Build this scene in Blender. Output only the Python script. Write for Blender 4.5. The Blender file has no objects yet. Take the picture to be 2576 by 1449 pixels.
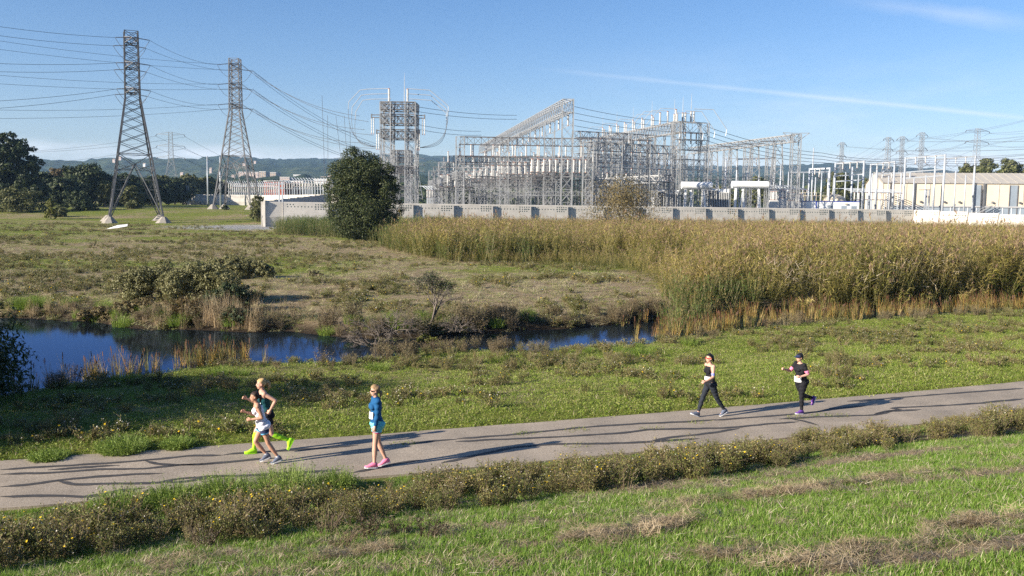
import bpy, bmesh, math, random
import numpy as np
from mathutils import Matrix, Vector, Quaternion
R = math.radians
rng = np.random.default_rng(7)
random.seed(7)
scene = bpy.context.scene
COL = scene.collection

# ---------------------------------------------------------------- camera
FPX = 2235.0                                  # focal length in a 2576 px wide frame
EYE = Vector((0.0, 0.0, 5.55))
PITCH = math.atan(209.5 / FPX)
ROLL = 0.0125
CAMROT = (Matrix.Rotation(R(90) - PITCH, 3, 'X') @ Matrix.Rotation(ROLL, 3, 'Z'))
cam = bpy.data.cameras.new('camera')
cam.sensor_width = 36.0
cam.lens = 36.0 * FPX / 2576.0
cam.clip_start = 0.2
cam.clip_end = 40000.0
camo = bpy.data.objects.new('camera', cam)
camo.matrix_world = Matrix.Translation(EYE) @ CAMROT.to_4x4()
COL.objects.link(camo)
scene.camera = camo

# ---------------------------------------------------------------- sun and sky
SUN_EL = R(21.0)
SUN_H = Vector((-3.80, -2.15)).normalized()   # horizontal direction towards the sun
SUN_V = Vector((SUN_H.x * math.cos(SUN_EL), SUN_H.y * math.cos(SUN_EL), math.sin(SUN_EL)))
sl = bpy.data.lights.new('sun', 'SUN')
sl.energy = 5.0
sl.angle = R(0.53)
sl.color = (1.0, 0.91, 0.78)
so = bpy.data.objects.new('sun', sl)
so.rotation_mode = 'QUATERNION'
so.rotation_quaternion = (-SUN_V).to_track_quat('-Z', 'Y')
so.location = (-60, -40, 60)
COL.objects.link(so)

world = bpy.data.worlds.new('World')
scene.world = world
world.use_nodes = True
wn = world.node_tree.nodes
wl = world.node_tree.links
wn.clear()
def N(tree, t, **kw):
    n = tree.nodes.new(t)
    for k, v in kw.items():
        setattr(n, k, v)
    return n
W = world.node_tree
w_out = N(W, 'ShaderNodeOutputWorld')
w_bg = N(W, 'ShaderNodeBackground')
w_bg.inputs['Strength'].default_value = 0.059
sky = N(W, 'ShaderNodeTexSky')
sky.sky_type = 'NISHITA'
sky.sun_disc = False
sky.sun_elevation = SUN_EL
sky.sun_rotation = math.atan2(SUN_H.x, SUN_H.y)
sky.altitude = 10
sky.air_density = 1.0
sky.dust_density = 0.5
sky.ozone_density = 2.6
# thin cloud: a contrail, some high wisps and a low bank over the hills, all laid out by direction
geo = N(W, 'ShaderNodeTexCoord')
def wmath(op, a, b=None, c=None, clamp=False):
    n = N(W, 'ShaderNodeMath', operation=op)
    n.use_clamp = clamp
    for i, s in enumerate((a, b, c)):
        if s is None:
            continue
        if isinstance(s, (int, float)):
            n.inputs[i].default_value = s
        else:
            wl.new(s, n.inputs[i])
    return n.outputs[0]
def wdot(v):
    n = N(W, 'ShaderNodeVectorMath', operation='DOT_PRODUCT')
    wl.new(geo.outputs['Generated'], n.inputs[0])
    n.inputs[1].default_value = v
    return n.outputs['Value']
def pix_dir(u, v):
    d = CAMROT @ Vector(((u - 1288.0) / FPX, -(v - 724.5) / FPX, -1.0))
    return d.normalized()
def contrail(p, q, width, lo, hi, soft):
    a, b = pix_dir(*p), pix_dir(*q)
    nrm = a.cross(b).normalized()
    tan = (b - a).normalized()
    dist = wmath('ABSOLUTE', wdot(nrm))
    nz = N(W, 'ShaderNodeTexNoise')
    nz.inputs['Scale'].default_value = 26.0
    nz.inputs['Detail'].default_value = 5.0
    wl.new(geo.outputs['Generated'], nz.inputs['Vector'])
    dist = wmath('ADD', dist, wmath('MULTIPLY', wmath('SUBTRACT', nz.outputs['Fac'], 0.5), soft))
    band = wmath('SUBTRACT', 1.0, wmath('DIVIDE', dist, width), clamp=True)
    al = wdot(tan)
    ta, tb = tan.dot(a), tan.dot(b)
    mr = N(W, 'ShaderNodeMapRange')
    mr.inputs['From Min'].default_value = ta
    mr.inputs['From Max'].default_value = tb
    mr.inputs['To Min'].default_value = lo
    mr.inputs['To Max'].default_value = hi
    wl.new(al, mr.inputs['Value'])
    e1 = wmath('MULTIPLY', wmath('SUBTRACT', al, ta), 12.0, clamp=True)
    e2 = wmath('MULTIPLY', wmath('SUBTRACT', tb + 0.08, al), 14.0, clamp=True)
    return wmath('MULTIPLY', wmath('MULTIPLY', wmath('MULTIPLY', band, mr.outputs[0]), e1), e2)
c1 = contrail((1310, 168), (2440, 283), 0.0034, 0.05, 0.34, 0.0028)
c2 = contrail((2060, -8), (2420, 38), 0.010, 0.10, 0.22, 0.012)
# wispy veil low on the right of the view and cloud bank along the hills
sep = N(W, 'ShaderNodeSeparateXYZ')
wl.new(geo.outputs['Generated'], sep.inputs[0])
mp = N(W, 'ShaderNodeMapping')
mp.inputs['Scale'].default_value = (2.2, 2.2, 9.0)
wl.new(geo.outputs['Generated'], mp.inputs['Vector'])
nz2 = N(W, 'ShaderNodeTexNoise')
nz2.inputs['Scale'].default_value = 2.4
nz2.inputs['Detail'].default_value = 7.0
nz2.inputs['Roughness'].default_value = 0.62
wl.new(mp.outputs[0], nz2.inputs['Vector'])
veil = wmath('MULTIPLY', wmath('SUBTRACT', nz2.outputs['Fac'], 0.46), 1.6, clamp=True)
low = wmath('SUBTRACT', 1.0, wmath('MULTIPLY', wmath('ABSOLUTE', wmath('SUBTRACT', sep.outputs['Z'], 0.09)), 11.0), clamp=True)
veil = wmath('MULTIPLY', wmath('MULTIPLY', wmath('MULTIPLY', veil, low), 0.6), wmath('MULTIPLY', wmath('ADD', sep.outputs['X'], 0.05), 3.0, clamp=True))
bank = wmath('MULTIPLY', wmath('SUBTRACT', nz2.outputs['Fac'], 0.36), 5.0, clamp=True)
lowb = wmath('SUBTRACT', 1.0, wmath('MULTIPLY', wmath('ABSOLUTE', wmath('SUBTRACT', sep.outputs['Z'], 0.048)), 70.0), clamp=True)
bank = wmath('MULTIPLY', wmath('MULTIPLY', bank, lowb), 0.75)
cl = wmath('ADD', wmath('ADD', c1, c2), wmath('ADD', veil, bank), clamp=True)
wmix = N(W, 'ShaderNodeMix', data_type='RGBA')
wmix.inputs['B'].default_value = (8.0, 8.1, 8.4, 1)
wl.new(cl, wmix.inputs['Factor'])
hsv = N(W, 'ShaderNodeHueSaturation')
hsv.inputs['Saturation'].default_value = 1.24
wl.new(sky.outputs['Color'], hsv.inputs['Color'])
tint = N(W, 'ShaderNodeMix', data_type='RGBA', blend_type='MULTIPLY')
tint.inputs['Factor'].default_value = 1.0
tint.inputs['B'].default_value = (1.03, 0.97, 1.12, 1)
wl.new(hsv.outputs[0], tint.inputs['A'])
wl.new(tint.outputs['Result'], wmix.inputs['A'])
wl.new(wmix.outputs['Result'], w_bg.inputs['Color'])
wl.new(w_bg.outputs[0], w_out.inputs['Surface'])

vs = scene.view_settings
scene.display_settings.display_device = 'sRGB'
vs.view_transform = 'Standard'
vs.look = 'None'
vs.exposure = 1.25
vs.gamma = 1.0
scene.render.film_transparent = False
cy = scene.cycles
cy.max_bounces = 6
cy.diffuse_bounces = 2
cy.glossy_bounces = 2
cy.transmission_bounces = 3
cy.transparent_max_bounces = 8
cy.volume_bounces = 0
cy.use_denoising = False
cy.caustics_reflective = False
cy.caustics_refractive = False

# ---------------------------------------------------------------- helpers
def G(u, v, z=0.0):
    """point where the sight line of photo position (u, v) meets height z"""
    d = CAMROT @ Vector(((u - 1288.0) / FPX, -(v - 724.5) / FPX, -1.0))
    k = (z - EYE.z) / d.z
    return EYE + d * k
def A(u, v, y):
    """point on the sight line of (u, v) at distance y down the view"""
    d = CAMROT @ Vector(((u - 1288.0) / FPX, -(v - 724.5) / FPX, -1.0))
    return EYE + d * (y / d.y)

def tag(o, label=None, cat=None, group=None, kind=None):
    if label: o['label'] = label
    if cat: o['category'] = cat
    if group: o['group'] = group
    if kind: o['kind'] = kind
    return o
def empty(name, loc, rz=0.0):
    o = bpy.data.objects.new(name, None)
    o.empty_display_size = 0.2
    COL.objects.link(o)
    o.location = loc
    o.rotation_euler = (0, 0, rz)
    return o
def link(name, me, mat=None, parent=None):
    o = bpy.data.objects.new(name, me)
    COL.objects.link(o)
    if mat is not None and len(me.materials) == 0:
        for m in (mat if isinstance(mat, (list, tuple)) else [mat]):
            me.materials.append(m)
    if parent is not None:
        o.parent = parent
    return o
def np_mesh(name, V, F, mi=None, smooth=False):
    """V (n,3) array, F (m,k) array of one polygon size"""
    V = np.asarray(V, dtype=np.float32).reshape(-1, 3)
    F = np.asarray(F, dtype=np.int32)
    m, k = F.shape
    me = bpy.data.meshes.new(name)
    me.vertices.add(len(V))
    me.vertices.foreach_set('co', V.ravel())
    me.loops.add(m * k)
    me.loops.foreach_set('vertex_index', F.ravel())
    me.polygons.add(m)
    me.polygons.foreach_set('loop_start', np.arange(0, m * k, k, dtype=np.int32))
    if mi is not None:
        me.polygons.foreach_set('material_index', np.asarray(mi, dtype=np.int32))
    me.polygons.foreach_set('use_smooth', np.full(m, bool(smooth)))
    me.update(calc_edges=True)
    me.validate()
    return me

class MB:
    """collects shapes and links them as one mesh object"""
    def __init__(self):
        self.v = []; self.f = []; self.mi = []; self.cur = 0
    def add(self, vs_, fs):
        b = len(self.v)
        self.v.extend([tuple(p) for p in vs_])
        for f in fs:
            self.f.append(tuple(i + b for i in f)); self.mi.append(self.cur)
    def bar(self, p, q, w, h=None, caps=True):
        p = Vector(p); q = Vector(q); d = q - p
        if d.length < 1e-6: return
        d.normalize()
        up = Vector((0, 0, 1)) if abs(d.z) < 0.95 else Vector((1, 0, 0))
        a = d.cross(up).normalized(); b = a.cross(d).normalized()
        h = w if h is None else h
        a = a * (w / 2); b = b * (h / 2)
        vs_ = [p - a - b, p + a - b, p + a + b, p - a + b, q - a - b, q + a - b, q + a + b, q - a + b]
        fs = [(0, 1, 5, 4), (1, 2, 6, 5), (2, 3, 7, 6), (3, 0, 4, 7)]
        if caps: fs += [(3, 2, 1, 0), (4, 5, 6, 7)]
        self.add(vs_, fs)
    def box(self, x0, x1, y0, y1, z0, z1):
        vs_ = [(x0, y0, z0), (x1, y0, z0), (x1, y1, z0), (x0, y1, z0), (x0, y0, z1), (x1, y0, z1), (x1, y1, z1), (x0, y1, z1)]
        self.add(vs_, [(3, 2, 1, 0), (4, 5, 6, 7), (0, 1, 5, 4), (1, 2, 6, 5), (2, 3, 7, 6), (3, 0, 4, 7)])
    def tube(self, pts, rad, n=6, caps=True):
        pts = [Vector(p) for p in pts]
        k = len(pts)
        rad = [rad] * k if isinstance(rad, (int, float)) else list(rad)
        rings = []
        ref = None
        for i, p in enumerate(pts):
            d = (pts[min(i + 1, k - 1)] - pts[max(i - 1, 0)])
            d = d.normalized() if d.length > 1e-9 else Vector((0, 0, 1))
            if ref is None:
                up = Vector((0, 0, 1)) if abs(d.z) < 0.9 else Vector((1, 0, 0))
                a = d.cross(up).normalized()
            else:
                a = (ref - d * ref.dot(d))
                a = a.normalized() if a.length > 1e-6 else d.cross(Vector((0.3, 0.5, 0.8))).normalized()
            ref = a
            b = d.cross(a)
            rings.append([p + (a * math.cos(2 * math.pi * j / n) + b * math.sin(2 * math.pi * j / n)) * rad[i] for j in range(n)])
        vs_ = [q for r in rings for q in r]
        fs = []
        for i in range(k - 1):
            for j in range(n):
                j2 = (j + 1) % n
                fs.append((i * n + j, i * n + j2, (i + 1) * n + j2, (i + 1) * n + j))
        if caps:
            fs.append(tuple(range(n - 1, -1, -1)))
            fs.append(tuple((k - 1) * n + j for j in range(n)))
        self.add(vs_, fs)
    def lathe(self, prof, c=(0, 0, 0), n=10):
        """profile [(r, z)...] turned about a vertical axis at c"""
        self.tube([(c[0], c[1], c[2] + z) for r, z in prof], [max(r, 1e-3) for r, z in prof], n)
    def mesh(self, name, smooth=False):
        me = bpy.data.meshes.new(name)
        me.from_pydata(self.v, [], self.f)
        if any(self.mi): me.polygons.foreach_set('material_index', self.mi)
        if smooth: me.polygons.foreach_set('use_smooth', [True] * len(me.polygons))
        me.update()
        return me
    def build(self, name, mat, parent=None, smooth=False):
        return link(name, self.mesh(name, smooth), mat, parent)

# ---------------------------------------------------------------- materials
def new_mat(name):
    m = bpy.data.materials.new(name)
    m.use_nodes = True
    t = m.node_tree
    t.nodes.clear()
    o = N(t, 'ShaderNodeOutputMaterial')
    return m, t, o
def ramp(t, cols, pos=None, interp='LINEAR'):
    r = N(t, 'ShaderNodeValToRGB')
    r.color_ramp.interpolation = interp
    e = r.color_ramp.elements
    n = len(cols)
    for i, c in enumerate(cols):
        p = pos[i] if pos else i / max(1, n - 1)
        if i < 2: el = e[i] if i == 0 or len(e) > 1 else e.new(p)
        else: el = e.new(p)
        el.position = p
        el.color = (*c, 1)
    return r
def tmath(t, op, a, b=None, clamp=False):
    n = N(t, 'ShaderNodeMath', operation=op)
    n.use_clamp = clamp
    for i, s in enumerate((a, b)):
        if s is None: continue
        if isinstance(s, (int, float)): n.inputs[i].default_value = s
        else: t.links.new(s, n.inputs[i])
    return n.outputs[0]
def noise(t, scale, detail=4.0, vec=None, rough=0.5):
    n = N(t, 'ShaderNodeTexNoise')
    n.inputs['Scale'].default_value = scale
    n.inputs['Detail'].default_value = detail
    n.inputs['Roughness'].default_value = rough
    if vec is not None: t.links.new(vec, n.inputs['Vector'])
    return n.outputs['Fac']
def solid(name, col, rough=0.6, metal=0.0, var=0.25, scale=3.0, bump=0.0, bscale=40.0, spec=0.3):
    """painted, cast or galvanised surface with uneven tone"""
    m, t, o = new_mat(name)
    b = N(t, 'ShaderNodeBsdfPrincipled')
    b.inputs['Roughness'].default_value = rough
    b.inputs['Metallic'].default_value = metal
    b.inputs['Specular IOR Level'].default_value = spec
    g = N(t, 'ShaderNodeNewGeometry')
    f = noise(t, scale, 6.0, g.outputs['Position'], 0.6)
    lo = tuple(c * (1 - var) for c in col); hi = tuple(min(1, c * (1 + var)) for c in col)
    r = ramp(t, [lo, hi], [0.3, 0.7])
    t.links.new(f, r.inputs['Fac'])
    t.links.new(r.outputs['Color'], b.inputs['Base Color'])
    if bump:
        bp = N(t, 'ShaderNodeBump')
        bp.inputs['Strength'].default_value = bump
        bp.inputs['Distance'].default_value = 0.02
        t.links.new(noise(t, bscale, 5.0, g.outputs['Position']), bp.inputs['Height'])
        t.links.new(bp.outputs[0], b.inputs['Normal'])
    t.links.new(b.outputs[0], o.inputs['Surface'])
    return m
def foliage(name, cols, trans=0.3, wob=0.35, patch=0.0, pscale=0.08, pcols=None, rough=0.55):
    """leaf colours picked per leaf and per plant; optional patches over the ground"""
    m, t, o = new_mat(name)
    g = N(t, 'ShaderNodeNewGeometry')
    oi = N(t, 'ShaderNodeObjectInfo')
    f = tmath(t, 'ADD', tmath(t, 'MULTIPLY', g.outputs['Random Per Island'], 1 - wob), tmath(t, 'MULTIPLY', oi.outputs['Random'], wob))
    r = ramp(t, cols)
    t.links.new(f, r.inputs['Fac'])
    col = r.outputs['Color']
    if patch and pcols:
        r2 = ramp(t, pcols)
        t.links.new(f, r2.inputs['Fac'])
        nz_ = noise(t, pscale, 3.0, g.outputs['Position'], 0.6)
        k = tmath(t, 'MULTIPLY', tmath(t, 'SUBTRACT', nz_, 0.5 - 0.16), 3.2, clamp=True)
        k = tmath(t, 'MULTIPLY', k, patch)
        mx = N(t, 'ShaderNodeMix', data_type='RGBA')
        t.links.new(k, mx.inputs['Factor'])
        t.links.new(col, mx.inputs['A']); t.links.new(r2.outputs['Color'], mx.inputs['B'])
        col = mx.outputs['Result']
    d = N(t, 'ShaderNodeBsdfPrincipled')
    d.inputs['Roughness'].default_value = rough
    d.inputs['Specular IOR Level'].default_value = 0.25
    t.links.new(col, d.inputs['Base Color'])
    if trans:
        tr = N(t, 'ShaderNodeBsdfTranslucent')
        t.links.new(col, tr.inputs['Color'])
        mx2 = N(t, 'ShaderNodeMixShader')
        mx2.inputs[0].default_value = trans
        t.links.new(d.outputs[0], mx2.inputs[1]); t.links.new(tr.outputs[0], mx2.inputs[2])
        t.links.new(mx2.outputs[0], o.inputs['Surface'])
    else:
        t.links.new(d.outputs[0], o.inputs['Surface'])
    return m
# ================================================================ the ground
ZW = -0.9
def smooth(a, b, x):
    k = np.clip((x - a) / (b - a), 0, 1)
    return k * k * (3 - 2 * k)
def vnoise(x, y, s, seed=0):
    """value noise"""
    x = np.asarray(x, float) / s + seed * 17.3; y = np.asarray(y, float) / s - seed * 9.1
    xi = np.floor(x); yi = np.floor(y); fx = x - xi; fy = y - yi
    fx = fx * fx * (3 - 2 * fx); fy = fy * fy * (3 - 2 * fy)
    def h(a, b):
        n = np.sin(a * 127.1 + b * 311.7 + seed * 74.7) * 43758.5453
        return n - np.floor(n)
    return (h(xi, yi) * (1 - fx) * (1 - fy) + h(xi + 1, yi) * fx * (1 - fy) + h(xi, yi + 1) * (1 - fx) * fy + h(xi + 1, yi + 1) * fx * fy)
def fnoise(x, y, s, seed=0, oc=3):
    v = 0; a = 1; tot = 0
    for i in range(oc):
        v = v + a * vnoise(x, y, s / 2 ** i, seed + i * 3); tot += a; a *= 0.5
    return v / tot
def yfar(x):
    x = np.asarray(x, float)
    xc = np.clip(x, -30, 40)
    base = 22.15 + 0.3607 * xc + 0.00183 * xc * xc
    return base + (x - xc) * (0.3607 + 2 * 0.00183 * xc)
def tpath(x, y):
    """distance beyond the far edge of the path"""
    return (np.asarray(y, float) - yfar(x)) * 0.935
PATH_W = 3.25
near_px = [(0, 1010), (100, 978), (200, 960), (330, 944), (450, 928), (560, 914), (700, 907), (800, 906), (870, 905), (960, 896), (1040, 884), (1100, 876), (1280, 878), (1400, 876), (1560, 866), (1700, 850), (1850, 828), (2000, 812), (2200, 800), (2576, 778)]
far_px = [(0, 800), (200, 808), (340, 828), (480, 832), (640, 838), (700, 834), (800, 845), (900, 855), (1000, 856), (1080, 850), (1200, 838), (1400, 830), (1560, 816), (1640, 806), (1800, 796), (2000, 786), (2300, 775), (2576, 762)]
NE = np.array([[-90, -4.0], [-40, 18.0]] + [list(G(u, v, ZW)[:2]) for u, v in near_px] + [[120, 92.0]])
FE = np.array([[-90, 60.0], [-45, 50.0]] + [list(G(u, v, ZW)[:2]) for u, v in far_px] + [[120, 95.0]])
NE = NE[np.argsort(NE[:, 0])]; FE = FE[np.argsort(FE[:, 0])]
def ynear_w(x): return np.interp(x, NE[:, 0], NE[:, 1]) + 0.5 * (fnoise(x, 0 * np.asarray(x), 1.7, 4) - 0.5)
def yfar_w(x): return np.interp(x, FE[:, 0], FE[:, 1]) + 0.8 * (fnoise(x, 0 * np.asarray(x), 2.1, 5) - 0.5)
WALL_A = Vector((-46.8, 182.0)); WALL_B = Vector((105.0, 235.0))
WSL = (WALL_B.y - WALL_A.y) / (WALL_B.x - WALL_A.x)
def ywall(x): return WALL_A.y + np.maximum(0, np.asarray(x, float) - WALL_A.x) * WSL
def T(x, y):
    x = np.asarray(x, float); y = np.asarray(y, float)
    t = tpath(x, y)
    lev = 0.214 * np.clip(-t - 4.5, 0, None)
    lev = np.where(lev > 3.1, 3.1 + 0.9 * (1 - np.exp(-(lev - 3.1) / 0.9)), lev)
    lev = np.minimum(lev, 3.75) + 0.05 * (fnoise(x, y, 1.4, 2) - 0.5) * smooth(0, 1, -t - 4.5)
    yn = ynear_w(x); yw = yfar_w(x)
    dn = yn - y                      # >0 on the path side of the water
    # path side shelf falling to the water
    shelf = -0.80 * smooth(0.5, 13.0, t) + 0.06 * (fnoise(x, y, 2.2, 1) - 0.5) * smooth(0.3, 2, t)
    shelf = np.where(t < 0.3, lev, shelf)
    k = smooth(0.0, 2.6, dn)
    z_near = shelf * k + (ZW - 0.02) * (1 - k)
    # channel bed
    mid = np.clip(np.minimum(y - yn, yw - y), 0, 3) / 3
    bed = ZW - 0.02 - 0.7 * mid
    # far side
    df = y - yw
    rise = smooth(0, 1.7, df)
    field = -0.42 * (1 - smooth(0.5, 14.0, df)) + 0.5 * smooth(60, 180, y) + 0.16 * (fnoise(x, y, 5.5, 3) - 0.5) * smooth(0.5, 4, df)
    yw_ = ywall(x)
    field = field + 2.7 * smooth(6, 76, y - yw_) + 1.2 * smooth(200, 600, y) * smooth(0, 60, y - yw_ - 80)
    z_far = (ZW - 0.02) * (1 - rise) + field * rise
    z = np.where(dn > 0, z_near, np.where(df > 0, z_far, bed))
    inpath = (t > -PATH_W - 0.25) & (t < 0.2)
    return np.where(inpath, -0.05, z)
def Tz(x, y): return float(T(np.array([x]), np.array([y]))[0])

def lines(segs):
    out = []
    for a, b, s in segs:
        n = max(1, int(round((b - a) / s)))
        out.extend(np.linspace(a, b, n, endpoint=False))
    out.append(segs[-1][1])
    return np.array(out)
gx = lines([(-9000, -1200, 900), (-1200, -300, 90), (-300, -70, 12), (-70, -32, 1.6), (-32, 36, 0.42), (36, 70, 1.6), (70, 300, 12), (300, 1200, 90), (1200, 9000, 900)])
gy = lines([(-300, -20, 30), (-20, 5, 1.6), (5, 62, 0.36), (62, 130, 1.4), (130, 300, 4.0), (300, 700, 25), (700, 2000, 150), (2000, 11000, 900)])
XX, YY = np.meshgrid(gx, gy)
ZZ = T(XX, YY)
nxx, nyy = len(gx), len(gy)
idx = np.arange(nxx * nyy).reshape(nyy, nxx)
F = np.stack([idx[:-1, :-1], idx[:-1, 1:], idx[1:, 1:], idx[1:, :-1]], -1).reshape(-1, 4)
ground_me = np_mesh('ground', np.stack([XX, YY, ZZ], -1).reshape(-1, 3), F, smooth=True)
# what grows or lies where: green, dry litter, gravel, mud
t_ = tpath(XX, YY)
dfw = YY - yfar_w(XX); dnw = ynear_w(XX) - YY
def green_amount(x, y):
    """how green the turf is, 0 dry litter to 1 fresh grass"""
    x = np.asarray(x, float); y = np.asarray(y, float)
    t = tpath(x, y); df = y - yfar_w(x)
    fg = 0.85 + 0.5 * (fnoise(x, y * 1.6, 1.6, 11) - 0.62)
    streak = smooth(0.58, 0.72, fnoise((x * 0.93 + y * 0.36) / 5.0, (y * 0.93 - x * 0.36) * 1.5, 1.2, 12))
    fg = fg - 1.0 * streak * (0.25 + 0.75 * smooth(-2.0, 3.0, x))
    sh = 0.45 + 0.9 * (fnoise(x, y, 3.0, 13) - 0.35) + 0.35 * smooth(3.5, 0.3, t) + 0.2 * smooth(5, 20, x)
    fd = 1.9 * (fnoise(x, y, 7.0, 14, 4) - 0.50) + 0.05 + 0.60 * smooth(100, 135, y) + 0.35 * smooth(62, 75, y) * smooth(95, 85, y)
    return np.clip(np.where(t < 0, fg, np.where(df > 0, fd, sh)), 0, 1)
GA = green_amount(XX, YY)
wallx = ywall(XX)
cor = np.hypot(XX - (-49), (YY - 176) * 1.0)
GR = np.clip(smooth(23, 14, cor + 4 * (fnoise(XX, YY, 3, 21) - 0.5)) + smooth(-3, 2, YY - wallx) * (XX > -50) + smooth(9, 5, np.abs(YY - 250)) * 0, 0, 1)
MU = np.clip(np.maximum(smooth(1.9, 0.4, dfw) * (dfw > -1), smooth(1.2, 0.0, dnw) * (dnw > -1)) + ((dnw <= 0) & (dfw <= 0)), 0, 1)
for nm, arr in (('green', GA), ('gravel', GR), ('mud', MU)):
    at = ground_me.attributes.new(nm, 'FLOAT', 'POINT')
    at.data.foreach_set('value', arr.ravel().astype(np.float32))

def ground_material():
    m, t, o = new_mat('turf and litter')
    g = N(t, 'ShaderNodeNewGeometry')
    P = g.outputs['Position']
    def attr(n):
        a = N(t, 'ShaderNodeAttribute'); a.attribute_name = n; return a.outputs['Fac']
    def mix(f, a, b):
        mx = N(t, 'ShaderNodeMix', data_type='RGBA')
        t.links.new(f, mx.inputs['Factor'])
        for s, k in ((a, 'A'), (b, 'B')):
            if isinstance(s, tuple): mx.inputs[k].default_value = (*s, 1)
            else: t.links.new(s, mx.inputs[k])
        return mx.outputs['Result']
    fine = noise(t, 7.0, 8.0, P, 0.72)
    mid = noise(t, 0.55, 6.0, P, 0.65)
    # litter stretched across the view like combed straw
    mpn = N(t, 'ShaderNodeMapping'); mpn.inputs['Scale'].default_value = (0.7, 2.6, 1.0)
    t.links.new(P, mpn.inputs['Vector'])
    straw = noise(t, 2.6, 9.0, mpn.outputs[0], 0.75)
    dry = ramp(t, [(0.075, 0.055, 0.032), (0.22, 0.165, 0.095), (0.35, 0.28, 0.175), (0.46, 0.39, 0.27)], [0.30, 0.46, 0.58, 0.72])
    t.links.new(straw, dry.inputs['Fac'])
    grn = ramp(t, [(0.050, 0.062, 0.012), (0.125, 0.150, 0.024), (0.215, 0.235, 0.048), (0.31, 0.29, 0.095)], [0.28, 0.45, 0.60, 0.75])
    t.links.new(fine, grn.inputs['Fac'])
    k = tmath(t, 'ADD', attr('green'), tmath(t, 'MULTIPLY', tmath(t, 'SUBTRACT', mid, 0.5), 1.5))
    k = tmath(t, 'ADD', k, tmath(t, 'MULTIPLY', tmath(t, 'SUBTRACT', fine, 0.5), 0.9))
    k = tmath(t, 'MULTIPLY', tmath(t, 'SUBTRACT', k, 0.28), 2.4, clamp=True)
    col = mix(k, dry.outputs['Color'], grn.outputs['Color'])
    grv = ramp(t, [(0.20, 0.20, 0.19), (0.36, 0.35, 0.33)], [0.35, 0.65])
    t.links.new(noise(t, 1.3, 8.0, P, 0.7), grv.inputs['Fac'])
    kg = tmath(t, 'ADD', attr('gravel'), tmath(t, 'MULTIPLY', tmath(t, 'SUBTRACT', mid, 0.5), 0.5))
    kg = tmath(t, 'MULTIPLY', tmath(t, 'SUBTRACT', kg, 0.42), 7.0, clamp=True)
    col = mix(kg, col, grv.outputs['Color'])
    mud = ramp(t, [(0.018, 0.013, 0.009), (0.06, 0.045, 0.030)], [0.35, 0.7])
    t.links.new(fine, mud.inputs['Fac'])
    col = mix(attr('mud'), col, mud.outputs['Color'])
    b = N(t, 'ShaderNodeBsdfPrincipled')
    b.inputs['Roughness'].default_value = 0.95
    b.inputs['Specular IOR Level'].default_value = 0.08
    t.links.new(col, b.inputs['Base Color'])
    bp = N(t, 'ShaderNodeBump'); bp.inputs['Strength'].default_value = 0.9; bp.inputs['Distance'].default_value = 0.12
    t.links.new(tmath(t, 'ADD', fine, tmath(t, 'MULTIPLY', straw, 1.2)), bp.inputs['Height'])
    t.links.new(bp.outputs[0], b.inputs['Normal'])
    t.links.new(b.outputs[0], o.inputs['Surface'])
    return m
tag(link('ground', ground_me, ground_material()), kind='structure')

# ---------------------------------------------------------------- water
def water_material():
    m, t, o = new_mat('still dark water')
    # dark water body; blue put into the mirror colour to deepen the reflected sky
    d = N(t, 'ShaderNodeBsdfDiffuse'); d.inputs['Color'].default_value = (0.010, 0.012, 0.012, 1)
    b = N(t, 'ShaderNodeBsdfGlossy'); b.inputs['Color'].default_value = (0.34, 0.52, 0.92, 1); b.inputs['Roughness'].default_value = 0.02
    fr = N(t, 'ShaderNodeFresnel'); fr.inputs['IOR'].default_value = 1.333
    mxs = N(t, 'ShaderNodeMixShader')
    t.links.new(fr.outputs[0], mxs.inputs[0]); t.links.new(d.outputs[0], mxs.inputs[1]); t.links.new(b.outputs[0], mxs.inputs[2])
    g = N(t, 'ShaderNodeNewGeometry')
    mpn = N(t, 'ShaderNodeMapping'); mpn.inputs['Scale'].default_value = (1.0, 1.8, 1.0)
    t.links.new(g.outputs['Position'], mpn.inputs['Vector'])
    bp = N(t, 'ShaderNodeBump'); bp.inputs['Strength'].default_value = 0.10; bp.inputs['Distance'].default_value = 0.03
    t.links.new(noise(t, 2.2, 4.0, mpn.outputs[0], 0.6), bp.inputs['Height'])
    t.links.new(bp.outputs[0], b.inputs['Normal'])
    t.links.new(mxs.outputs[0], o.inputs['Surface'])
    return m
xs = np.linspace(-90, 118, 120)
ya = ynear_w(xs) - 0.7; yb = yfar_w(xs) + 0.5
wv = []; rows = 6
for j in range(rows + 1):
    k = j / rows
    wv.append(np.stack([xs, ya * (1 - k) + yb * k, np.full_like(xs, ZW)], -1))
wv = np.concatenate(wv)
n_ = len(xs)
WF = np.array([[j * n_ + i, j * n_ + i + 1, (j + 1) * n_ + i + 1, (j + 1) * n_ + i] for j in range(rows) for i in range(n_ - 1)])
tag(link('pond_water', np_mesh('pond_water', wv, WF, smooth=True), water_material()), kind='structure')

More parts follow.
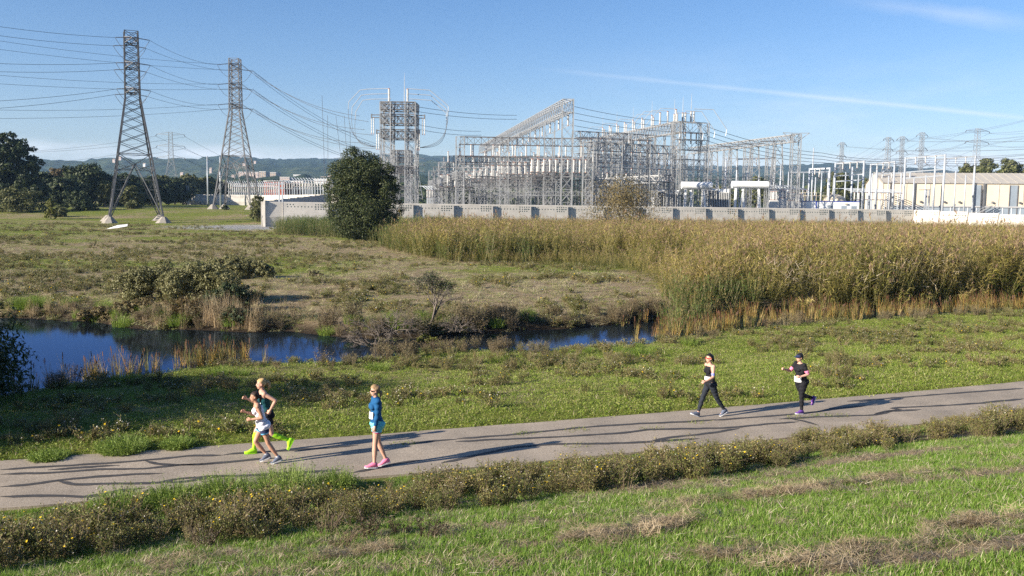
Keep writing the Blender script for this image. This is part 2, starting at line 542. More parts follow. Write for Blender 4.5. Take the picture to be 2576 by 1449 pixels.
# ---------------------------------------------------------------- path
def asphalt():
    m, t, o = new_mat('old asphalt')
    g = N(t, 'ShaderNodeNewGeometry'); P = g.outputs['Position']
    b = N(t, 'ShaderNodeBsdfPrincipled'); b.inputs['Roughness'].default_value = 0.9; b.inputs['Specular IOR Level'].default_value = 0.2
    sp = ramp(t, [(0.175, 0.145, 0.112), (0.345, 0.292, 0.232), (0.56, 0.49, 0.40)], [0.32, 0.52, 0.75])
    t.links.new(noise(t, 26.0, 6.0, P, 0.85), sp.inputs['Fac'])
    bl = ramp(t, [(0.72, 0.72, 0.72), (1.12, 1.10, 1.06)], [0.3, 0.7])
    t.links.new(noise(t, 0.7, 6.0, P, 0.6), bl.inputs['Fac'])
    mx = N(t, 'ShaderNodeMix', data_type='RGBA', blend_type='MULTIPLY'); mx.inputs['Factor'].default_value = 1
    t.links.new(sp.outputs['Color'], mx.inputs['A']); t.links.new(bl.outputs['Color'], mx.inputs['B'])
    t.links.new(mx.outputs['Result'], b.inputs['Base Color'])
    bp = N(t, 'ShaderNodeBump'); bp.inputs['Strength'].default_value = 0.5; bp.inputs['Distance'].default_value = 0.008
    t.links.new(noise(t, 60.0, 4.0, P, 0.7), bp.inputs['Height'])
    t.links.new(bp.outputs[0], b.inputs['Normal'])
    t.links.new(b.outputs[0], o.inputs['Surface'])
    return m
def path_pt(x, t):
    """point on the path: x along, t across (0 far edge, -PATH_W near edge)"""
    x = np.asarray(x, float)
    return np.stack([x, yfar(x) + np.asarray(t) / 0.935], -1)
px = np.linspace(-70, 80, 500)
e0 = 0.10 * (fnoise(px, 0 * px, 0.9, 31) - 0.5); e1 = 0.10 * (fnoise(px, 0 * px, 0.9, 32) - 0.5)
near = path_pt(px, -PATH_W + e1); far = path_pt(px, 0.0 + e0); midl = path_pt(px, -PATH_W / 2 + 0 * px)
def lay(a, z): return np.concatenate([a, np.full((len(a), 1), z)], 1)
PV = np.concatenate([lay(near, -0.12), lay(near, 0.0), lay(midl, 0.012), lay(far, 0.0), lay(far, -0.12)])
npx = len(px)
PF = np.array([[j * npx + i, j * npx + i + 1, (j + 1) * npx + i + 1, (j + 1) * npx + i] for j in range(4) for i in range(npx - 1)])
path_o = tag(link('path', np_mesh('path', PV, PF), asphalt()), kind='structure')
seal_m = solid('crack sealant', (0.055, 0.052, 0.050), 0.8, 0, 0.3, 4.0)
# sealed cracks, traced along the path from the photograph: (u, v) on the asphalt
seals = [
    [(0, 1182), (120, 1175), (300, 1164), (480, 1148), (560, 1146)],
    [(0, 1195), (160, 1188), (260, 1182), (360, 1180), (430, 1174), (520, 1168), (640, 1158), (700, 1154)],
    [(120, 1183), (260, 1174), (300, 1172)],
    [(360, 1160), (400, 1168), (440, 1172), (540, 1168)],
    [(560, 1146), (600, 1140), (700, 1136), (800, 1130), (900, 1120)],
    [(0, 1226), (100, 1217), (180, 1206), (260, 1200), (330, 1195), (408, 1192)],
    [(140, 1212), (180, 1220), (260, 1218), (330, 1218), (400, 1215), (440, 1206), (520, 1200), (640, 1196), (760, 1190), (860, 1182)],
    [(400, 1215), (470, 1212), (540, 1203)],
    [(0, 1250), (120, 1248), (210, 1250), (270, 1242), (300, 1234), (365, 1230)],
    [(0, 1283), (60, 1276), (115, 1268)],
    [(880, 1190), (950, 1178), (1010, 1164), (1060, 1158)],
    [(1150, 1105), (1250, 1098), (1330, 1090), (1440, 1078), (1550, 1070), (1720, 1062), (1800, 1056)],
    [(1145, 1113), (1230, 1108), (1330, 1104), (1440, 1098), (1550, 1092), (1640, 1082), (1720, 1080), (1860, 1076), (1930, 1068), (2010, 1062)],
    [(1110, 1166), (1180, 1150), (1290, 1126), (1420, 1118), (1560, 1115), (1700, 1108), (1760, 1104)],
    [(1640, 1108), (1700, 1100), (1790, 1090), (1860, 1078)],
    [(1790, 1058), (1860, 1054), (1940, 1048), (2050, 1038), (2100, 1028), (2180, 1022)],
    [(1980, 1052), (2020, 1060), (2060, 1070)],
    [(1960, 1056), (2060, 1050), (2120, 1048), (2200, 1044), (2240, 1036), (2320, 1032)],
    [(2200, 1044), (2230, 1036), (2270, 1032), (2240, 1028), (2330, 1024), (2420, 1018), (2500, 1012), (2576, 1004)],
    [(2130, 1010), (2220, 1004), (2320, 996), (2430, 988), (2576, 978)],
    [(1010, 1118), (1060, 1114), (1150, 1105)],
    [(700, 1250), (820, 1238), (940, 1226), (1040, 1212), (1110, 1196)],
]
for s in seals:
    pts = [G(u, v, 0.0) for u, v in s]
    P = np.array([[p.x, p.y] for p in pts])
    L = np.concatenate([[0], np.cumsum(np.hypot(*np.diff(P, axis=0).T))])
    q = np.linspace(0, L[-1], max(6, int(L[-1] / 0.12)))
    cx = np.interp(q, L, P[:, 0]); cyy = np.interp(q, L, P[:, 1])
    wob_ = 0.11 * (fnoise(q, 0 * q, 0.5, int(abs(P[0, 0] * 7)) % 50) - 0.5)
    dx = np.gradient(cx); dy = np.gradient(cyy); ln = np.hypot(dx, dy); nx_, ny_ = -dy / ln, dx / ln
    hw = 0.042 + 0.050 * fnoise(q, 0 * q + 3, 0.35, 3) + 0.0
    hw *= np.clip(np.minimum(q, L[-1] - q) / 0.25, 0.15, 1)
    cx = cx + nx_ * wob_; cyy = cyy + ny_ * wob_
    a = np.stack([cx - nx_ * hw, cyy - ny_ * hw], -1); b = np.stack([cx + nx_ * hw, cyy + ny_ * hw], -1)
    def onpath(xy):
        t0 = tpath(xy[:, 0], xy[:, 1])
        tc = np.clip(t0, -PATH_W + 0.12, -0.12)
        xy = xy.copy(); xy[:, 1] += (tc - t0) / 0.935
        h = 0.012 * (1 - np.abs(tc + PATH_W / 2) / (PATH_W / 2))
        return np.concatenate([xy, (h + 0.006)[:, None]], 1)
    V = np.concatenate([onpath(a), onpath(b)]); k = len(q)
    FF = np.array([[i, i + 1, k + i + 1, k + i] for i in range(k - 1)])
    link('sealed_crack', np_mesh('sealed_crack', V, FF), seal_m, path_o)

# ---------------------------------------------------------------- hills
HP_U = [-1500, -400, 0, 110, 200, 280, 350, 420, 500, 560, 640, 700, 780, 840, 900, 960, 1060, 1100, 1160, 1260, 1340, 1420, 1520, 1640, 1760, 1900, 2010, 2100, 2180, 2250, 2330, 2400, 2480, 2576, 3000, 4200]
HP_V = [420, 410, 404, 403, 410, 402, 409, 408, 408, 402, 400, 404, 399, 400, 396, 384, 386, 388, 392, 394, 386, 392, 402, 410, 414, 416, 412, 410, 416, 420, 422, 432, 440, 452, 470, 470]
HILL_D = 5200.0
def hill_h(x, y):
    """hill surface: long wooded slopes climbing to a ridge five kilometres off"""
    x = np.asarray(x, float); y = np.asarray(y, float)
    u = 1288 + FPX * x / np.maximum(y, 1)
    top = np.maximum(515 + ROLL * (u - 1288) - np.interp(u, HP_U, HP_V), 22)
    k = np.clip(np.log(np.maximum(y, 900) / 900) / math.log(HILL_D / 900), 0, 1)
    z = EYE.z + top * (0.10 + 0.84 * k ** 0.9) / FPX * np.minimum(y, HILL_D)
    ridg = (fnoise(x, y, 1100, 41, 4) - 0.5) * 120 * smooth(0.1, 0.7, k) * smooth(1.0, 0.85, k)
    trees = (vnoise(x, y, 24, 44) * 12 + vnoise(x, y, 85, 45) * 14 * vnoise(x, y, 300, 46)) * smooth(0.05, 0.3, k)
    z = z + ridg + trees - 4
    return z - np.clip(y - HILL_D, 0, None) * 0.12 - 60 * smooth(1150, 900, y)
def hill_z(x, y): return float(hill_h(np.array([x]), np.array([y]))[0])
def hills():
    us = np.concatenate([np.linspace(-1500, -60, 60), np.linspace(-50, 2640, 640), np.linspace(2660, 4200, 60)])
    ys = np.concatenate([np.geomspace(900, HILL_D, 64), [5500, 6000, 6800]])
    x_at = (us - 1288) / FPX
    XY, YY2 = np.meshgrid(x_at, ys); XX2 = XY * YY2
    V = np.stack([XX2, YY2, hill_h(XX2, YY2)], -1).reshape(-1, 3); n = len(us); nd = len(ys)
    ii = np.arange(n * nd).reshape(nd, n)
    FF = np.stack([ii[:-1, :-1], ii[:-1, 1:], ii[1:, 1:], ii[1:, :-1]], -1).reshape(-1, 4)
    m, t, o = new_mat('wooded hillside')
    g = N(t, 'ShaderNodeNewGeometry'); P = g.outputs['Position']
    b = N(t, 'ShaderNodeBsdfPrincipled'); b.inputs['Roughness'].default_value = 0.95; b.inputs['Specular IOR Level'].default_value = 0.02
    r = ramp(t, [(0.006, 0.012, 0.010), (0.022, 0.038, 0.020), (0.060, 0.080, 0.035), (0.19, 0.155, 0.085)], [0.36, 0.46, 0.56, 0.68])
    ff = tmath(t, 'ADD', tmath(t, 'MULTIPLY', noise(t, 0.022, 8.0, P, 0.8), 0.6), tmath(t, 'MULTIPLY', noise(t, 0.0022, 4.0, P, 0.6), 0.4))
    t.links.new(ff, r.inputs['Fac'])
    t.links.new(r.outputs['Color'], b.inputs['Base Color'])
    bp = N(t, 'ShaderNodeBump'); bp.inputs['Strength'].default_value = 1.0; bp.inputs['Distance'].default_value = 16.0
    t.links.new(noise(t, 0.035, 6.0, P, 0.7), bp.inputs['Height'])
    t.links.new(bp.outputs[0], b.inputs['Normal'])
    t.links.new(b.outputs[0], o.inputs['Surface'])
    tag(link('hills', np_mesh('hills', V, FF, smooth=True), m), kind='structure')
hills()
# ================================================================ walls, pylons, substation
concrete = solid('cast concrete', (0.50, 0.47, 0.42), 0.85, 0, 0.14, 0.6, 0.25, 8.0)
steel = solid('galvanised steel', (0.345, 0.352, 0.355), 0.5, 0.35, 0.22, 0.5)
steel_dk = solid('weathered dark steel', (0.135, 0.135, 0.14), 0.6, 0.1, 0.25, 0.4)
steel_wh = solid('bright galvanised tube', (0.41, 0.44, 0.47), 0.45, 0.2, 0.12, 0.4)
porcelain = solid('grey porcelain', (0.52, 0.52, 0.50), 0.35, 0, 0.12, 1.0)
rust_cap = solid('red oxide cap', (0.30, 0.13, 0.08), 0.7, 0, 0.2, 2.0)
cable_m = solid('stranded cable', (0.10, 0.105, 0.115), 0.6, 0.2, 0.2, 0.2)
white_paint = solid('white paint', (0.74, 0.75, 0.74), 0.5, 0, 0.10, 0.6)
hole_m = solid('bolt hole', (0.05, 0.085, 0.085), 0.8, 0, 0.2, 3.0)

def wchild(o, root_loc):
    o.matrix_parent_inverse = Matrix.Translation(-Vector(root_loc))
    return o
class Thing:
    """an Empty with parts given in world coordinates"""
    def __init__(self, name, loc, label, cat, group=None):
        self.loc = Vector(loc)
        self.o = tag(empty(name, self.loc), label, cat, group)
    def part(self, name, mb, mat, smooth=False, parent=None):
        o = mb.build(name, mat, self.o if parent is None else parent, smooth)
        if parent is None: wchild(o, self.loc)
        return o
    def inst(self, name, me, mat, loc, rot=(0, 0, 0), scale=(1, 1, 1)):
        o = link(name, me, mat, self.o)
        wchild(o, self.loc)
        o.location = loc; o.rotation_euler = rot; o.scale = scale
        return o

def lattice(mb, p, q, w0, w1, bays, leg=0.14, brace=0.08, d0=None, d1=None, side=None, cross=True, flat=False):
    """four-legged lattice from p to q, width w0..w1 (and depth d0..d1)"""
    p = Vector(p); q = Vector(q); ax = (q - p).normalized()
    leg *= 0.82; brace *= 0.80
    if side is None:
        side = Vector((1, 0, 0)) if abs(ax.x) < 0.8 else Vector((0, 1, 0))
    a = (side - ax * side.dot(ax)).normalized(); b = ax.cross(a)
    d0 = w0 if d0 is None else d0; d1 = w1 if d1 is None else d1
    rings = []
    for i in range(bays + 1):
        k = i / bays
        c = p.lerp(q, k); w = (w0 + (w1 - w0) * k) / 2; d = (d0 + (d1 - d0) * k) / 2
        rings.append([c - a * w - b * d, c + a * w - b * d, c + a * w + b * d, c - a * w + b * d])
    for j in range(4):
        mb.bar(rings[0][j], rings[-1][j], leg)
    for i in range(bays):
        for j in range(4):
            j2 = (j + 1) % 4
            if cross:
                mb.bar(rings[i][j], rings[i + 1][j2], brace, caps=False)
                mb.bar(rings[i][j2], rings[i + 1][j], brace, caps=False)
            elif (i + j) % 2:
                mb.bar(rings[i][j], rings[i + 1][j2], brace, caps=False)
            else:
                mb.bar(rings[i][j2], rings[i + 1][j], brace, caps=False)
            if i and not flat: mb.bar(rings[i][j], rings[i][j2], brace, caps=False)
    for j in range(4):
        mb.bar(rings[0][j], rings[0][(j + 1) % 4], brace); mb.bar(rings[-1][j], rings[-1][(j + 1) % 4], brace)

# ---------------------------------------------------------------- concrete walls of overlapping panels
def panel_mesh(L, H):
    prof = [(0.10, 0.0), (-0.28, H * 0.46), (0.10, H * 0.98), (0.16, H), (0.46, H), (0.46, 0.0)]
    mb = MB(); n = len(prof)
    vs_ = [(x, y, z) for x in (0, L) for (y, z) in prof]
    fs = [(i, (i + 1) % n, n + (i + 1) % n, n + i) for i in range(n)]
    fs = [tuple(reversed(f)) for f in fs]
    fs += [tuple(range(n)), tuple(range(2 * n - 1, n - 1, -1))]
    mb.add(vs_, fs)
    return mb.mesh('panel')
def holes_mesh(L, H):
    mb = MB()
    def yy(z):
        return 0.10 + (-0.38) * (1 - abs(z - H * 0.46) / (H * 0.52 if z > H * 0.46 else H * 0.46)) - 0.012
    def dot(x, z, r=0.10):
        r *= 1.4
        mb.add([(x + r * math.cos(k * math.pi / 4), yy(z + r * math.sin(k * math.pi / 4)), z + r * math.sin(k * math.pi / 4)) for k in range(8)], [tuple(range(8))])
    for i in range(12):
        dot(0.8 + i * (L - 1.4) / 11, H * 0.83, 0.085)
    for i in range(5):
        for r in (0.75, 0.67, 0.59) if i else (0.75, 0.67):
            dot(L - 0.45 - i * 0.52, H * (r + 0.16), 0.095)
        if i < 3:
            dot(0.7 + i * 0.6, H * 0.91, 0.085)
    for i in range(10):
        dot(0.8 + i * (L - 1.4) / 9, H * 0.06, 0.05)
    return mb.mesh('bolt_holes')
PL = 8.94; PH = 5.05
pan_me = panel_mesh(PL + 0.05, PH); pan_me.materials.append(concrete)
hol_me = holes_mesh(PL, PH); hol_me.materials.append(hole_m)
def wall_run(name, label, start, ang, n, z0, dz=0.0, proud=0.65, length=PL, holes=True, group=None, h_scale=1.0):
    root = tag(empty(name, (start[0], start[1], z0)), label, 'wall', group)
    d = Vector((math.cos(ang), math.sin(ang), 0))
    tilt = -math.asin(proud / length)
    for i in range(n):
        o = link('panel', pan_me, None, root)
        o.location = d * (length * i) + Vector((0, 0, dz * i - 0.6))
        o.rotation_euler = (0, 0, ang + tilt)
        o.scale = (length / PL, 1, h_scale * (PH + 0.6) / PH)
        if holes:
            hh = link('bolt_holes', hol_me, None, o)
    return root
wang = math.atan2(WALL_B.y - WALL_A.y, WALL_B.x - WALL_A.x)
wlen = (WALL_B - WALL_A).length / 18
wall_run('concrete_wall', 'long grey precast concrete wall with stepped panels along the substation front', (WALL_A.x, WALL_A.y), wang, 18, 0.5, 0.0, length=wlen)
# short end bay and round the corner
ce = Vector((WALL_A.x, WALL_A.y)) - Vector((math.cos(wang), math.sin(wang))) * 3.6
wall_run('concrete_wall', 'short concrete end panel at the gravel corner of the substation wall', (ce.x - 0.9, ce.y + 0.1), wang + 0.05, 1, 0.5, 0, 0.25, length=4.3, holes=False)
back = Vector((-56.0, 272.0))
bd = Vector((back.x - ce.x, back.y - ce.y)); nb = 10
# the return wall climbs with the ground, seen from its shaded inner side
wall_run('concrete_wall', 'shaded concrete return wall of stepped slabs running back from the corner', (back.x, back.y), math.atan2(-bd.y, -bd.x), nb, 2.9, -0.24, 0.5, length=bd.length / nb, holes=False)
# white wall that turns towards the creek on the east side
we0 = WALL_B; we1 = Vector((122.0, 197.0)); wd = we1 - we0
wall_run('concrete_wall', 'sunlit pale concrete wall stepping down beside the cream warehouse', (we0.x + 0.3, we0.y - 0.3), math.atan2(wd.y, wd.x), 5, 0.42, -0.26, 0.42, length=wd.length / 5)
# far wall behind the second pylon
fa = A(462, 517, 400); fb = A(655, 517, 400)
fd = Vector((fb.x - fa.x, fb.y - fa.y))
nfw = 5
wall_run('concrete_wall', 'distant grey concrete wall with stepped panels behind the lattice pylon', (fa.x, fa.y), math.atan2(fd.y, fd.x) + 0.0, nfw, 3.4, 0, 0.42, length=fd.length / nfw)
fc = A(850, 517, 300)
fd2 = Vector((fc.x - fb.x, fc.y - fb.y))
wall_run('concrete_wall', 'distant bright sunlit concrete wall leading from the bush to the dense pine', (fb.x + 0.6, fb.y - 0.2), math.atan2(fd2.y, fd2.x), 12, 3.35, -0.01, 0.2, length=fd2.length / 12, holes=False)

# ---------------------------------------------------------------- pylons
def pyramid(mb, x, y, z0, z1, a, b):
    n = 7
    vs_ = [(x + a * math.cos(2 * math.pi * i / n + 0.4), y + a * math.sin(2 * math.pi * i / n + 0.4), z0) for i in range(n)] + [(x + b * math.cos(2 * math.pi * i / n + 0.4), y + b * math.sin(2 * math.pi * i / n + 0.4), z1) for i in range(n)]
    fs = [(i, (i + 1) % n, n + (i + 1) % n, n + i) for i in range(n)] + [tuple(range(n, 2 * n))]
    mb.add(vs_, fs)
def big_pylon_parts(H=42.7):
    """dead-end pylon: splayed legs, narrow shaft, three levels of arms"""
    P = {}
    wb, ww, hw = 10.8, 3.0, H * 0.645
    m = MB()
    def half(h): return (wb + (ww - wb) * h / hw) / 2 if h < hw else (ww + (2.7 - ww) * (h - hw) / (H - hw)) / 2
    def ring(h):
        w = half(h); return [Vector((-w, -w, h)), Vector((w, -w, h)), Vector((w, w, h)), Vector((-w, w, h))]
    r0, r1, r2 = ring(0), ring(H * 0.257), ring(H * 0.349)
    rw, rt = ring(hw), ring(H)
    for j in range(4):
        m.bar(r0[j], rw[j], 0.34); m.bar(rw[j], rt[j], 0.26)
    P['leg_frame'] = m
    b = MB()
    # leg braces: from each foot up to the middle of the horizontal, with rungs
    for j in range(4):
        j2 = (j + 1) % 4
        mid = (r2[j] + r2[j2]) / 2 - Vector((0, 0, H * 0.055))
        for s, e in ((r0[j], r0[j2]), (r0[j2], r0[j])):
            b.bar(s.lerp(mid, 0.02), mid, 0.16)
            for k in (0.18, 0.36, 0.54, 0.72, 0.9):
                lo = s.lerp(rw[j] if s is r0[j] else rw[j2], k * mid.z / hw)
                b.bar(lo, s.lerp(mid, k), 0.10)
                k2 = min(1, k + 0.18)
                b.bar(s.lerp(mid, k), s.lerp(rw[j] if s is r0[j] else rw[j2], k2 * mid.z / hw), 0.09)
        b.bar(r1[j].lerp(r1[j2], 0), mid, 0.10); b.bar(r1[j2], mid, 0.10)
        b.bar(r2[j], mid, 0.15); b.bar(r2[j2], mid, 0.15)
        b.bar(r2[j], r2[j2], 0.15)
        lv = [H * k for k in (0.349, 0.41, 0.465, 0.515, 0.56, 0.605, 0.645)]
        for i in range(len(lv) - 1):
            ra, rb = ring(lv[i]), ring(lv[i + 1])
            if j % 2 == 0:
                b.bar(ra[j], rb[j2], 0.13); b.bar(ra[j2], rb[j], 0.11)
            else:
                b.bar(ra[j2], rb[j], 0.12)
        lv = [H * (0.645 + 0.355 * k / 9) for k in range(10)]
        for i in range(9):
            ra, rb = ring(lv[i]), ring(lv[i + 1])
            b.bar(ra[j], rb[j2], 0.10); b.bar(ra[j2], rb[j], 0.10); b.bar(rb[j], rb[j2], 0.10)
    P['bracing'] = b
    arms = []
    tips = []
    for h in (0.684, 0.817, 0.946):
        for s in (-1, 1):
            a = MB(); z = H * h; w = half(z)
            tip = Vector((0, s * 5.6, z + 0.1)); tips.append(tip)
            for x in (-w, w):
                for zz in (0.9, -0.5):
                    a.bar((x, s * w, z + zz), tip, 0.13)
                a.bar((x, s * w, z + 0.9), (x * 0.5, s * (w + 5.6) / 2, z - 0.2), 0.08)
                a.bar((x, s * w, z - 0.5), (-x, s * w, z - 0.5), 0.12)
            for k in (0.3, 0.55, 0.8):
                xx = w * (1 - k)
                a.bar((-xx, s * (w + (5.6 - w) * k), z + 0.1), (xx, s * (w + (5.6 - w) * k), z + 0.1), 0.09)
            arms.append(a)
    return P, arms, tips
bp_parts, bp_arms, bp_tips = big_pylon_parts()
bp_me = {k: v.mesh(k) for k, v in bp_parts.items()}
bp_arm_me = [a.mesh('cross_arm') for a in bp_arms]
def string_mesh():
    m = MB()
    prof = []
    for i in range(13):
        z = i * 0.24
        prof += [(0.06, z), (0.17, z + 0.06), (0.06, z + 0.14)]
    m.tube([(0, 0, 0.0)] + [(0, 0, z) for r, z in prof], [0.04] + [r for r, z in prof], 6)
    return m.mesh('insulator_string')
str_me = string_mesh()
str_m = solid('brown glazed insulator', (0.07, 0.055, 0.05), 0.35, 0, 0.2, 3.0)
foot_mb = MB(); pyramid(foot_mb, 0, 0, -0.8, 1.5, 2.6, 0.5)
foot_me = foot_mb.mesh('footing')
def wire(p, q, sag, name='power_line', label=None, group=None, r=0.05, n=22):
    p = Vector(p); q = Vector(q)
    m = MB()
    pts = []
    for i in range(n + 1):
        k = i / n
        c = p.lerp(q, k); c.z -= sag * 4 * k * (1 - k); pts.append(c)
    m.tube(pts, r, 4)
    o = m.build(name, cable_m)
    return tag(o, label, 'cable', group)
foot_m = solid('mossy footing concrete', (0.27, 0.245, 0.21), 0.9, 0, 0.25, 1.5, 0.3, 9.0)
def big_pylon(u, v_base, d, rz, label, mat, zs=1.0):
    base = A(u, v_base, d)
    base.z = Tz(base.x, base.y) + 0.7
    root = tag(empty('lattice_pylon', base, rz), label, 'pylon', 'tall dead-end pylons in the field')
    root.scale = (1, 1, zs)
    for k, me in bp_me.items():
        link(k, me.copy() if len(me.materials) and me.materials[0] != mat else me, mat, root)
    for me in bp_arm_me: link('cross_arm', me.copy() if len(me.materials) and me.materials[0] != mat else me, mat, root)
    M = Matrix.Translation(base) @ Matrix.Rotation(rz, 4, 'Z') @ Matrix.Diagonal((1, 1, zs, 1))
    for sx in (-1, 1):
        for sy in (-1, 1):
            f = link('footing', foot_me, foot_m, root)
            p = M @ Vector((sx * 5.4, sy * 5.4, 0))
            f.location = (sx * 5.4, sy * 5.4, Tz(p.x, p.y) - base.z - 0.1)
    ends = {}
    for i, t in enumerate(bp_tips):
        for s in (-1, 1):
            o = link('insulator_string', str_me, str_m, root)
            o.location = t + Vector((s * 0.3, 0, -0.05))
            o.rotation_euler = (0, R(90 * s + 6 * s), 0)
            ends[(i, s)] = M @ (t + Vector((s * 3.4, 0, -0.4)))
        # jumper loop under the arm
        j = MB(); pts = []
        for k in range(13):
            f = k / 12; x = -3.4 + 6.8 * f
            pts.append(t + Vector((x, 0.0, -0.4 - 3.3 * 4 * f * (1 - f))))
        j.tube(pts, 0.045, 4)
        j.build('jumper_loop', cable_m, root)
    return base, ends
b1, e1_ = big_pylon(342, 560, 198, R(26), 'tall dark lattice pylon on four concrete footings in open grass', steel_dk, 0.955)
b2, e2_ = big_pylon(597, 520, 262, R(1), 'tall pale lattice pylon standing before the distant concrete wall', steel)
# lines: from off to the west past both pylons, and on into the substation
PLn = 'power lines strung over the field'
for i in range(6):
    lvl, sd = 2 - i // 2, i % 2
    e = e1_[(i, -1)]
    far_u = [(-420, 60 - 62 + lvl * 135 + sd * 26)][0]
    wire(e, A(far_u[0], far_u[1] - 10, 150), 1.2, label='dark power line rising from the footed dark pylon towards the western sky', group=PLn, r=0.036)
    wire(e1_[(i, 1)], e2_[(i, -1)], 1.0, label='power line spanning between the dark pylon and the pale pylon', group=PLn, r=0.034)
    wire(e2_[(i, -1)] + Vector((0, 0, 0.2)), A(-420, 30 + lvl * 115 + sd * 30, 190), 1.6, label='power line passing behind the dark pylon to the pale pylon', group=PLn, r=0.036)

# classic suspension pylon, smaller: arms left and right
def small_pylon(u, vb, vt, d, rz, label, mat, arms=3, base_w=0.27, armw=0.17, slim=False):
    b = A(u, vb, d); top = A(u, vt, d); H = top.z - b.z
    b = Vector((b.x, b.y, b.z))
    root = tag(empty('lattice_pylon', b, rz), label, 'pylon', 'smaller distant pylons')
    mb = MB(); bw = H * base_w if not slim else H * 0.045; tw = H * 0.045
    s = max(0.10, d / 3800)
    if slim:
        lattice(mb, (0, 0, 0), (0, 0, H), bw, tw, 22, s * 1.1, s * 0.7)
    else:
        lattice(mb, (0, 0, 0), (0, 0, H * 0.62), bw, tw * 1.4, 6, s * 1.3, s * 0.8)
        lattice(mb, (0, 0, H * 0.62), (0, 0, H), tw * 1.4, tw, 9, s * 1.1, s * 0.7, flat=True)
    mb.build('shaft', mat, root)
    tips = []
    for i in range(arms):
        z = H * (0.96 - i * (0.155 if not slim else 0.2))
        for sx in (-1, 1):
            am = MB(); L = H * armw * (1.0 if not slim else 0.5)
            tip = Vector((sx * L, 0, z + (0.0 if slim else H * 0.008)))
            for yy in (-tw / 2, tw / 2):
                am.bar((sx * tw / 2, yy, z), tip, s * 0.9); am.bar((sx * tw / 2, yy, z + H * 0.035), tip, s * 0.9)
            am.bar((sx * L * 0.5, -tw / 4, z), (sx * L * 0.5, tw / 4, z), s * 0.7)
            am.build('cross_arm', mat, root)
            ins = MB(); ins.tube([tip, tip + Vector((sx * H * 0.02, 0, -H * 0.028))], s * 1.2, 5)
            ins.build('insulator_string', str_m, root)
            tips.append(Matrix.Translation(b) @ Matrix.Rotation(rz, 4, 'Z') @ (tip + Vector((sx * H * 0.02, 0, -H * 0.028))))
    return tips
t3 = small_pylon(433, 519, 332, 430, R(12), 'small pale pylon with six drooping arms near the end of the distant wall', steel, 3)
for i, tp in enumerate(t3):
    wire(tp, A(-350, 370 + (i // 2) * 40, 420), 5.0, label='faint thin line strung from the small six-armed pylon over the dark trees', group='thin lines of the small pylon', r=0.05)
    wire(tp, A(800, 470 + (i // 2) * 10, 520), 4.0, label='faint thin line running down from the small six-armed pylon to the bus rack', group='thin lines of the small pylon', r=0.05)
tr = []
tr.append(small_pylon(2227, 508, 345, 520, R(28), 'pale wide-legged pylon seen through the tubular gantries', steel, 2, 0.26, 0.10))
tr.append(small_pylon(2449, 508, 323, 480, R(20), 'pale pylon rising behind the cream warehouse roof', steel, 2, 0.26, 0.20))
tr.append(small_pylon(2262, 505, 343, 560, R(10), 'slender lattice mast beside the wide-legged pale pylon', steel, 3, slim=True, armw=0.16))
tr.append(small_pylon(2311, 505, 333, 540, R(10), 'slender lattice mast above the warehouse gable end', steel, 3, slim=True, armw=0.16))
tr.append(small_pylon(2112, 505, 358, 620, R(10), 'slender lattice mast standing beyond the cream dome', steel, 3, slim=True, armw=0.14))
tr.append(small_pylon(1049, 500, 395, 520, R(8), 'small pale pylon just beyond the spiked portal gantry', steel, 3))
for k, tips in enumerate(tr[:5]):
    for i, tp in enumerate(tips):
        wire(tp, A(2760 + 30 * k, 250 + 26 * k + (i // 2) * 55, 430), 4.0, label='hair-thin power line crossing the pale sky over the warehouse', group='thin lines over the warehouse', r=0.05)
        if k < 4:
            wire(tp, A(1880 + 25 * k, 470 + (i // 2) * 14, 560), 6.0, label='hair-thin power line dropping from the eastern pylons into the switchyard', group='thin lines into the switchyard', r=0.045)

# ---------------------------------------------------------------- substation kit
def AY(u, v, d):
    """like A, but kept inside the yard: the front wall runs back towards the east"""
    return A(u, v, d + max(0.0, u - 1450.0) * 0.055)
def post_mesh():
    m = MB(); prof = [(0.16, 0.0), (0.16, 0.05)]
    for i in range(9):
        z = 0.07 + i * 0.095
        prof += [(0.13, z), (0.19, z + 0.035), (0.13, z + 0.08)]
    prof += [(0.15, 0.94), (0.15, 1.0)]
    m.tube([(0, 0, z) for r, z in prof], [r for r, z in prof], 7)
    me = m.mesh('insulator'); me.materials.append(porcelain); me.materials.append(rust_cap)
    mi = [1 if (p.center.z < 0.06 or p.center.z > 0.94) else 0 for p in me.polygons]
    me.polygons.foreach_set('material_index', mi)
    return me
post_me = post_mesh()
col_cache = {}
def col_mesh(h, w, taper=1.0, leg=0.15, brace=0.085):
    key = (round(h, 1), round(w, 2), taper, leg)
    if key not in col_cache:
        mb = MB(); lattice(mb, (0, 0, 0), (0, 0, h), w * taper, w, max(4, int(h / (w * 1.15))), leg, brace)
        me = mb.mesh('lattice_column'); me.materials.append(steel); col_cache[key] = me
    return col_cache[key]
def beam(th, p, q, w=1.8, h=None, mat=None, bays=None, leg=0.14, brace=0.08, cross=False):
    mb = MB(); L = (Vector(q) - Vector(p)).length
    lattice(mb, p, q, w, w, bays or max(3, int(L / w)), leg, brace, d0=h or w, d1=h or w, cross=cross)
    return th.part('truss_beam', mb, mat or steel)
def column(th, x, y, ztop, w=1.9, taper=1.0, leg=0.16, rz=0.0):
    z0 = Tz(x, y) - 0.4
    return th.inst('lattice_column', col_mesh(ztop - z0, w, taper, leg), None, (x, y, z0), (0, 0, rz))
def post(th, x, y, z, h, s=1.0, flip=False):
    return th.inst('insulator', post_me, None, (x, y, z), (math.pi if flip else 0, 0, 0), (s, s, h))
def pipe(th, pts, r=0.075, name='bus_pipe', mat=None):
    mb = MB(); mb.tube(pts, r, 5); return th.part(name, mb, mat or steel_wh)
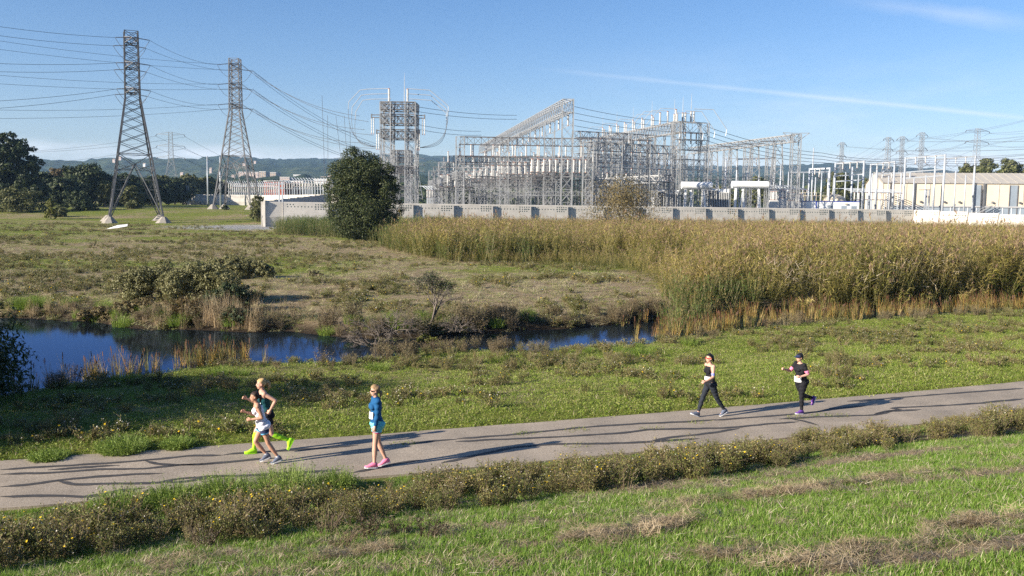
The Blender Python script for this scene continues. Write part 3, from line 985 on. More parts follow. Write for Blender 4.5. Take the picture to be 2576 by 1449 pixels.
def rod(th, x, y, z0, z1, r=0.10):
    mb = MB(); mb.tube([(x, y, z0), (x, y, z0 + (z1 - z0) * 0.6), (x, y, z1)], [r, r * 0.6, 0.03], 5)
    return th.part('lightning_rod', mb, steel_wh)

# --- portal gantry with the tall spike, then the same row marching away behind it
def portal(uL, uR, vt, d, label, full=True):
    pL = AY(uL, vt, d); pR = AY(uR, vt, d); z = (pL.z + pR.z) / 2
    th = Thing('portal_gantry', (pL.x, pL.y, Tz(pL.x, pL.y)), label, 'gantry', 'row of portal gantries')
    sc = (pR.x - pL.x) / 8.9
    w = 2.6 * sc
    for p in (pL, pR):
        for dy in (0, 5.5 * sc):
            column(th, p.x + (w / 2 if p is pL else -w / 2), p.y + dy, z, w, 1.0, 0.24)
    for dy in (0, 5.5 * sc):
        for dz, hh in ((0.9, 1.9), (4.2, 2.4), (8.0, 2.2), (17.0, 1.8)):
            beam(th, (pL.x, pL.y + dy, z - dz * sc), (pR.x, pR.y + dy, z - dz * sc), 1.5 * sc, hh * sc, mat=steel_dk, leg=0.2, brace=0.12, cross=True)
    for x in (pL.x + 0.3, pR.x - 0.3):
        for dz in (1.0, 4.2, 8.0):
            beam(th, (x, pL.y, z - dz * sc), (x, pL.y + 5.5 * sc, z - dz * sc), 1.2 * sc, 1.6 * sc)
    for k, (dz, ex) in enumerate(((3.3, 2.3), (7.2, 1.0))):
        for s, p in ((-1, pL), (1, pR)):
            m = MB(); x0 = p.x; x1 = p.x + s * ex * sc
            for zz in (0, -0.7):
                m.bar((x0, p.y - 0.4, z - dz * sc + zz), (x1, p.y - 0.4, z - dz * sc + zz), 0.22)
            m.bar((x1, p.y - 0.4, z - dz * sc + 0.25), (x1, p.y - 0.4, z - (dz + 0.9) * sc), 0.3)
            th.part('cross_arm', m, steel_dk)
            for q in (0, 0.55):
                post(th, x1 - s * q * sc, p.y - 0.4, z - (dz + 0.6) * sc, 4.3 * sc, 0.75 * sc, True)
    if full:
        for s, p in ((-1, pL), (1, pR)):
            x0 = p.x + (2.1 if s < 0 else -2.1) * sc
            post(th, x0, p.y, z, 3.4 * sc, 1.7 * sc)
            for k in range(3):
                zz = z + (3.3 - k * 1.05) * sc; yy = p.y + k * 2.0
                a = 10.3 - k * 0.55
                pts = [(x0, yy, zz + 0.1), (x0 + s * 5.2 * sc, yy, zz - 0.1), (x0 + s * 7.4 * sc, yy, zz - 0.4), (x0 + s * a * sc, yy, zz - 3.4 * sc), (x0 + s * (a + 0.1) * sc, yy, zz - 5.2 * sc)]
                if s > 0:
                    pts = [(x0, yy, zz + 0.1), (x0 + s * 5.6 * sc, yy, zz - 0.2), (x0 + s * 9.6 * sc, yy, zz - 3.4 * sc), (x0 + s * (10.4 - k * 0.4) * sc, yy, zz - 4.2 * sc), (x0 + s * (10.4 - k * 0.4) * sc, yy, zz - 5.4 * sc)]
                pipe(th, pts, 0.10)
                # cable loop hanging from the pipe end back to the insulators
                e = Vector(pts[-1]); q = Vector((p.x + s * 1.0 * sc, p.y - 0.4, z - 11.4 * sc))
                lp = []
                for i in range(15):
                    f = i / 14
                    c = e.lerp(q, f); c.x += s * 2.2 * sc * math.sin(f * math.pi) * (1 - f * 0.3); c.z -= 2.2 * sc * math.sin(f * math.pi)
                    lp.append(c)
                pipe(th, lp, 0.055, 'cable_loop', cable_m)
        rod(th, pR.x - 2.9 * sc, pR.y, z, z + 7.4 * sc, 0.16)
    return z
portal(958, 1046, 257, 236, 'tall dark portal gantry with bent pipes and a lightning spike')
portal(985, 1034, 378, 330, 'portal gantry framed inside the tall spiked portal', False)
portal(992, 1030, 418, 430, 'distant portal gantry at the far end of the spiked row', False)
for i in range(6):
    lvl, sd = 2 - i // 2, i % 2
    p = AY(905 + lvl * 12 + sd * 22, 292 + lvl * 34 + sd * 14, 240)
    wire(e2_[(i, 1)], p, 2.6, label='power line sloping from the pale pylon down to the spiked portal', group='lines into the portal', r=0.05)
    wire(e2_[(i, 1)] + Vector((0, 0, 0.3)), AY(960 + sd * 20, 372 + lvl * 22, 330), 3.0, label='power line falling from the pale pylon to the rear portals', group='lines into the rear portals', r=0.05)
    if lvl < 2:
        wire(AY(1046, 268 + lvl * 44 + sd * 12, 237), AY(1300 - lvl * 90, 290 + lvl * 40 + sd * 10, 262 + lvl * 40), 0.6, label='level power line from the spiked portal to the long truss', group='level lines to the long truss', r=0.055)
# dropper cables beyond the pine
for u0, v0, u1, v1 in ((810, 240, 818, 480), (824, 290, 826, 500), (845, 292, 866, 470), (866, 292, 874, 420), (880, 310, 884, 440)):
    wire(AY(u0, v0, 262), AY(u1, v1, 262), 0.0, label='thin dropper cable hanging down behind the dense pine', group='dropper cables', r=0.05, n=6)

# --- long truss on lattice columns running away from the wall
def long_truss(u0, v0, d0, u1, v1, d1, ncol, w, depth, label, legw=2.6, extras=None):
    p = AY(u0, v0, d0); q = AY(u1, v1, d1)
    th = Thing('truss_gantry', (p.x, p.y, Tz(p.x, p.y)), label, 'gantry', 'raised truss gantries')
    c0 = p - Vector((0, 0, depth / 2)); c1 = q - Vector((0, 0, depth / 2))
    mb = MB(); lattice(mb, c0, c1, w, w, max(6, int((q - p).length / depth)), 0.2, 0.11, d0=depth, d1=depth, side=Vector((1, 0, 0)), cross=True)
    th.part('truss_beam', mb, steel)
    for i in range(ncol):
        f = (i / (ncol - 1))
        c = p.lerp(q, f)
        column(th, c.x, c.y, c.z - (0 if i == 0 else depth), legw, 1.0, 0.22)
    return th, p, q
thA, pA, qA = long_truss(1429, 250, 215, 1212, 368, 391, 9, 2.5, 3.0, 'long high truss on lattice columns receding from the tallest corner column')
for i in range(14):
    f = 0.04 + i * 0.065; c = pA.lerp(qA, f)
    post(thA, c.x + 1.6, c.y, c.z - 3.0, 2.6, 1.4, True)
for i in range(3):
    pipe(thA, [pA.lerp(qA, 0.02 + i * 0.03) + Vector((1.8, 0, -5.6)), pA.lerp(qA, 0.5) + Vector((1.8, i, -5.9)), pA.lerp(qA, 0.97) + Vector((1.8, 0, -5.6))], 0.07)
thB, pB, qB = long_truss(1710, 306, 216, 1492, 350, 330, 7, 2.4, 2.8, 'truss gantry with insulator posts sloping away from the three-spike frame')
thC, pC, qC = long_truss(2003, 338, 214, 1738, 372, 285, 6, 1.8, 2.0, 'slim truss gantry ending in a flared lattice head', legw=2.2)
# flared head of the slim truss
hd = MB(); hz_ = pC.z + 0.3
for s in (-1, 1):
    hd.bar((pC.x, pC.y, hz_ - 2.6), (pC.x + s * 3.6, pC.y, hz_ + 0.1), 0.16); hd.bar((pC.x, pC.y, hz_), (pC.x + s * 3.6, pC.y, hz_ + 0.1), 0.16)
    hd.bar((pC.x + s * 1.0, pC.y, hz_), (pC.x + s * 1.2, pC.y, hz_ - 1.7), 0.12)
thC.part('flared_head', hd, steel)
# A-shaped legs
for i, f in enumerate((0.16, 0.36, 0.56, 0.76)):
    c = pC.lerp(qC, f); af = MB(); z0 = Tz(c.x, c.y) - 0.3; top = c.z - 2.0
    for s in (-1, 1):
        af.bar((c.x + s * 2.6, c.y - 2, z0), (c.x + s * 1.1, c.y - 2, top + 0.6), 0.30)
    nst = 7
    for j in range(nst):
        k0, k1 = j / nst, (j + 1) / nst
        h0, h1 = z0 + (top - z0) * k0, z0 + (top - z0) * k1
        a0, a1 = 2.6 - 1.5 * k0, 2.6 - 1.5 * k1
        af.bar((c.x - a0, c.y - 2, h0), (c.x + a1, c.y - 2, h1), 0.11); af.bar((c.x + a0, c.y - 2, h0), (c.x - a1, c.y - 2, h1), 0.11)
        af.bar((c.x - a1, c.y - 2, h1), (c.x + a1, c.y - 2, h1), 0.16)
    thC.part('a_frame', af, steel)
    arm = MB(); arm.bar((c.x - 5, c.y - 2.2, top + 0.5), (c.x + 2, c.y - 2.2, top + 0.8), 0.28); thC.part('cross_arm', arm, steel_dk)

# --- frontal frame gantries
def frame(u0, u1, vt, d, ncol, depth, label, w=2.1, lower=(), dark=False, slope=0.0, posts=0, hang=0, group='switchyard frame gantries'):
    p = AY(u0, vt, d); q = AY(u1, vt + ROLL * (u1 - u0) * 0 , d + slope); q.z = p.z
    th = Thing('frame_gantry', (p.x, p.y, Tz(p.x, p.y)), label, 'gantry', group)
    m_ = steel_dk if dark else steel
    for dz in (0,) + tuple(lower):
        beam(th, p - Vector((0, 0, depth / 2 + dz)), q - Vector((0, 0, depth / 2 + dz)), depth * 0.9, depth, m_, leg=0.19, brace=0.11)
    for i in range(ncol):
        c = p.lerp(q, i / (ncol - 1))
        column(th, c.x, c.y, p.z, w, 1.0, 0.19)
    L = (q - p)
    for i in range(posts):
        c = p + L * ((i + 0.5) / posts); post(th, c.x, c.y, p.z + 0.05, 3.2, 1.3)
    for i in range(hang):
        c = p + L * ((i + 0.5) / hang); post(th, c.x, c.y - 1.0, p.z - depth - 0.05, 2.8, 1.2, True)
    return th, p, q
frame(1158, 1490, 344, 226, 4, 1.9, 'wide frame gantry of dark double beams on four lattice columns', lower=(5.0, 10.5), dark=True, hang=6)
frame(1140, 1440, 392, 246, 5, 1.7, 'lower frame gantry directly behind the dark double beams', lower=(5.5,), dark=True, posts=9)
frame(1112, 1420, 408, 268, 6, 1.6, 'weathered frame gantry in the third row behind the dark beams', lower=(5.0,), posts=10)
frame(1098, 1400, 420, 296, 6, 1.6, 'weathered frame gantry in the fourth row behind the dark beams', lower=(5.0,), posts=8)
frame(1086, 1380, 430, 330, 6, 1.6, 'frame gantry in the rearmost row against the hills', lower=(5.0,), posts=8)
thF, pF, qF = frame(1702, 1772, 306, 214, 2, 2.6, 'frame with three lightning spikes and bent bus pipes on top', w=2.2, lower=(4.4, 9.4, 18.5), hang=5)
thD, pD, qD = frame(1480, 1690, 357, 206, 4, 1.9, 'pale frame gantry with a low second truss beside the brown willow', w=2.3, lower=(8.6,), hang=9)
frame(1450, 1640, 330, 246, 4, 1.7, 'upper frame gantry carrying bus pipes behind the pale frame', w=2.2, lower=(6.0,), hang=8)
frame(1470, 1640, 345, 272, 4, 1.6, 'frame gantry one row behind the bus pipe frame', w=2.2, lower=(6.0, 11.0), hang=6)
frame(1490, 1650, 362, 300, 4, 1.6, 'frame gantry deep in the yard behind the pale frame', w=2.0, lower=(6.0,), posts=6)
frame(1500, 1720, 385, 330, 5, 1.6, 'rear frame gantry between pale frame and hills', w=2.0, lower=(6.0,), posts=6)
# pipes, posts and spikes over the three-spike frame
for i, (u, vt, vr) in enumerate(((1696, 285, 249), (1717, 280, 243), (1738, 275, 235))):
    b = AY(u, 306, 216); t_p = AY(u, vt, 216); r_ = AY(u, vr, 216)
    post(thF, b.x, b.y, pF.z, t_p.z - b.z, 1.6); post(thF, b.x + 0.7, b.y, pF.z, t_p.z - b.z, 1.6)
    rod(thF, b.x, b.y, t_p.z, r_.z, 0.10)
    L = 3.2 + i * 0.9
    pipe(thF, [(b.x + 0.7, b.y, t_p.z + 0.1), (b.x + 0.7 + L, b.y, t_p.z), (b.x + 0.7 + L + 3.6, b.y, t_p.z - 5.0), (b.x + 0.7 + L + 3.4, b.y, t_p.z - 6.6)], 0.09)
for i, (u, vt) in enumerate(((1660, 283), (1679, 280), (1700, 275))):
    b = AY(u, 312, 228); t_p = AY(u, vt, 228)
    post(thB, b.x, b.y, b.z, t_p.z - b.z, 1.6)
    pipe(thB, [(b.x, b.y, t_p.z + 0.1), (b.x - 4.2, b.y, t_p.z + 0.2), (b.x - 8.2, b.y, t_p.z - 4.4), (b.x - 8.3, b.y, t_p.z - 8.0)], 0.085)
for i in range(7):
    c = pB.lerp(qB, 0.25 + 0.1 * i)
    post(thB, c.x, c.y, c.z, 3.4, 1.5); post(thB, c.x + 0.8, c.y + 2, c.z, 3.0, 1.4)
    if i % 2 == 0:
        pipe(thB, [(c.x, c.y, c.z + 3.5), (c.x - 4.0, c.y, c.z + 3.6), (c.x - 7.0, c.y, c.z + 0.5), (c.x - 7.0, c.y, c.z - 2)], 0.08)
        rod(thB, c.x, c.y, c.z + 3.4, c.z + 7.4, 0.08)
for i in range(4):
    p = AY(1478 + 0 * i, 395 - 0 * i, 250)
    wire(AY(1445, 268 + i * 16, 217), AY(1700, 308 + i * 12, 217), 0.5, label='level power line between the tallest column and the three-spike frame', group='level lines between gantries', r=0.05)
    wire(AY(1772, 316 + i * 12, 216), AY(2070, 385 + i * 8, 230), 1.2, label='power line descending from the three-spike frame to the tubular gantries', group='lines to the tubular gantries', r=0.06)
    wire(AY(2070, 385 + i * 8, 230), AY(2280, 398 + i * 4, 222), 0.9, label='power line strung between the two tubular gantries', group='lines between tubular gantries', r=0.06)
    wire(AY(2280, 396 + i * 4, 222), AY(2700, 372 + i * 9, 190), 1.6, label='power line climbing east from the tubular gantry above the warehouse', group='lines leaving east', r=0.05)
# --- low racks of disconnect switches: lattice stands, flat platform, rows of porcelain posts
def rack(u0, u1, vt, d, n, label, ph=3.3, w=1.3):
    p = AY(u0, vt, d); q = AY(u1, vt, d); q.z = p.z
    th = Thing('switch_rack', (p.x, p.y, Tz(p.x, p.y)), label, 'switch rack', 'racks of disconnect switches')
    beam(th, p - Vector((0, 0, 0.5)), q - Vector((0, 0, 0.5)), 2.4, 0.9, steel_dk, leg=0.2, brace=0.12)
    nc = max(3, int((q - p).length / 4.2))
    for i in range(nc):
        c = p.lerp(q, i / (nc - 1)); column(th, c.x, c.y, p.z - 0.9, w, 1.0, 0.15)
    beam(th, p - Vector((0, 0, 5.2)), q - Vector((0, 0, 5.2)), 1.2, 1.0, steel, leg=0.13, brace=0.08)
    for i in range(n):
        c = p.lerp(q, (i + 0.5) / n)
        post(th, c.x, c.y - 0.9, p.z, ph, 1.35); post(th, c.x + 0.3, c.y + 0.9, p.z, ph, 1.35)
    for s in (-0.9, 0.9):
        pipe(th, [p + Vector((0, s, ph + 0.1)), q + Vector((0, s, ph + 0.1))], 0.09)
    return th
rack(1330, 1480, 433, 222, 10, 'nearest rack of tall porcelain posts on a dark platform')
rack(1255, 1430, 438, 240, 12, 'second rack of porcelain posts behind the dark platform')
rack(1215, 1400, 444, 262, 12, 'third rack of porcelain posts in the yard')
rack(1185, 1370, 449, 286, 12, 'fourth rack of porcelain posts in the yard')
rack(1165, 1350, 455, 312, 12, 'rearmost rack of porcelain posts in the yard')
rack(1478, 1690, 452, 232, 9, 'rack of porcelain posts screened by the brown willow')
rack(1490, 1700, 462, 262, 9, 'rear rack of porcelain posts beyond the willow')
rack(1100, 1190, 470, 240, 5, 'small rack of porcelain posts by the dark double beams')
# receding low truss on the west edge of the yard
thG, pG, qG = long_truss(1160, 430, 226, 1082, 457, 330, 8, 1.6, 1.8, 'low truss gantry receding along the west edge of the yard', legw=1.4)
thH, pH, qH = long_truss(1690, 440, 206, 1482, 452, 226, 6, 1.4, 1.7, 'low truss gantry running behind the brown willow', legw=1.3)

# --- transformers
def transformer(u0, u1, vt, d, label):
    p = AY(u0, vt, d); q = AY(u1, vt, d); L = q.x - p.x
    z0 = Tz(p.x, p.y) - 0.2
    th = Thing('transformer', (p.x, p.y, z0), label, 'transformer', 'power transformers in the yard')
    m = MB(); r = 0.95
    m.tube([(p.x - 0.12, p.y, p.z - r), (p.x, p.y, p.z - r), (q.x, p.y, p.z - r), (q.x + 0.12, p.y, p.z - r)], [r * 0.75, r, r, r * 0.75], 28)
    th.part('conservator', m, white_paint)
    b = MB()
    for f in (0.3, 0.74):
        x = p.x + L * f; b.bar((x, p.y, p.z - 2.2 * r), (x + 0.5, p.y, z0 + 4.2), 0.35, 0.5)
    b.bar((p.x + 0.8, p.y - 0.9, p.z - 2.0 * r), (p.x + 0.6, p.y - 0.9, z0 + 2.2), 0.55, 0.5)
    b.bar((p.x + 2.6, p.y - 0.9, p.z - 3.0 * r), (p.x + 1.3, p.y - 0.9, z0 + 1.6), 0.22)
    th.part('support_bracket', b, white_paint)
    t = MB(); t.box(p.x - 7.2, p.x - 0.6, p.y + 0.3, p.y + 3.6, z0, p.z - 1.9 * r - 0.3); th.part('tank', t, white_paint)
    n = 14
    fm = MB(); fm.box(0, 0.16, -1.5, 0, 0, 1); fme = fm.mesh('radiator_fin'); fme.materials.append(porcelain)
    for i in range(n):
        th.inst('radiator_fin', fme, None, (p.x - 7.0 + i * 6.2 / n, p.y + 0.3, z0), scale=(1, 1, p.z - 2.6 * r - z0 - (0.5 if i > n // 2 else 0)))
    t2 = MB(); t2.box(p.x + 0.6, p.x + L - 0.4, p.y + 0.3, p.y + 3.2, z0, z0 + 3.4); th.part('cooling_box', t2, white_paint)
    for i in range(3): post(th, p.x - 5.6 + i * 2.0, p.y + 2, p.z - 1.9 * r - 0.3, 2.6, 1.5)
    return th
transformer(1715, 1783, 457, 212, 'white transformer with its oil cylinder half behind the spiked frame')
transformer(1842, 1921, 455, 212, 'white transformer with an oil cylinder standing clear of lattice')
# small yard equipment between transformers and posts
for i, (u, v) in enumerate(((1945, 492), (1968, 488), (1990, 494), (1960, 500), (2010, 498))):
    b = AY(u, v, 214 + i * 4); z0 = Tz(b.x, b.y)
    th = Thing('circuit_breaker', (b.x, b.y, z0), ['low circuit breaker with paired bushings next to the clear oil cylinder', 'low circuit breaker under the westmost legs of the slim truss', 'low circuit breaker beside the flared truss head column', 'rear circuit breaker half hidden behind the breaker row', 'circuit breaker standing next to the blue-trimmed cabin'][i], 'breaker', 'circuit breakers under the slim truss')
    m = MB(); m.box(b.x - 1.1, b.x + 1.1, b.y - 0.7, b.y + 0.7, z0, b.z - 1.2); th.part('cabinet', m, porcelain)
    for s in (-0.7, 0, 0.7):
        for yy in (-0.5, 0.5): post(th, b.x + s, b.y + yy, b.z - 1.2, 2.4, 1.2)
    pipe(th, [(b.x - 1.4, b.y, b.z + 1.2), (b.x + 1.4, b.y, b.z + 1.2)], 0.08)

# --- tubular gantries
def tube_frame(posts_, beams, label):
    pos = [AY(u, v, d) for u, v, d in posts_]
    th = Thing('tubular_gantry', (pos[0].x, pos[0].y, Tz(pos[0].x, pos[0].y)), label, 'gantry', 'tubular steel gantries')
    for p in pos:
        z0 = Tz(p.x, p.y) - 0.3; m = MB()
        m.tube([(p.x, p.y, z0), (p.x, p.y, p.z)], [0.36, 0.27], 10); th.part('post', m, steel_wh, True)
    for i, j, dz in beams:
        a, b = pos[i], pos[j]; m = MB()
        m.bar(a + Vector((0, 0, -dz)), b + Vector((0, 0, -dz)), 0.32 if dz < 1 else 0.26, 0.45 if dz < 1 else 0.32); th.part('cross_beam', m, steel_wh)
        if dz < 1:
            for k in (0.25, 0.5, 0.75):
                c = a.lerp(b, k); post(th, c.x, c.y - 0.3, c.z - 0.2, 1.9, 1.0, True)
                lp = [c + Vector((0, -0.4, -2.1)), c + Vector((1.6, -0.4, -3.4)), c + Vector((3.4, -0.4, -2.4)), c + Vector((4.2, -0.4, -1.2))]
                pipe(th, lp, 0.05, 'cable_loop', cable_m)
    return th
tube_frame([(2278, 396, 222), (2378, 388, 214), (2354, 399, 232), (2454, 391, 226)], [(0, 1, 0.3), (2, 3, 0.3), (0, 1, 4.4), (0, 1, 6.2)], 'tallest tubular gantry of four round posts before the warehouse')
tube_frame([(2102, 409, 226), (2174, 404, 220), (2145, 420, 244)], [(0, 1, 0.3), (0, 1, 3.9), (0, 1, 5.5)], 'tubular gantry with two lower crossbars beside the cream dome')
tube_frame([(2191, 411, 236), (2251, 405, 230), (2207, 416, 250)], [(0, 1, 0.3)], 'tubular gantry with a single beam between the barred gantries')
tube_frame([(2037, 423, 246), (2088, 421, 240)], [(0, 1, 0.3)], 'low tubular gantry next to the flared truss head')
tube_frame([(1985, 432, 280), (2085, 430, 276)], [(0, 1, 0.3)], 'low tubular gantry behind the flared truss head')
tube_frame([(2195, 436, 290), (2290, 432, 284), (2245, 440, 300)], [(0, 1, 0.3)], 'rear tubular gantry beside the wide-legged pylon')
tube_frame([(1855, 398, 262), (1950, 396, 262), (1910, 440, 266)], [(0, 1, 0.3)], 'tubular gantry seen through the slim truss legs')
def pole(u, v, d, label, r=0.3):
    p = AY(u, v, d); z0 = Tz(p.x, p.y) - 0.3; m = MB(); m.tube([(p.x, p.y, z0), (p.x, p.y, p.z)], [r, r * 0.55], 8)
    tag(m.build('steel_pole', steel_wh, None, True), label, 'pole')
pole(2047, 372, 240, 'tall bare steel pole beside the flared lattice head')
pole(521, 392, 330, 'tall tapered pole rising behind the distant wall, west of the pale pylon', 0.34)
pole(553, 394, 330, 'tall tapered pole rising close beside the pale pylon', 0.34)
pole(1772 + 55, 395, 250, 'round steel pole between transformers and slim truss', 0.34)
# --- bus rack behind the far wall
def low_bus(u0, u1, vt, d, n, label):
    p = AY(u0, vt, d); q = AY(u1, vt, d); q.z = p.z
    th = Thing('bus_rack', (p.x, p.y, Tz(p.x, p.y)), label, 'bus rack', 'low bus racks in the far yard')
    for i in range(n):
        c = p.lerp(q, i / (n - 1)); z0 = Tz(c.x, c.y)
        m = MB(); m.tube([(c.x, c.y, z0), (c.x, c.y, p.z - 2.4)], 0.2, 5); th.part('post', m, steel_wh)
        post(th, c.x, c.y, p.z - 2.4, 2.4, 1.6)
        pipe(th, [(c.x, c.y, p.z + 0.1), (c.x - 2.2, c.y + 5, p.z + 1.4), (c.x - 3.4, c.y + 9, p.z + 1.4)], 0.13)
    for dz in (0.1, -2.4):
        pipe(th, [p + Vector((0, 0, dz)), q + Vector((0, 0, dz))], 0.14)
    return th
low_bus(575, 690, 462, 420, 22, 'long bus rack of white porcelain posts behind the pale pylon')
low_bus(585, 700, 470, 405, 22, 'lower bus rack in front of the red building')
low_bus(690, 838, 461, 400, 24, 'bus rack of white posts beside the red building')
low_bus(740, 836, 455, 380, 14, 'bus rack with curved pipes next to the dense pine')
low_bus(1075, 1110, 478, 300, 6, 'short bus rack at the west edge of the main yard')
low_bus(1935, 2030, 476, 262, 12, 'bus rack of paired posts below the slim truss')
low_bus(2150, 2270, 484, 268, 12, 'bus rack of paired posts below the tubular gantries')
for k_, (u_, v_, d_) in enumerate(((1880, 420, 275), (1965, 412, 280), (1992, 428, 290), (2022, 436, 300), (2068, 430, 285), (2128, 432, 290), (2160, 440, 300), (2222, 430, 290), (2236, 442, 280), (1940, 436, 270), (2008, 418, 262), (2052, 446, 268), (2098, 442, 275), (2268, 436, 270), (2300, 446, 262), (2330, 440, 268), (2405, 430, 258), (2430, 440, 262))):
    p_ = AY(u_, v_, d_); z_ = Tz(p_.x, p_.y) - 0.3; m_ = MB(); m_.tube([(p_.x, p_.y, z_), (p_.x, p_.y, p_.z)], [0.3, 0.2], 7)
    tag(m_.build('steel_pole', steel_wh, None, True), 'slim round bus pole standing in the yard east of the transformers', 'pole', 'bus poles in the yard')
def davit(u, v, d, label):
    p = AY(u, v, d); z0 = Tz(p.x, p.y) - 0.3
    th = Thing('surge_post', (p.x, p.y, z0), label, 'post')
    m = MB()
    for s in (-0.35, 0.35): m.bar((p.x + s, p.y, z0), (p.x + s, p.y, p.z), 0.3)
    th.part('post', m, steel_wh)
    m = MB(); m.bar((p.x - 3.0, p.y, p.z), (p.x + 0.8, p.y, p.z + 0.1), 0.2); th.part('top_arm', m, steel_dk)
davit(706, 457, 190, 'pale twin post behind the wall near the gravel corner')
davit(2335, 478, 240, 'twin blue-grey post with a level top arm before the warehouse')
davit(472, 467, 390, 'pale post with a level arm at the end of the distant wall')

# ---------------------------------------------------------------- buildings
cream = solid('cream sheet wall', (0.60, 0.52, 0.395), 0.7, 0, 0.06, 0.3)
cream_roof = solid('tan sheet roof', (0.40, 0.37, 0.32), 0.7, 0, 0.08, 0.3)
glass_b = solid('grey glazing', (0.23, 0.27, 0.31), 0.25, 0, 0.15, 0.4)
grey_base = solid('grey plinth', (0.36, 0.36, 0.36), 0.8, 0, 0.1, 0.4)
trim_m = solid('blue trim', (0.03, 0.06, 0.32), 0.5, 0, 0.05, 1)
def warehouse():
    p = AY(2222, 460, 282); q = AY(2760, 455, 240)
    th = Thing('warehouse', (p.x, p.y, Tz(p.x, p.y)), 'long cream metal warehouse with tan roof and loading bays', 'building')
    z0 = Tz(p.x, p.y) - 1.0; ze = p.z
    d = (q - p); d.z = 0; L = d.length; d.normalize(); n = Vector((-d.y, d.x, 0))
    def W(s, o, z): return p + d * s + n * o + Vector((0, 0, z - p.z))
    W3 = 30.0; rid = 4.2
    m = MB()
    a = [W(0, 0, z0), W(L, 0, z0), W(L, W3, z0), W(0, W3, z0), W(0, 0, ze), W(L, 0, ze), W(L, W3, ze), W(0, W3, ze), W(0, W3 / 2, ze + rid), W(L, W3 / 2, ze + rid)]
    m.add(a, [(0, 1, 5, 4), (1, 2, 6, 9, 5), (2, 3, 7, 6), (3, 0, 4, 8, 7)])
    th.part('wall', m, cream)
    r = MB(); e = 0.5
    zz = 0.12
    r.add([W(-e, -e, ze + zz - 0.14), W(L + e, -e, ze + zz - 0.14), W(L + e, W3 / 2, ze + rid + zz), W(-e, W3 / 2, ze + rid + zz), W(L + e, W3 + e, ze + zz - 0.14), W(-e, W3 + e, ze + zz - 0.14)], [(0, 1, 2, 3), (3, 2, 4, 5)])
    roof = th.part('roof', r, cream_roof)
    mm = MB()
    for i in range(26):
        s = i * L / 25; mm.bar(W(s, -e + 0.1, ze + 0.18), W(s, W3 / 2, ze + rid + 0.2), 0.12, 0.1)
    th.part('roof_seam', mm, cream_roof)
    for i, s in enumerate((10.5, 34.0, 57.0)):
        g = MB(); g.bar(W(s, -0.3, z0), W(s, -0.3, ze - 0.05), 0.7, 0.6); th.part('downpipe', g, steel_dk)
    for s in (0.05, 8.0, 16.0, 24.0, 31.0, 39.0, 47.0, 55.0, 63.0):
        g = MB(); g.bar(W(s, -0.06, z0 + 4.6), W(s, -0.06, ze), 0.18, 0.12); th.part('wall_seam', g, cream_roof)
    g = MB(); g.add([W(3, -0.08, z0 + 1.2), W(L, -0.08, z0 + 1.2), W(L, -0.08, z0 + 4.4), W(3, -0.08, z0 + 4.4)], [(0, 1, 2, 3)]); th.part('glazing_band', g, glass_b)
    g = MB(); g.bar(W(3, -0.2, z0 + 4.7), W(L, -0.2, z0 + 4.7), 0.4, 0.5); th.part('canopy_beam', g, grey_base)
    for i in range(24):
        s = 3 + i * (L - 4) / 23; g = MB(); g.bar(W(s, -0.14, z0 + 1.1), W(s, -0.14, z0 + 4.5), 0.16); th.part('mullion', g, white_paint)
    for s, w_, zb, zt in ((30.5, 2.6, z0 + 2, ze - 0.5), (42.5, 2.6, z0 + 2, ze - 0.5), (50.5, 6.0, z0 + 5.0, ze - 2.2), (64.0, 6.0, z0 + 5.0, ze - 2.2)):
        g = MB(); g.add([W(s, -0.1, zb), W(s + w_, -0.1, zb), W(s + w_, -0.1, zt), W(s, -0.1, zt)], [(0, 1, 2, 3)]); dr = th.part('bay_door', g, glass_b)
        for a_, b_ in ((s, s), (s + w_, s + w_)):
            g = MB(); g.bar(W(a_, -0.18, zb), W(b_, -0.18, zt), 0.25); th.part('door_frame', g, steel_dk)
    for s in (13, 21, 26, 37, 46, 53):
        g = MB(); c = W(s, -0.35, z0 + 6.0); g.bar(c, c + Vector((0, 0, 0.6)), 0.9, 0.5); th.part('wall_lamp', g, steel_dk)
    st = MB()
    for k in range(14):
        c = W(36.0 - k * 0.5, -3.0, z0 + 5.0 - k * 0.3); st.bar(c, c + n * 1.4, 0.5, 0.1)
    for o in (-3.0, -1.6):
        st.bar(W(36.4, o, z0 + 6.2), W(29.4, o, z0 + 2.0), 0.1); st.bar(W(36.4, o, z0 + 5.2), W(29.4, o, z0 + 1.0), 0.16)
    th.part('stair', st, steel)
warehouse()
def hut():
    p = AY(2029, 505, 218); q = AY(2141, 506, 218); z0 = Tz(p.x, p.y) - 0.5
    th = Thing('site_cabin', (p.x, p.y, z0), 'white flat-roofed cabin with blue trim peeking over the wall', 'cabin')
    m = MB(); m.box(p.x, q.x, p.y, p.y + 4, z0, p.z - 0.2); th.part('wall', m, white_paint)
    m = MB(); m.box(p.x - 0.1, q.x + 0.1, p.y - 0.1, p.y + 4.1, p.z - 0.198, p.z); th.part('roof_trim', m, trim_m)
    m = MB(); m.box(p.x + 2.6, p.x + 2.9, p.y - 0.06, p.y - 0.004, z0, p.z - 0.2); th.part('corner_trim', m, trim_m)
    for f in (0.4, 0.66, 0.85):
        m = MB(); x = p.x + (q.x - p.x) * f; m.box(x, x + 1.5, p.y - 0.05, p.y - 0.003, z0 + 1.2, p.z - 1.3); th.part('window', m, glass_b)
    m = MB(); x = p.x + (q.x - p.x) * 0.72; m.box(x, x + 0.7, p.y - 0.5, p.y - 0.003, p.z - 0.9, p.z - 0.5); th.part('wall_lamp', m, cream)
hut()
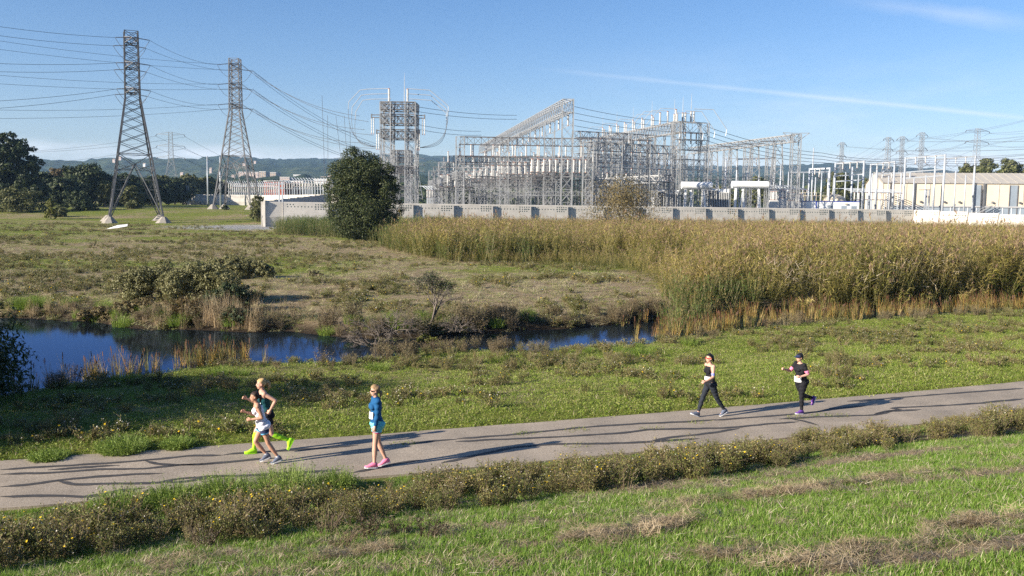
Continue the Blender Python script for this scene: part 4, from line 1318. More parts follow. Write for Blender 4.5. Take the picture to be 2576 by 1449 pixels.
def dome():
    p = AY(2105, 490, 250); z0 = Tz(p.x, p.y)
    th = Thing('dome_tank', (p.x, p.y, z0), 'cream domed tank roof behind the blue-trimmed cabin', 'tank')
    m = MB(); R_ = 3.6
    m.lathe([(R_ * 1.6, 0), (R_ * 1.6, p.z - z0 - 2.2)] , (p.x - 4, p.y, z0), 20); th.part('tank_wall', m, cream, True)
    m = MB(); m.lathe([(R_ * math.cos(a), 2.6 * math.sin(a)) for a in np.linspace(0, math.pi / 2, 8)], (p.x - 1, p.y - 1, p.z - 2.4), 24); th.part('dome', m, cream, True)
    m = MB()
    for s in range(9): m.bar((p.x - 12 + s * 1.2, p.y - 2, p.z - 2.2), (p.x - 12 + s * 1.2, p.y - 2, p.z + 0.6), 0.1)
    for zz in (0.6, -0.4): m.bar((p.x - 12, p.y - 2, p.z + zz), (p.x - 2.4, p.y - 2, p.z + zz), 0.12)
    th.part('railing', m, cream)
dome()
red_w = solid('red render', (0.36, 0.085, 0.045), 0.8, 0, 0.12, 0.2)
pink_w = solid('pale pink render', (0.50, 0.40, 0.34), 0.8, 0, 0.1, 0.05)
tan_w = solid('tan render', (0.42, 0.33, 0.25), 0.8, 0, 0.1, 0.05)
roof_w = solid('pale roof', (0.62, 0.61, 0.58), 0.8, 0, 0.1, 0.05)
def block(u0, u1, vt, vb, d, depth, mat, rows, cols_, label, roofm=None, group=None):
    p = A(u0, vt, d); q = A(u1, vt, d); b = A(u0, vb, d)
    th = Thing('building', (p.x, p.y, b.z), label, 'building', group)
    m = MB(); m.box(p.x, q.x, p.y, p.y + depth, b.z - 40, p.z); th.part('wall', m, mat)
    m = MB(); m.box(p.x - 0.4, q.x + 0.4, p.y - 0.4, p.y + depth + 0.4, p.z + 0.003, p.z + 0.8); th.part('roof', m, roofm or roof_w)
    H = p.z - b.z; Wd = q.x - p.x
    wmb = MB(); wmb.box(0, 1, -0.15, -0.02, 0, 1); wme = wmb.mesh('window'); wme.materials.append(glass_b)
    for r in range(rows):
        for c in range(cols_):
            th.inst('window', wme, None, (p.x + Wd * (c + 0.28) / cols_, p.y, b.z + H * (r + 0.3) / rows), scale=(Wd / cols_ * 0.45, 1, H / rows * 0.45))
block(664, 716, 457, 478, 640, 20, red_w, 2, 8, 'red two-storey building behind the long bus rack')
block(720, 762, 458, 478, 655, 20, red_w, 2, 6, 'red building with a recessed front near the curved pipes')
block(600, 650, 433, 447, 1800, 50, pink_w, 4, 10, 'pink apartment block with a white roof below the hills')
block(652, 668, 432, 452, 1700, 30, tan_w, 5, 3, 'narrow tan tower block beside the pink apartments')
block(668, 694, 434, 452, 1760, 40, tan_w, 4, 6, 'shaded tan apartment block next to the narrow tower')
block(704, 728, 446, 456, 1500, 40, pink_w, 2, 6, 'low pink building with a flat roof under the hillside')
block(738, 756, 440, 456, 1650, 30, roof_w, 3, 4, 'small white house block at the foot of the hill')
block(790, 830, 452, 460, 900, 30, roof_w, 1, 8, 'long white low building behind the curved pipes')
hs = np.random.default_rng(5)
for i in range(18):
    u = float(hs.choice([hs.uniform(440, 840), hs.uniform(1480, 2250), hs.uniform(150, 400)])); d = float(hs.uniform(1500, 3300))
    p = A(u, 440, d); p.z = hill_z(p.x, p.y) + 6
    th = Thing('hill_house', p, 'tiny pale house among trees on the wooded hillside', 'house', 'houses on the hillside')
    w = hs.uniform(7, 12); h = hs.uniform(3, 5)
    m = MB(); m.box(p.x - w / 2, p.x + w / 2, p.y - 5, p.y + 5, p.z - 30, p.z + h); th.part('wall', m, pink_w if i % 3 else roof_w)
    m = MB(); m.add([(p.x - w / 2 - 0.6, p.y - 5.6, p.z + h + 0.01), (p.x + w / 2 + 0.6, p.y - 5.6, p.z + h + 0.01), (p.x + w / 2 + 0.6, p.y + 5.6, p.z + h + 0.01), (p.x - w / 2 - 0.6, p.y + 5.6, p.z + h + 0.01), (p.x - w / 2, p.y, p.z + h + 3), (p.x + w / 2, p.y, p.z + h + 3)], [(0, 1, 5, 4), (2, 3, 4, 5), (1, 2, 5), (3, 0, 4), (3, 2, 1, 0)])
    th.part('roof', m, tan_w)
# scrap of white sheeting lying in the grass
ps = G(297, 577, 0.42)
m = MB(); m.add([(-1.8, -0.5, 0.05), (0.2, -0.7, 0.25), (1.7, -0.2, 0.55), (1.5, 0.5, 0.9), (-0.2, 0.5, 0.4), (0.0, 0.0, 0.7)], [(0, 1, 5), (1, 2, 5), (2, 3, 5), (3, 4, 5), (4, 0, 5), (4, 3, 2, 1, 0)])
o = m.build('plastic_sheet', white_paint); o.location = (ps.x, ps.y, Tz(ps.x, ps.y)); tag(o, 'crumpled white plastic sheet lying in the grass by a pylon footing', 'sheet')
# ================================================================ vegetation
def strips(rngx, n, R_, h, w, lean, curl, segs=2, upright=0.0, base_z=0.0):
    """n tapered blades rooted within radius R_; returns verts, quads"""
    a = rngx.uniform(0, 2 * np.pi, n); r = R_ * np.sqrt(rngx.uniform(0, 1, n))
    bx, by = r * np.cos(a), r * np.sin(a)
    d = a * upright + rngx.uniform(0, 2 * np.pi, n) * (1 - upright) if upright else rngx.uniform(0, 2 * np.pi, n)
    H = rngx.uniform(h[0], h[1], n); Wd = rngx.uniform(w[0], w[1], n) / 2
    ln = np.abs(rngx.normal(lean, min(lean * 0.5, 0.16 if lean > 1 else 9), n)); cu = np.abs(rngx.normal(curl, curl * 0.5 + 1e-6, n))
    face = d + np.pi / 2 + rngx.uniform(-0.9, 0.9, n)
    sx, sy = np.cos(face), np.sin(face)
    V = []
    px_, py_, pz_ = bx.copy(), by.copy(), np.full(n, base_z)
    ang = ln.copy()
    for s in range(segs + 1):
        k = s / segs
        wk = Wd * (1 - k ** 1.6 * 0.93)
        V.append(np.stack([px_ - sx * wk, py_ - sy * wk, pz_], -1)); V.append(np.stack([px_ + sx * wk, py_ + sy * wk, pz_], -1))
        st = H / segs
        px_ = px_ + np.cos(d) * np.sin(ang) * st; py_ = py_ + np.sin(d) * np.sin(ang) * st; pz_ = pz_ + np.cos(ang) * st
        ang = ang + cu
    V = np.stack(V, 1)                         # n, 2(segs+1), 3
    m = 2 * (segs + 1)
    f = np.array([[2 * s, 2 * s + 1, 2 * s + 3, 2 * s + 2] for s in range(segs)])
    F = (np.arange(n)[:, None, None] * m + f[None]).reshape(-1, 4)
    return V.reshape(-1, 3), F
def leaves(C, size, rngx, up=0.3, out=None, aspect=0.5):
    """one rhombic leaf per centre; out = preferred normals"""
    n = len(C)
    nrm = rngx.normal(size=(n, 3))
    if out is not None: nrm = nrm * 0.75 + out * 1.0
    nrm[:, 2] += up
    nrm /= np.linalg.norm(nrm, axis=1)[:, None] + 1e-9
    t = np.cross(nrm, rngx.normal(size=(n, 3))); t /= np.linalg.norm(t, axis=1)[:, None] + 1e-9
    b = np.cross(nrm, t)
    s = (size * rngx.uniform(0.6, 1.4, n))[:, None] if np.isscalar(size) else (size * rngx.uniform(0.7, 1.3, n))[:, None]
    V = np.stack([C - t * s * 0.5, C + b * s * aspect * 0.5, C + t * s * 0.5, C - b * s * aspect * 0.5], 1)
    F = np.arange(n * 4).reshape(n, 4)
    return V.reshape(-1, 3), F
def join(parts):
    """parts: list of (V, F, material index)"""
    Vs, Fs, mi = [], [], []; b = 0
    for V, F, m in parts:
        Vs.append(V); Fs.append(F + b); b += len(V); mi.append(np.full(len(F), m))
    return np.concatenate(Vs), np.concatenate(Fs), np.concatenate(mi)
def tube_np(p, q, r0, r1):
    p = np.array(p, float); q = np.array(q, float); d = q - p; d = d / (np.linalg.norm(d) + 1e-9)
    a = np.cross(d, [0.31, 0.77, 0.55]); a /= np.linalg.norm(a); b = np.cross(d, a)
    V = []
    for c, r in ((p, r0), (q, r1)):
        for k in range(3):
            an = 2 * np.pi * k / 3; V.append(c + r * (a * np.cos(an) + b * np.sin(an)))
    return np.array(V), np.array([[0, 1, 4, 3], [1, 2, 5, 4], [2, 0, 3, 5]])

# ---- leaf colours
m_grass = foliage('fresh grass', [(0.065, 0.130, 0.014), (0.130, 0.235, 0.028), (0.215, 0.33, 0.050), (0.33, 0.385, 0.11)], 0.4, 0.4)
m_grass2 = foliage('meadow grass', [(0.070, 0.105, 0.012), (0.135, 0.205, 0.022), (0.225, 0.30, 0.042), (0.34, 0.33, 0.11), (0.21, 0.155, 0.07)], 0.35, 0.5)
m_straw = foliage('straw', [(0.17, 0.12, 0.070), (0.33, 0.255, 0.155), (0.48, 0.40, 0.275), (0.60, 0.54, 0.42)], 0.15, 0.3)
m_thatch = foliage('brown thatch', [(0.095, 0.068, 0.038), (0.20, 0.15, 0.085), (0.33, 0.255, 0.155), (0.46, 0.37, 0.24)], 0.15, 0.4)
m_litter = foliage('field litter', [(0.20, 0.155, 0.085), (0.36, 0.29, 0.165), (0.50, 0.42, 0.26), (0.30, 0.33, 0.10), (0.62, 0.55, 0.39)], 0.2, 0.5)
m_weed = foliage('weed leaves', [(0.050, 0.054, 0.014), (0.105, 0.122, 0.028), (0.175, 0.185, 0.050), (0.26, 0.215, 0.090), (0.155, 0.105, 0.048)], 0.25, 0.45)
m_weed_stem = foliage('weed stems', [(0.085, 0.06, 0.036), (0.19, 0.145, 0.085)], 0.0, 0.5)
m_dark_weed = foliage('dark dry weeds', [(0.03, 0.02, 0.014), (0.07, 0.05, 0.032), (0.12, 0.085, 0.05)], 0.15, 0.4)
m_flower = foliage('yellow flowers', [(0.72, 0.46, 0.01), (0.85, 0.62, 0.03)], 0.2, 0.3)
m_seed = foliage('pale seed heads', [(0.45, 0.41, 0.34), (0.62, 0.58, 0.50)], 0.2, 0.3)
m_lush = foliage('lush bright shrublet', [(0.085, 0.140, 0.018), (0.14, 0.215, 0.030), (0.21, 0.29, 0.050), (0.29, 0.33, 0.09)], 0.4, 0.3)
m_feath = foliage('feathery green', [(0.075, 0.125, 0.016), (0.15, 0.225, 0.036), (0.235, 0.315, 0.065), (0.32, 0.37, 0.12)], 0.35, 0.3)
m_cat = foliage('cattail blades', [(0.42, 0.20, 0.045), (0.54, 0.32, 0.09), (0.17, 0.19, 0.04), (0.60, 0.44, 0.19), (0.32, 0.15, 0.05)], 0.35, 0.5)
m_catg = foliage('green cattail blades', [(0.06, 0.085, 0.022), (0.12, 0.15, 0.035), (0.27, 0.22, 0.075), (0.38, 0.24, 0.08)], 0.35, 0.5)
m_cathead = foliage('cattail heads', [(0.07, 0.030, 0.015), (0.13, 0.06, 0.03)], 0.0, 0.5)
G_LO = [(0.048, 0.085, 0.012), (0.10, 0.150, 0.020), (0.19, 0.215, 0.036), (0.34, 0.30, 0.075)]
G_UP = [(0.20, 0.170, 0.034), (0.36, 0.285, 0.070), (0.52, 0.39, 0.145), (0.66, 0.50, 0.26)]
m_reed_lo = foliage('lower reed leaves', G_LO, 0.35, 0.4, 0.9, 0.06, [(0.10, 0.085, 0.02), (0.16, 0.15, 0.035), (0.25, 0.21, 0.06), (0.33, 0.25, 0.09)])
m_reed_up = foliage('upper reed leaves', G_UP, 0.35, 0.4, 0.75, 0.07, [(0.095, 0.125, 0.022), (0.17, 0.20, 0.036), (0.30, 0.29, 0.065), (0.46, 0.38, 0.12)])
m_reed_pl = foliage('reed plumes', [(0.15, 0.085, 0.050), (0.30, 0.20, 0.125), (0.46, 0.34, 0.235)], 0.2, 0.5)
m_reed_st = foliage('reed stems', [(0.10, 0.095, 0.035), (0.22, 0.18, 0.08)], 0.0, 0.5)
m_reed_green = foliage('green reed leaves', [(0.035, 0.070, 0.013), (0.075, 0.130, 0.024), (0.13, 0.195, 0.042), (0.22, 0.26, 0.075)], 0.4, 0.4)
m_dryreed = foliage('dry tan reeds', [(0.26, 0.19, 0.10), (0.44, 0.33, 0.19), (0.58, 0.46, 0.30)], 0.25, 0.5)

# ---- templates live in collections of their own, outside the scene
def tmpl(col, name, parts, mats):
    V, F, mi = join(parts)
    me = np_mesh(name, V, F, mi)
    for m in mats: me.materials.append(m)
    o = bpy.data.objects.new(name, me); col.objects.link(o); return o
def scatter(name, label, cat, pts, idx_, scl, rot, col):
    n = len(pts)
    me = bpy.data.meshes.new(name)
    me.vertices.add(n); me.vertices.foreach_set('co', np.asarray(pts, np.float32).ravel())
    for nm, ty, arr, fld in (('idx', 'INT', np.asarray(idx_, np.int32), 'value'), ('scl', 'FLOAT_VECTOR', np.asarray(scl, np.float32), 'vector'), ('rot', 'FLOAT_VECTOR', np.asarray(rot, np.float32), 'vector')):
        at = me.attributes.new(nm, ty, 'POINT'); at.data.foreach_set(fld, arr.ravel())
    me.update()
    o = bpy.data.objects.new(name, me); COL.objects.link(o)
    ng = bpy.data.node_groups.new(name, 'GeometryNodeTree')
    ng.interface.new_socket('Geometry', in_out='INPUT', socket_type='NodeSocketGeometry')
    ng.interface.new_socket('Geometry', in_out='OUTPUT', socket_type='NodeSocketGeometry')
    gi = ng.nodes.new('NodeGroupInput'); go = ng.nodes.new('NodeGroupOutput')
    ip = ng.nodes.new('GeometryNodeInstanceOnPoints'); ci = ng.nodes.new('GeometryNodeCollectionInfo')
    ci.inputs['Collection'].default_value = col
    ci.inputs['Separate Children'].default_value = True; ci.inputs['Reset Children'].default_value = True
    def na(nm, ty):
        x = ng.nodes.new('GeometryNodeInputNamedAttribute'); x.data_type = ty; x.inputs['Name'].default_value = nm; return x.outputs['Attribute']
    L = ng.links
    L.new(gi.outputs[0], ip.inputs['Points']); L.new(ci.outputs[0], ip.inputs['Instance'])
    ip.inputs['Pick Instance'].default_value = True
    L.new(na('idx', 'INT'), ip.inputs['Instance Index']); L.new(na('scl', 'FLOAT_VECTOR'), ip.inputs['Scale']); L.new(na('rot', 'FLOAT_VECTOR'), ip.inputs['Rotation'])
    L.new(ip.outputs[0], go.inputs[0])
    md = o.modifiers.new('scatter', 'NODES'); md.node_group = ng
    return tag(o, label, cat, kind='stuff')
def newcol(name): return bpy.data.collections.new(name)
def place(name, label, cat, xy, col, nvar, seed, smin, smax, zscale=(0.85, 1.2), tilt=0.12, sink=0.02, smul=None):
    g = np.random.default_rng(seed); n = len(xy)
    if n == 0: return
    z = T(xy[:, 0], xy[:, 1]) - sink
    s = g.uniform(smin, smax, n)
    if smul is not None: s = s * smul
    zs = s * g.uniform(*zscale, n)
    rot = np.stack([g.normal(0, tilt, n), g.normal(0, tilt, n), g.uniform(0, 6.283, n)], -1)
    return scatter(name, label, cat, np.column_stack([xy, z]), g.integers(0, nvar, n), np.stack([s, s, zs], -1), rot, col)
def sample(x0, x1, y0, y1, dmax, fn, seed):
    g = np.random.default_rng(seed)
    n = int((x1 - x0) * (y1 - y0) * dmax)
    x = g.uniform(x0, x1, n); y = g.uniform(y0, y1, n)
    vis = np.abs(x) < 0.60 * y + 2.5
    x, y = x[vis], y[vis]
    d = fn(x, y)
    k = g.uniform(0, 1, len(x)) < d / dmax
    return np.column_stack([x[k], y[k]])
def in_poly(x, y, P):
    P = np.asarray(P); x = np.asarray(x); y = np.asarray(y); c = np.zeros(x.shape, bool); n = len(P); j = n - 1
    for i in range(n):
        xi, yi = P[i]; xj, yj = P[j]
        c ^= ((yi > y) != (yj > y)) & (x < (xj - xi) * (y - yi) / (yj - yi + 1e-12) + xi)
        j = i
    return c
tg = np.random.default_rng(101)
# short lawn-like grass
c_grass = newcol('grass_tufts')
for i in range(6):
    V, F = strips(tg, 26, 0.085, (0.04, 0.095), (0.0045, 0.008), 0.24, 0.25)
    V2, F2 = strips(tg, 4, 0.09, (0.05, 0.11), (0.004, 0.007), 0.9, 0.3)
    tmpl(c_grass, 'tuft_%d' % i, [(V, F, 0), (V2, F2, 1)], [m_grass, m_straw])
c_mead = newcol('meadow_tufts')
for i in range(6):
    V, F = strips(tg, 34, 0.15, (0.025, 0.085), (0.005, 0.009), 0.5, 0.35)
    C = np.column_stack([tg.normal(0, 0.11, (14, 2)), tg.uniform(0.01, 0.06, 14)])
    V3, F3 = leaves(C, 0.035, tg, 0.8)
    V2, F2 = strips(tg, 3, 0.15, (0.05, 0.12), (0.005, 0.008), 0.9, 0.3)
    tmpl(c_mead, 'tuft_%d' % i, [(V, F, 0), (V3, F3, 0), (V2, F2, 1)], [m_grass2, m_straw])
# straw and thatch lying on the ground
c_straw = newcol('straw_bits')
for i in range(6):
    V, F = strips(tg, 4, 0.12, (0.06, 0.22), (0.005, 0.010), 1.42, 0.05, base_z=0.055)
    tmpl(c_straw, 'bit_%d' % i, [(V, F, 0)], [m_straw])
c_thatch = newcol('thatch_mats')
for i in range(5):
    V, F = strips(tg, 80, 0.22, (0.07, 0.24), (0.006, 0.011), 1.45, 0.06, base_z=0.03)
    V2, F2 = strips(tg, 14, 0.22, (0.07, 0.24), (0.005, 0.009), 1.42, 0.06, base_z=0.045)
    tmpl(c_thatch, 'mat_%d' % i, [(V, F, 0), (V2, F2, 1)], [m_thatch, m_straw])
c_litter = newcol('litter_mats')
for i in range(5):
    V, F = strips(tg, 46, 0.26, (0.10, 0.32), (0.008, 0.015), 1.35, 0.10, base_z=0.02)
    V2, F2 = strips(tg, 16, 0.26, (0.04, 0.10), (0.007, 0.012), 0.5, 0.3)
    tmpl(c_litter, 'mat_%d' % i, [(V, F, 0), (V2, F2, 1)], [m_litter, m_grass2])
# flowering weeds
def weed_parts(g, H, Rr, nst, nl, leaf=0.055, flowers=3, spread=0.5):
    ps = []; C = []; FL = []
    for s in range(nst):
        a = g.uniform(0, 6.283); r0 = Rr * 0.35 * math.sqrt(g.uniform()); h = H * g.uniform(0.6, 1.0)
        p = np.array([r0 * math.cos(a), r0 * math.sin(a), 0.0]); sp = g.uniform(0.1, 1.0) * spread
        q = p + np.array([math.cos(a) * sp * h, math.sin(a) * sp * h, h])
        V, F = tube_np(p, q, 0.007, 0.003); ps.append((V, F, 1))
        k = g.uniform(0.05, 1.0, nl // nst); P = p + (q - p) * k[:, None] + g.normal(0, 0.045, (len(k), 3)) * (1.3 - 0.6 * k[:, None])
        C.append(P)
        for b in range(3):
            k0 = g.uniform(0.35, 0.9); bp = p + (q - p) * k0
            be = bp + np.array([g.normal(0, 0.12), g.normal(0, 0.12), g.uniform(0.05, 0.2)]) * (H / 0.7)
            V, F = tube_np(bp, be, 0.004, 0.002); ps.append((V, F, 1))
            kk = g.uniform(0.2, 1, 5)
            C.append(bp + (be - bp) * kk[:, None] + g.normal(0, 0.02, (5, 3))); FL.append(be)
        FL.append(q)
    C = np.concatenate(C); C[:, 2] = np.maximum(C[:, 2], 0.01)
    V, F = leaves(C, leaf, g, 0.5, aspect=0.45); ps.append((V, F, 0))
    FL = np.array(FL); g.shuffle(FL)
    def heads(P, s):
        Vv = []; Ff = []
        for i, c in enumerate(P):
            n = 6
            t = g.normal(0, 0.35, 2)
            for j in range(4):
                pass
            ang = np.arange(4) * np.pi / 2
            ring = np.stack([c[0] + s * np.cos(ang), c[1] + s * np.sin(ang), c[2] + 0.012 + t[0] * s * np.cos(ang) + t[1] * s * np.sin(ang)], -1)
            Vv.append(ring); Ff.append(np.arange(4) + 4 * i)
        return np.concatenate(Vv), np.array(Ff)
    if flowers:
        V, F = heads(FL[:flowers], 0.021); ps.append((V, F, 2))
        V, F = heads(FL[flowers:flowers + 8], 0.013); ps.append((V, F, 3))
    return ps
c_weed = newcol('weed_plants')
for i in range(6):
    tmpl(c_weed, 'weed_%d' % i, weed_parts(tg, tg.uniform(0.5, 0.7), 0.4, 18, 520, 0.040, [5, 4, 6, 3, 3, 4][i], 0.55), [m_weed, m_weed_stem, m_flower, m_seed])
c_lowweed = newcol('low_weeds')
for i in range(6):
    tmpl(c_lowweed, 'weed_%d' % i, weed_parts(tg, tg.uniform(0.18, 0.32), 0.3, 10, 190, 0.036, 1, 0.9), [m_weed, m_weed_stem, m_flower, m_seed])
c_dark = newcol('dark_weeds')
for i in range(3):
    tmpl(c_dark, 'weed_%d' % i, weed_parts(tg, 0.45, 0.4, 18, 360, 0.036, 0, 0.8), [m_dark_weed, m_weed_stem])
# brown bank scrub: taller dry forbs
m_scrub = foliage('brown bank scrub', [(0.075, 0.055, 0.030), (0.15, 0.115, 0.062), (0.24, 0.185, 0.105), (0.11, 0.115, 0.045), (0.32, 0.265, 0.17)], 0.2, 0.55)
c_scrub = newcol('scrub_plants')
for i in range(5):
    tmpl(c_scrub, 'scrub_%d' % i, weed_parts(tg, tg.uniform(0.8, 1.1), 0.6, 24, 620, 0.055, 0, 0.6), [m_scrub, m_weed_stem])
# feathery bright clumps
c_lush = newcol('lush_clumps')
for i in range(4):
    V, F = strips(tg, 240, 0.42, (0.25, 0.62), (0.012, 0.024), 0.35, 0.20, 2, 0.8)
    C = np.column_stack([tg.normal(0, 0.25, (260, 2)), tg.uniform(0.1, 0.52, 260)])
    V3, F3 = leaves(C, 0.05, tg, 0.6)
    tmpl(c_lush, 'clump_%d' % i, [(V, F, 0), (V3, F3, 0)], [m_lush])
# cattails
c_cat = newcol('cattails')
for i in range(5):
    V, F = strips(tg, 13, 0.16, (0.8, 1.55), (0.018, 0.032), 0.14, 0.09, 3)
    ps = [(V, F, 0 if i < 3 else 1)]
    for j in range(2):
        x, y = tg.normal(0, 0.1, 2); h = tg.uniform(1.0, 1.4)
        V2, F2 = tube_np((x, y, 0), (x + 0.05, y, h), 0.006, 0.005); ps.append((V2, F2, 2))
        V2, F2 = tube_np((x + 0.05, y, h), (x + 0.06, y, h + 0.2), 0.022, 0.020); ps.append((V2, F2, 2))
    tmpl(c_cat, 'cattail_%d' % i, ps, [m_cat, m_catg, m_cathead])
# reeds
def reed_parts(g, H, nst=4, R_=0.35, plume=True, nl=24):
    ps = []
    for s in range(nst):
        a = g.uniform(0, 6.283); r = R_ * math.sqrt(g.uniform()); h = H * g.uniform(0.75, 1.05)
        b = np.array([r * math.cos(a), r * math.sin(a), 0]); lean = g.normal(0, 0.17, 2)
        tip = b + np.array([lean[0] * h, lean[1] * h, h])
        V, F = tube_np(b, tip, 0.012, 0.006); ps.append((V, F, 0))
        for l in range(nl):
            k = 0.06 + 0.93 * (l + g.uniform()) / nl
            c = b + (tip - b) * k
            V, F = strips(g, 1, 0.0, (0.28, 0.54), (0.034, 0.058), 1.05, 0.24, 3)
            ps.append((V + c, F, 1 if k < 0.55 + g.normal(0, 0.1) else 2))
        if plume and s % 2 == 0:
            V, F = strips(g, 12, 0.015, (0.14, 0.32), (0.014, 0.028), 0.35, 0.30, 2)
            ps.append((V + tip, F, 3))
    return ps
c_reed = newcol('reeds')
for i in range(6):
    tmpl(c_reed, 'reed_%d' % i, reed_parts(tg, tg.uniform(2.5, 3.2)), [m_reed_st, m_reed_lo, m_reed_up, m_reed_pl])
c_reedg = newcol('green_reeds')
for i in range(4):
    tmpl(c_reedg, 'reed_%d' % i, reed_parts(tg, tg.uniform(1.6, 2.2), 5, 0.4, False, 11), [m_reed_st, m_reed_green, m_reed_green])
c_dry = newcol('dry_reeds')
for i in range(4):
    V, F = strips(tg, 46, 0.40, (1.0, 2.0), (0.010, 0.022), 0.10, 0.07, 3)
    V2, F2 = strips(tg, 20, 0.42, (0.6, 1.3), (0.014, 0.026), 0.5, 0.35, 3)
    tmpl(c_dry, 'reed_%d' % i, [(V, F, 0), (V2, F2, 0)], [m_dryreed])

# ---------------------------------------------------------------- spreading it
def slope_xy(t0, t1, dens, fn, seed, x0=-16, x1=26):
    return sample(x0, x1, 4, 40, dens, lambda x, y: np.where((tpath(x, y) > t0) & (tpath(x, y) < t1), fn(x, y, tpath(x, y)), 0), seed)
def weed_edge(x): return -3.35 - np.clip(np.interp(x, [-12, -4, 3, 9, 16, 26], [5.6, 5.4, 4.3, 2.9, 2.3, 2.3]), 0, 9) + 1.6 * (fnoise(x, 0 * x, 2.5, 61) - 0.5)
xy = slope_xy(-24, -3.5, 190, lambda x, y, t: 190 * np.clip(green_amount(x, y) * 1.5 - 0.15, 0.03, 1), 201)
place('grass', 'short bright green grass on the slope in front of the path', 'grass', xy, c_grass, 6, 301, 0.8, 1.35, zscale=(0.65, 1.0), smul=0.85 + 0.5 * fnoise(xy[:, 0], xy[:, 1], 1.1, 71))
xy = slope_xy(-24, -5, 26, lambda x, y, t: 3 + 20 * np.clip(1.0 - green_amount(x, y) * 1.3, 0, 1), 202)
place('thatch', 'brown dry thatch lying in streaks on the green slope', 'thatch', xy, c_thatch, 5, 302, 0.6, 1.0, tilt=0.12)
xy = slope_xy(-24, -5, 16, lambda x, y, t: 4 + 12 * smooth(0.42, 0.72, fnoise(x, y, 1.6, 72)), 203)
place('straw', 'pale broken straw stalks scattered over the green slope', 'straw', xy, c_straw, 6, 303, 0.6, 1.3, tilt=0.25)
def belt_top(x): return -3.3 - np.interp(x, [-12, -8, -5, -2, 0, 6], [2.0, 1.9, 1.7, 1.3, 0.5, 0.05])
xy = slope_xy(-10, -3.3, 9, lambda x, y, t: np.where((t > weed_edge(x)) & (t < belt_top(x)), 7.5 * smooth(0.0, 0.9, t - weed_edge(x)) * (0.45 + 0.55 * smooth(0.3, 0.5, fnoise(x, y, 1.3, 62))), 0), 204)
place('weeds', 'belt of olive brown weeds with yellow flowers along the near side of the path', 'weeds', xy, c_weed, 6, 304, 0.7, 1.1, smul=(0.46 + 0.78 * fnoise(xy[:, 0], xy[:, 1], 1.2, 73)) * (0.5 + 0.5 * smooth(0.0, 1.4, belt_top(xy[:, 0]) - tpath(xy[:, 0], xy[:, 1]))))
dk = G(800, 1375, 0.9)
xy = slope_xy(-12, -5, 5, lambda x, y, t: 5 * np.exp(-(((x - dk.x) / 1.3) ** 2 + ((y - dk.y) / 0.45) ** 2)), 205)
place('dark_weeds', 'patch of dark dead weeds at the foot of the weed belt', 'weeds', xy, c_dark, 3, 305, 0.55, 0.85)
# heaps of mown cuttings
def heaps(x, y, t):
    d = 0
    for u, v, rx, ry in ((1500, 1352, 0.35, 0.22), (1600, 1342, 0.45, 0.22), (1700, 1322, 0.4, 0.22), (1860, 1262, 0.9, 0.2), (2020, 1242, 0.9, 0.2), (2200, 1215, 1.0, 0.2), (2060, 1420, 0.5, 0.22), (2180, 1395, 0.55, 0.25), (1840, 1408, 0.4, 0.2), (2450, 1330, 0.7, 0.22), (2130, 1440, 0.4, 0.2), (880, 1400, 0.5, 0.15)):
        c = G(u, v, 0.214 * 0 + 1.3 if v > 1300 else 0.8)
        for _ in range(3): c = G(u, v, Tz(c.x, c.y))
        a = (x - c.x) * 0.94 + (y - c.y) * 0.34; b = (y - c.y) * 0.94 - (x - c.x) * 0.34
        d = d + np.exp(-((a / rx) ** 2 + (b / ry) ** 2))
    return 90 * np.clip(d, 0, 1)
xy = slope_xy(-24, -5, 90, heaps, 206)
place('cuttings', 'low heaps of brown mown cuttings lying on the grass slope', 'cuttings', xy, c_thatch, 5, 306, 0.45, 0.85, tilt=0.3, sink=-0.035)
# between path and water
def shelf(dens, fn, seed): return sample(-26, 46, 14, 62, dens, lambda x, y: np.where((tpath(x, y) > 0.05) & (ynear_w(x) - y > 0.1), fn(x, y, tpath(x, y), ynear_w(x) - y), 0), seed)
xy = shelf(34, lambda x, y, t, dn: 34 * np.clip(0.35 + green_amount(x, y), 0.2, 1) * np.clip(28 / y, 0.5, 1), 211)
place('meadow', 'mown meadow grass between the path and the creek', 'grass', xy, c_mead, 6, 311, 0.8, 1.5, smul=0.9 + 0.4 * fnoise(xy[:, 0], xy[:, 1], 2, 74))
xy = shelf(5, lambda x, y, t, dn: 4.0 * smooth(0.46, 0.70, fnoise(x, y, 2.4, 75)) * smooth(0.2, 1.4, t), 212)
place('low_weeds', 'low brown weeds with yellow flowers in the meadow beyond the path', 'weeds', xy, c_lowweed, 6, 312, 0.7, 1.5)
xy = shelf(1.3, lambda x, y, t, dn: 1.3 * smooth(0.56, 0.76, fnoise(x, y, 3.0, 76)) * smooth(0.8, 2.0, t), 213)
place('tall_weeds', 'taller weed stalks standing in patches of the meadow', 'weeds', xy, c_weed, 6, 313, 0.5, 0.9)
xy = shelf(2.2, lambda x, y, t, dn: 2.2 * smooth(0.40, 0.62, fnoise(x, y, 4.0, 77)) * np.exp(-((dn - 1.2) / 1.2) ** 2) * (1 - 0.85 * np.exp(-((x - 5.5) / 3.0) ** 2)), 214)
place('bank_scrub', 'brown seedy scrub along the near bank of the creek', 'scrub', xy, c_scrub, 5, 314, 0.35, 0.75)
xy = shelf(2.0, lambda x, y, t, dn: 2.0 * smooth(0.52, 0.66, fnoise(x, y, 3.0, 78)) * np.exp(-((dn - 3.2) / 1.0) ** 2) * smooth(14, 2, x), 215)
place('green_clumps', 'bright green mounded plants in a row above the near bank', 'plants', xy, c_lush, 4, 315, 0.55, 0.95, zscale=(0.55, 0.85))
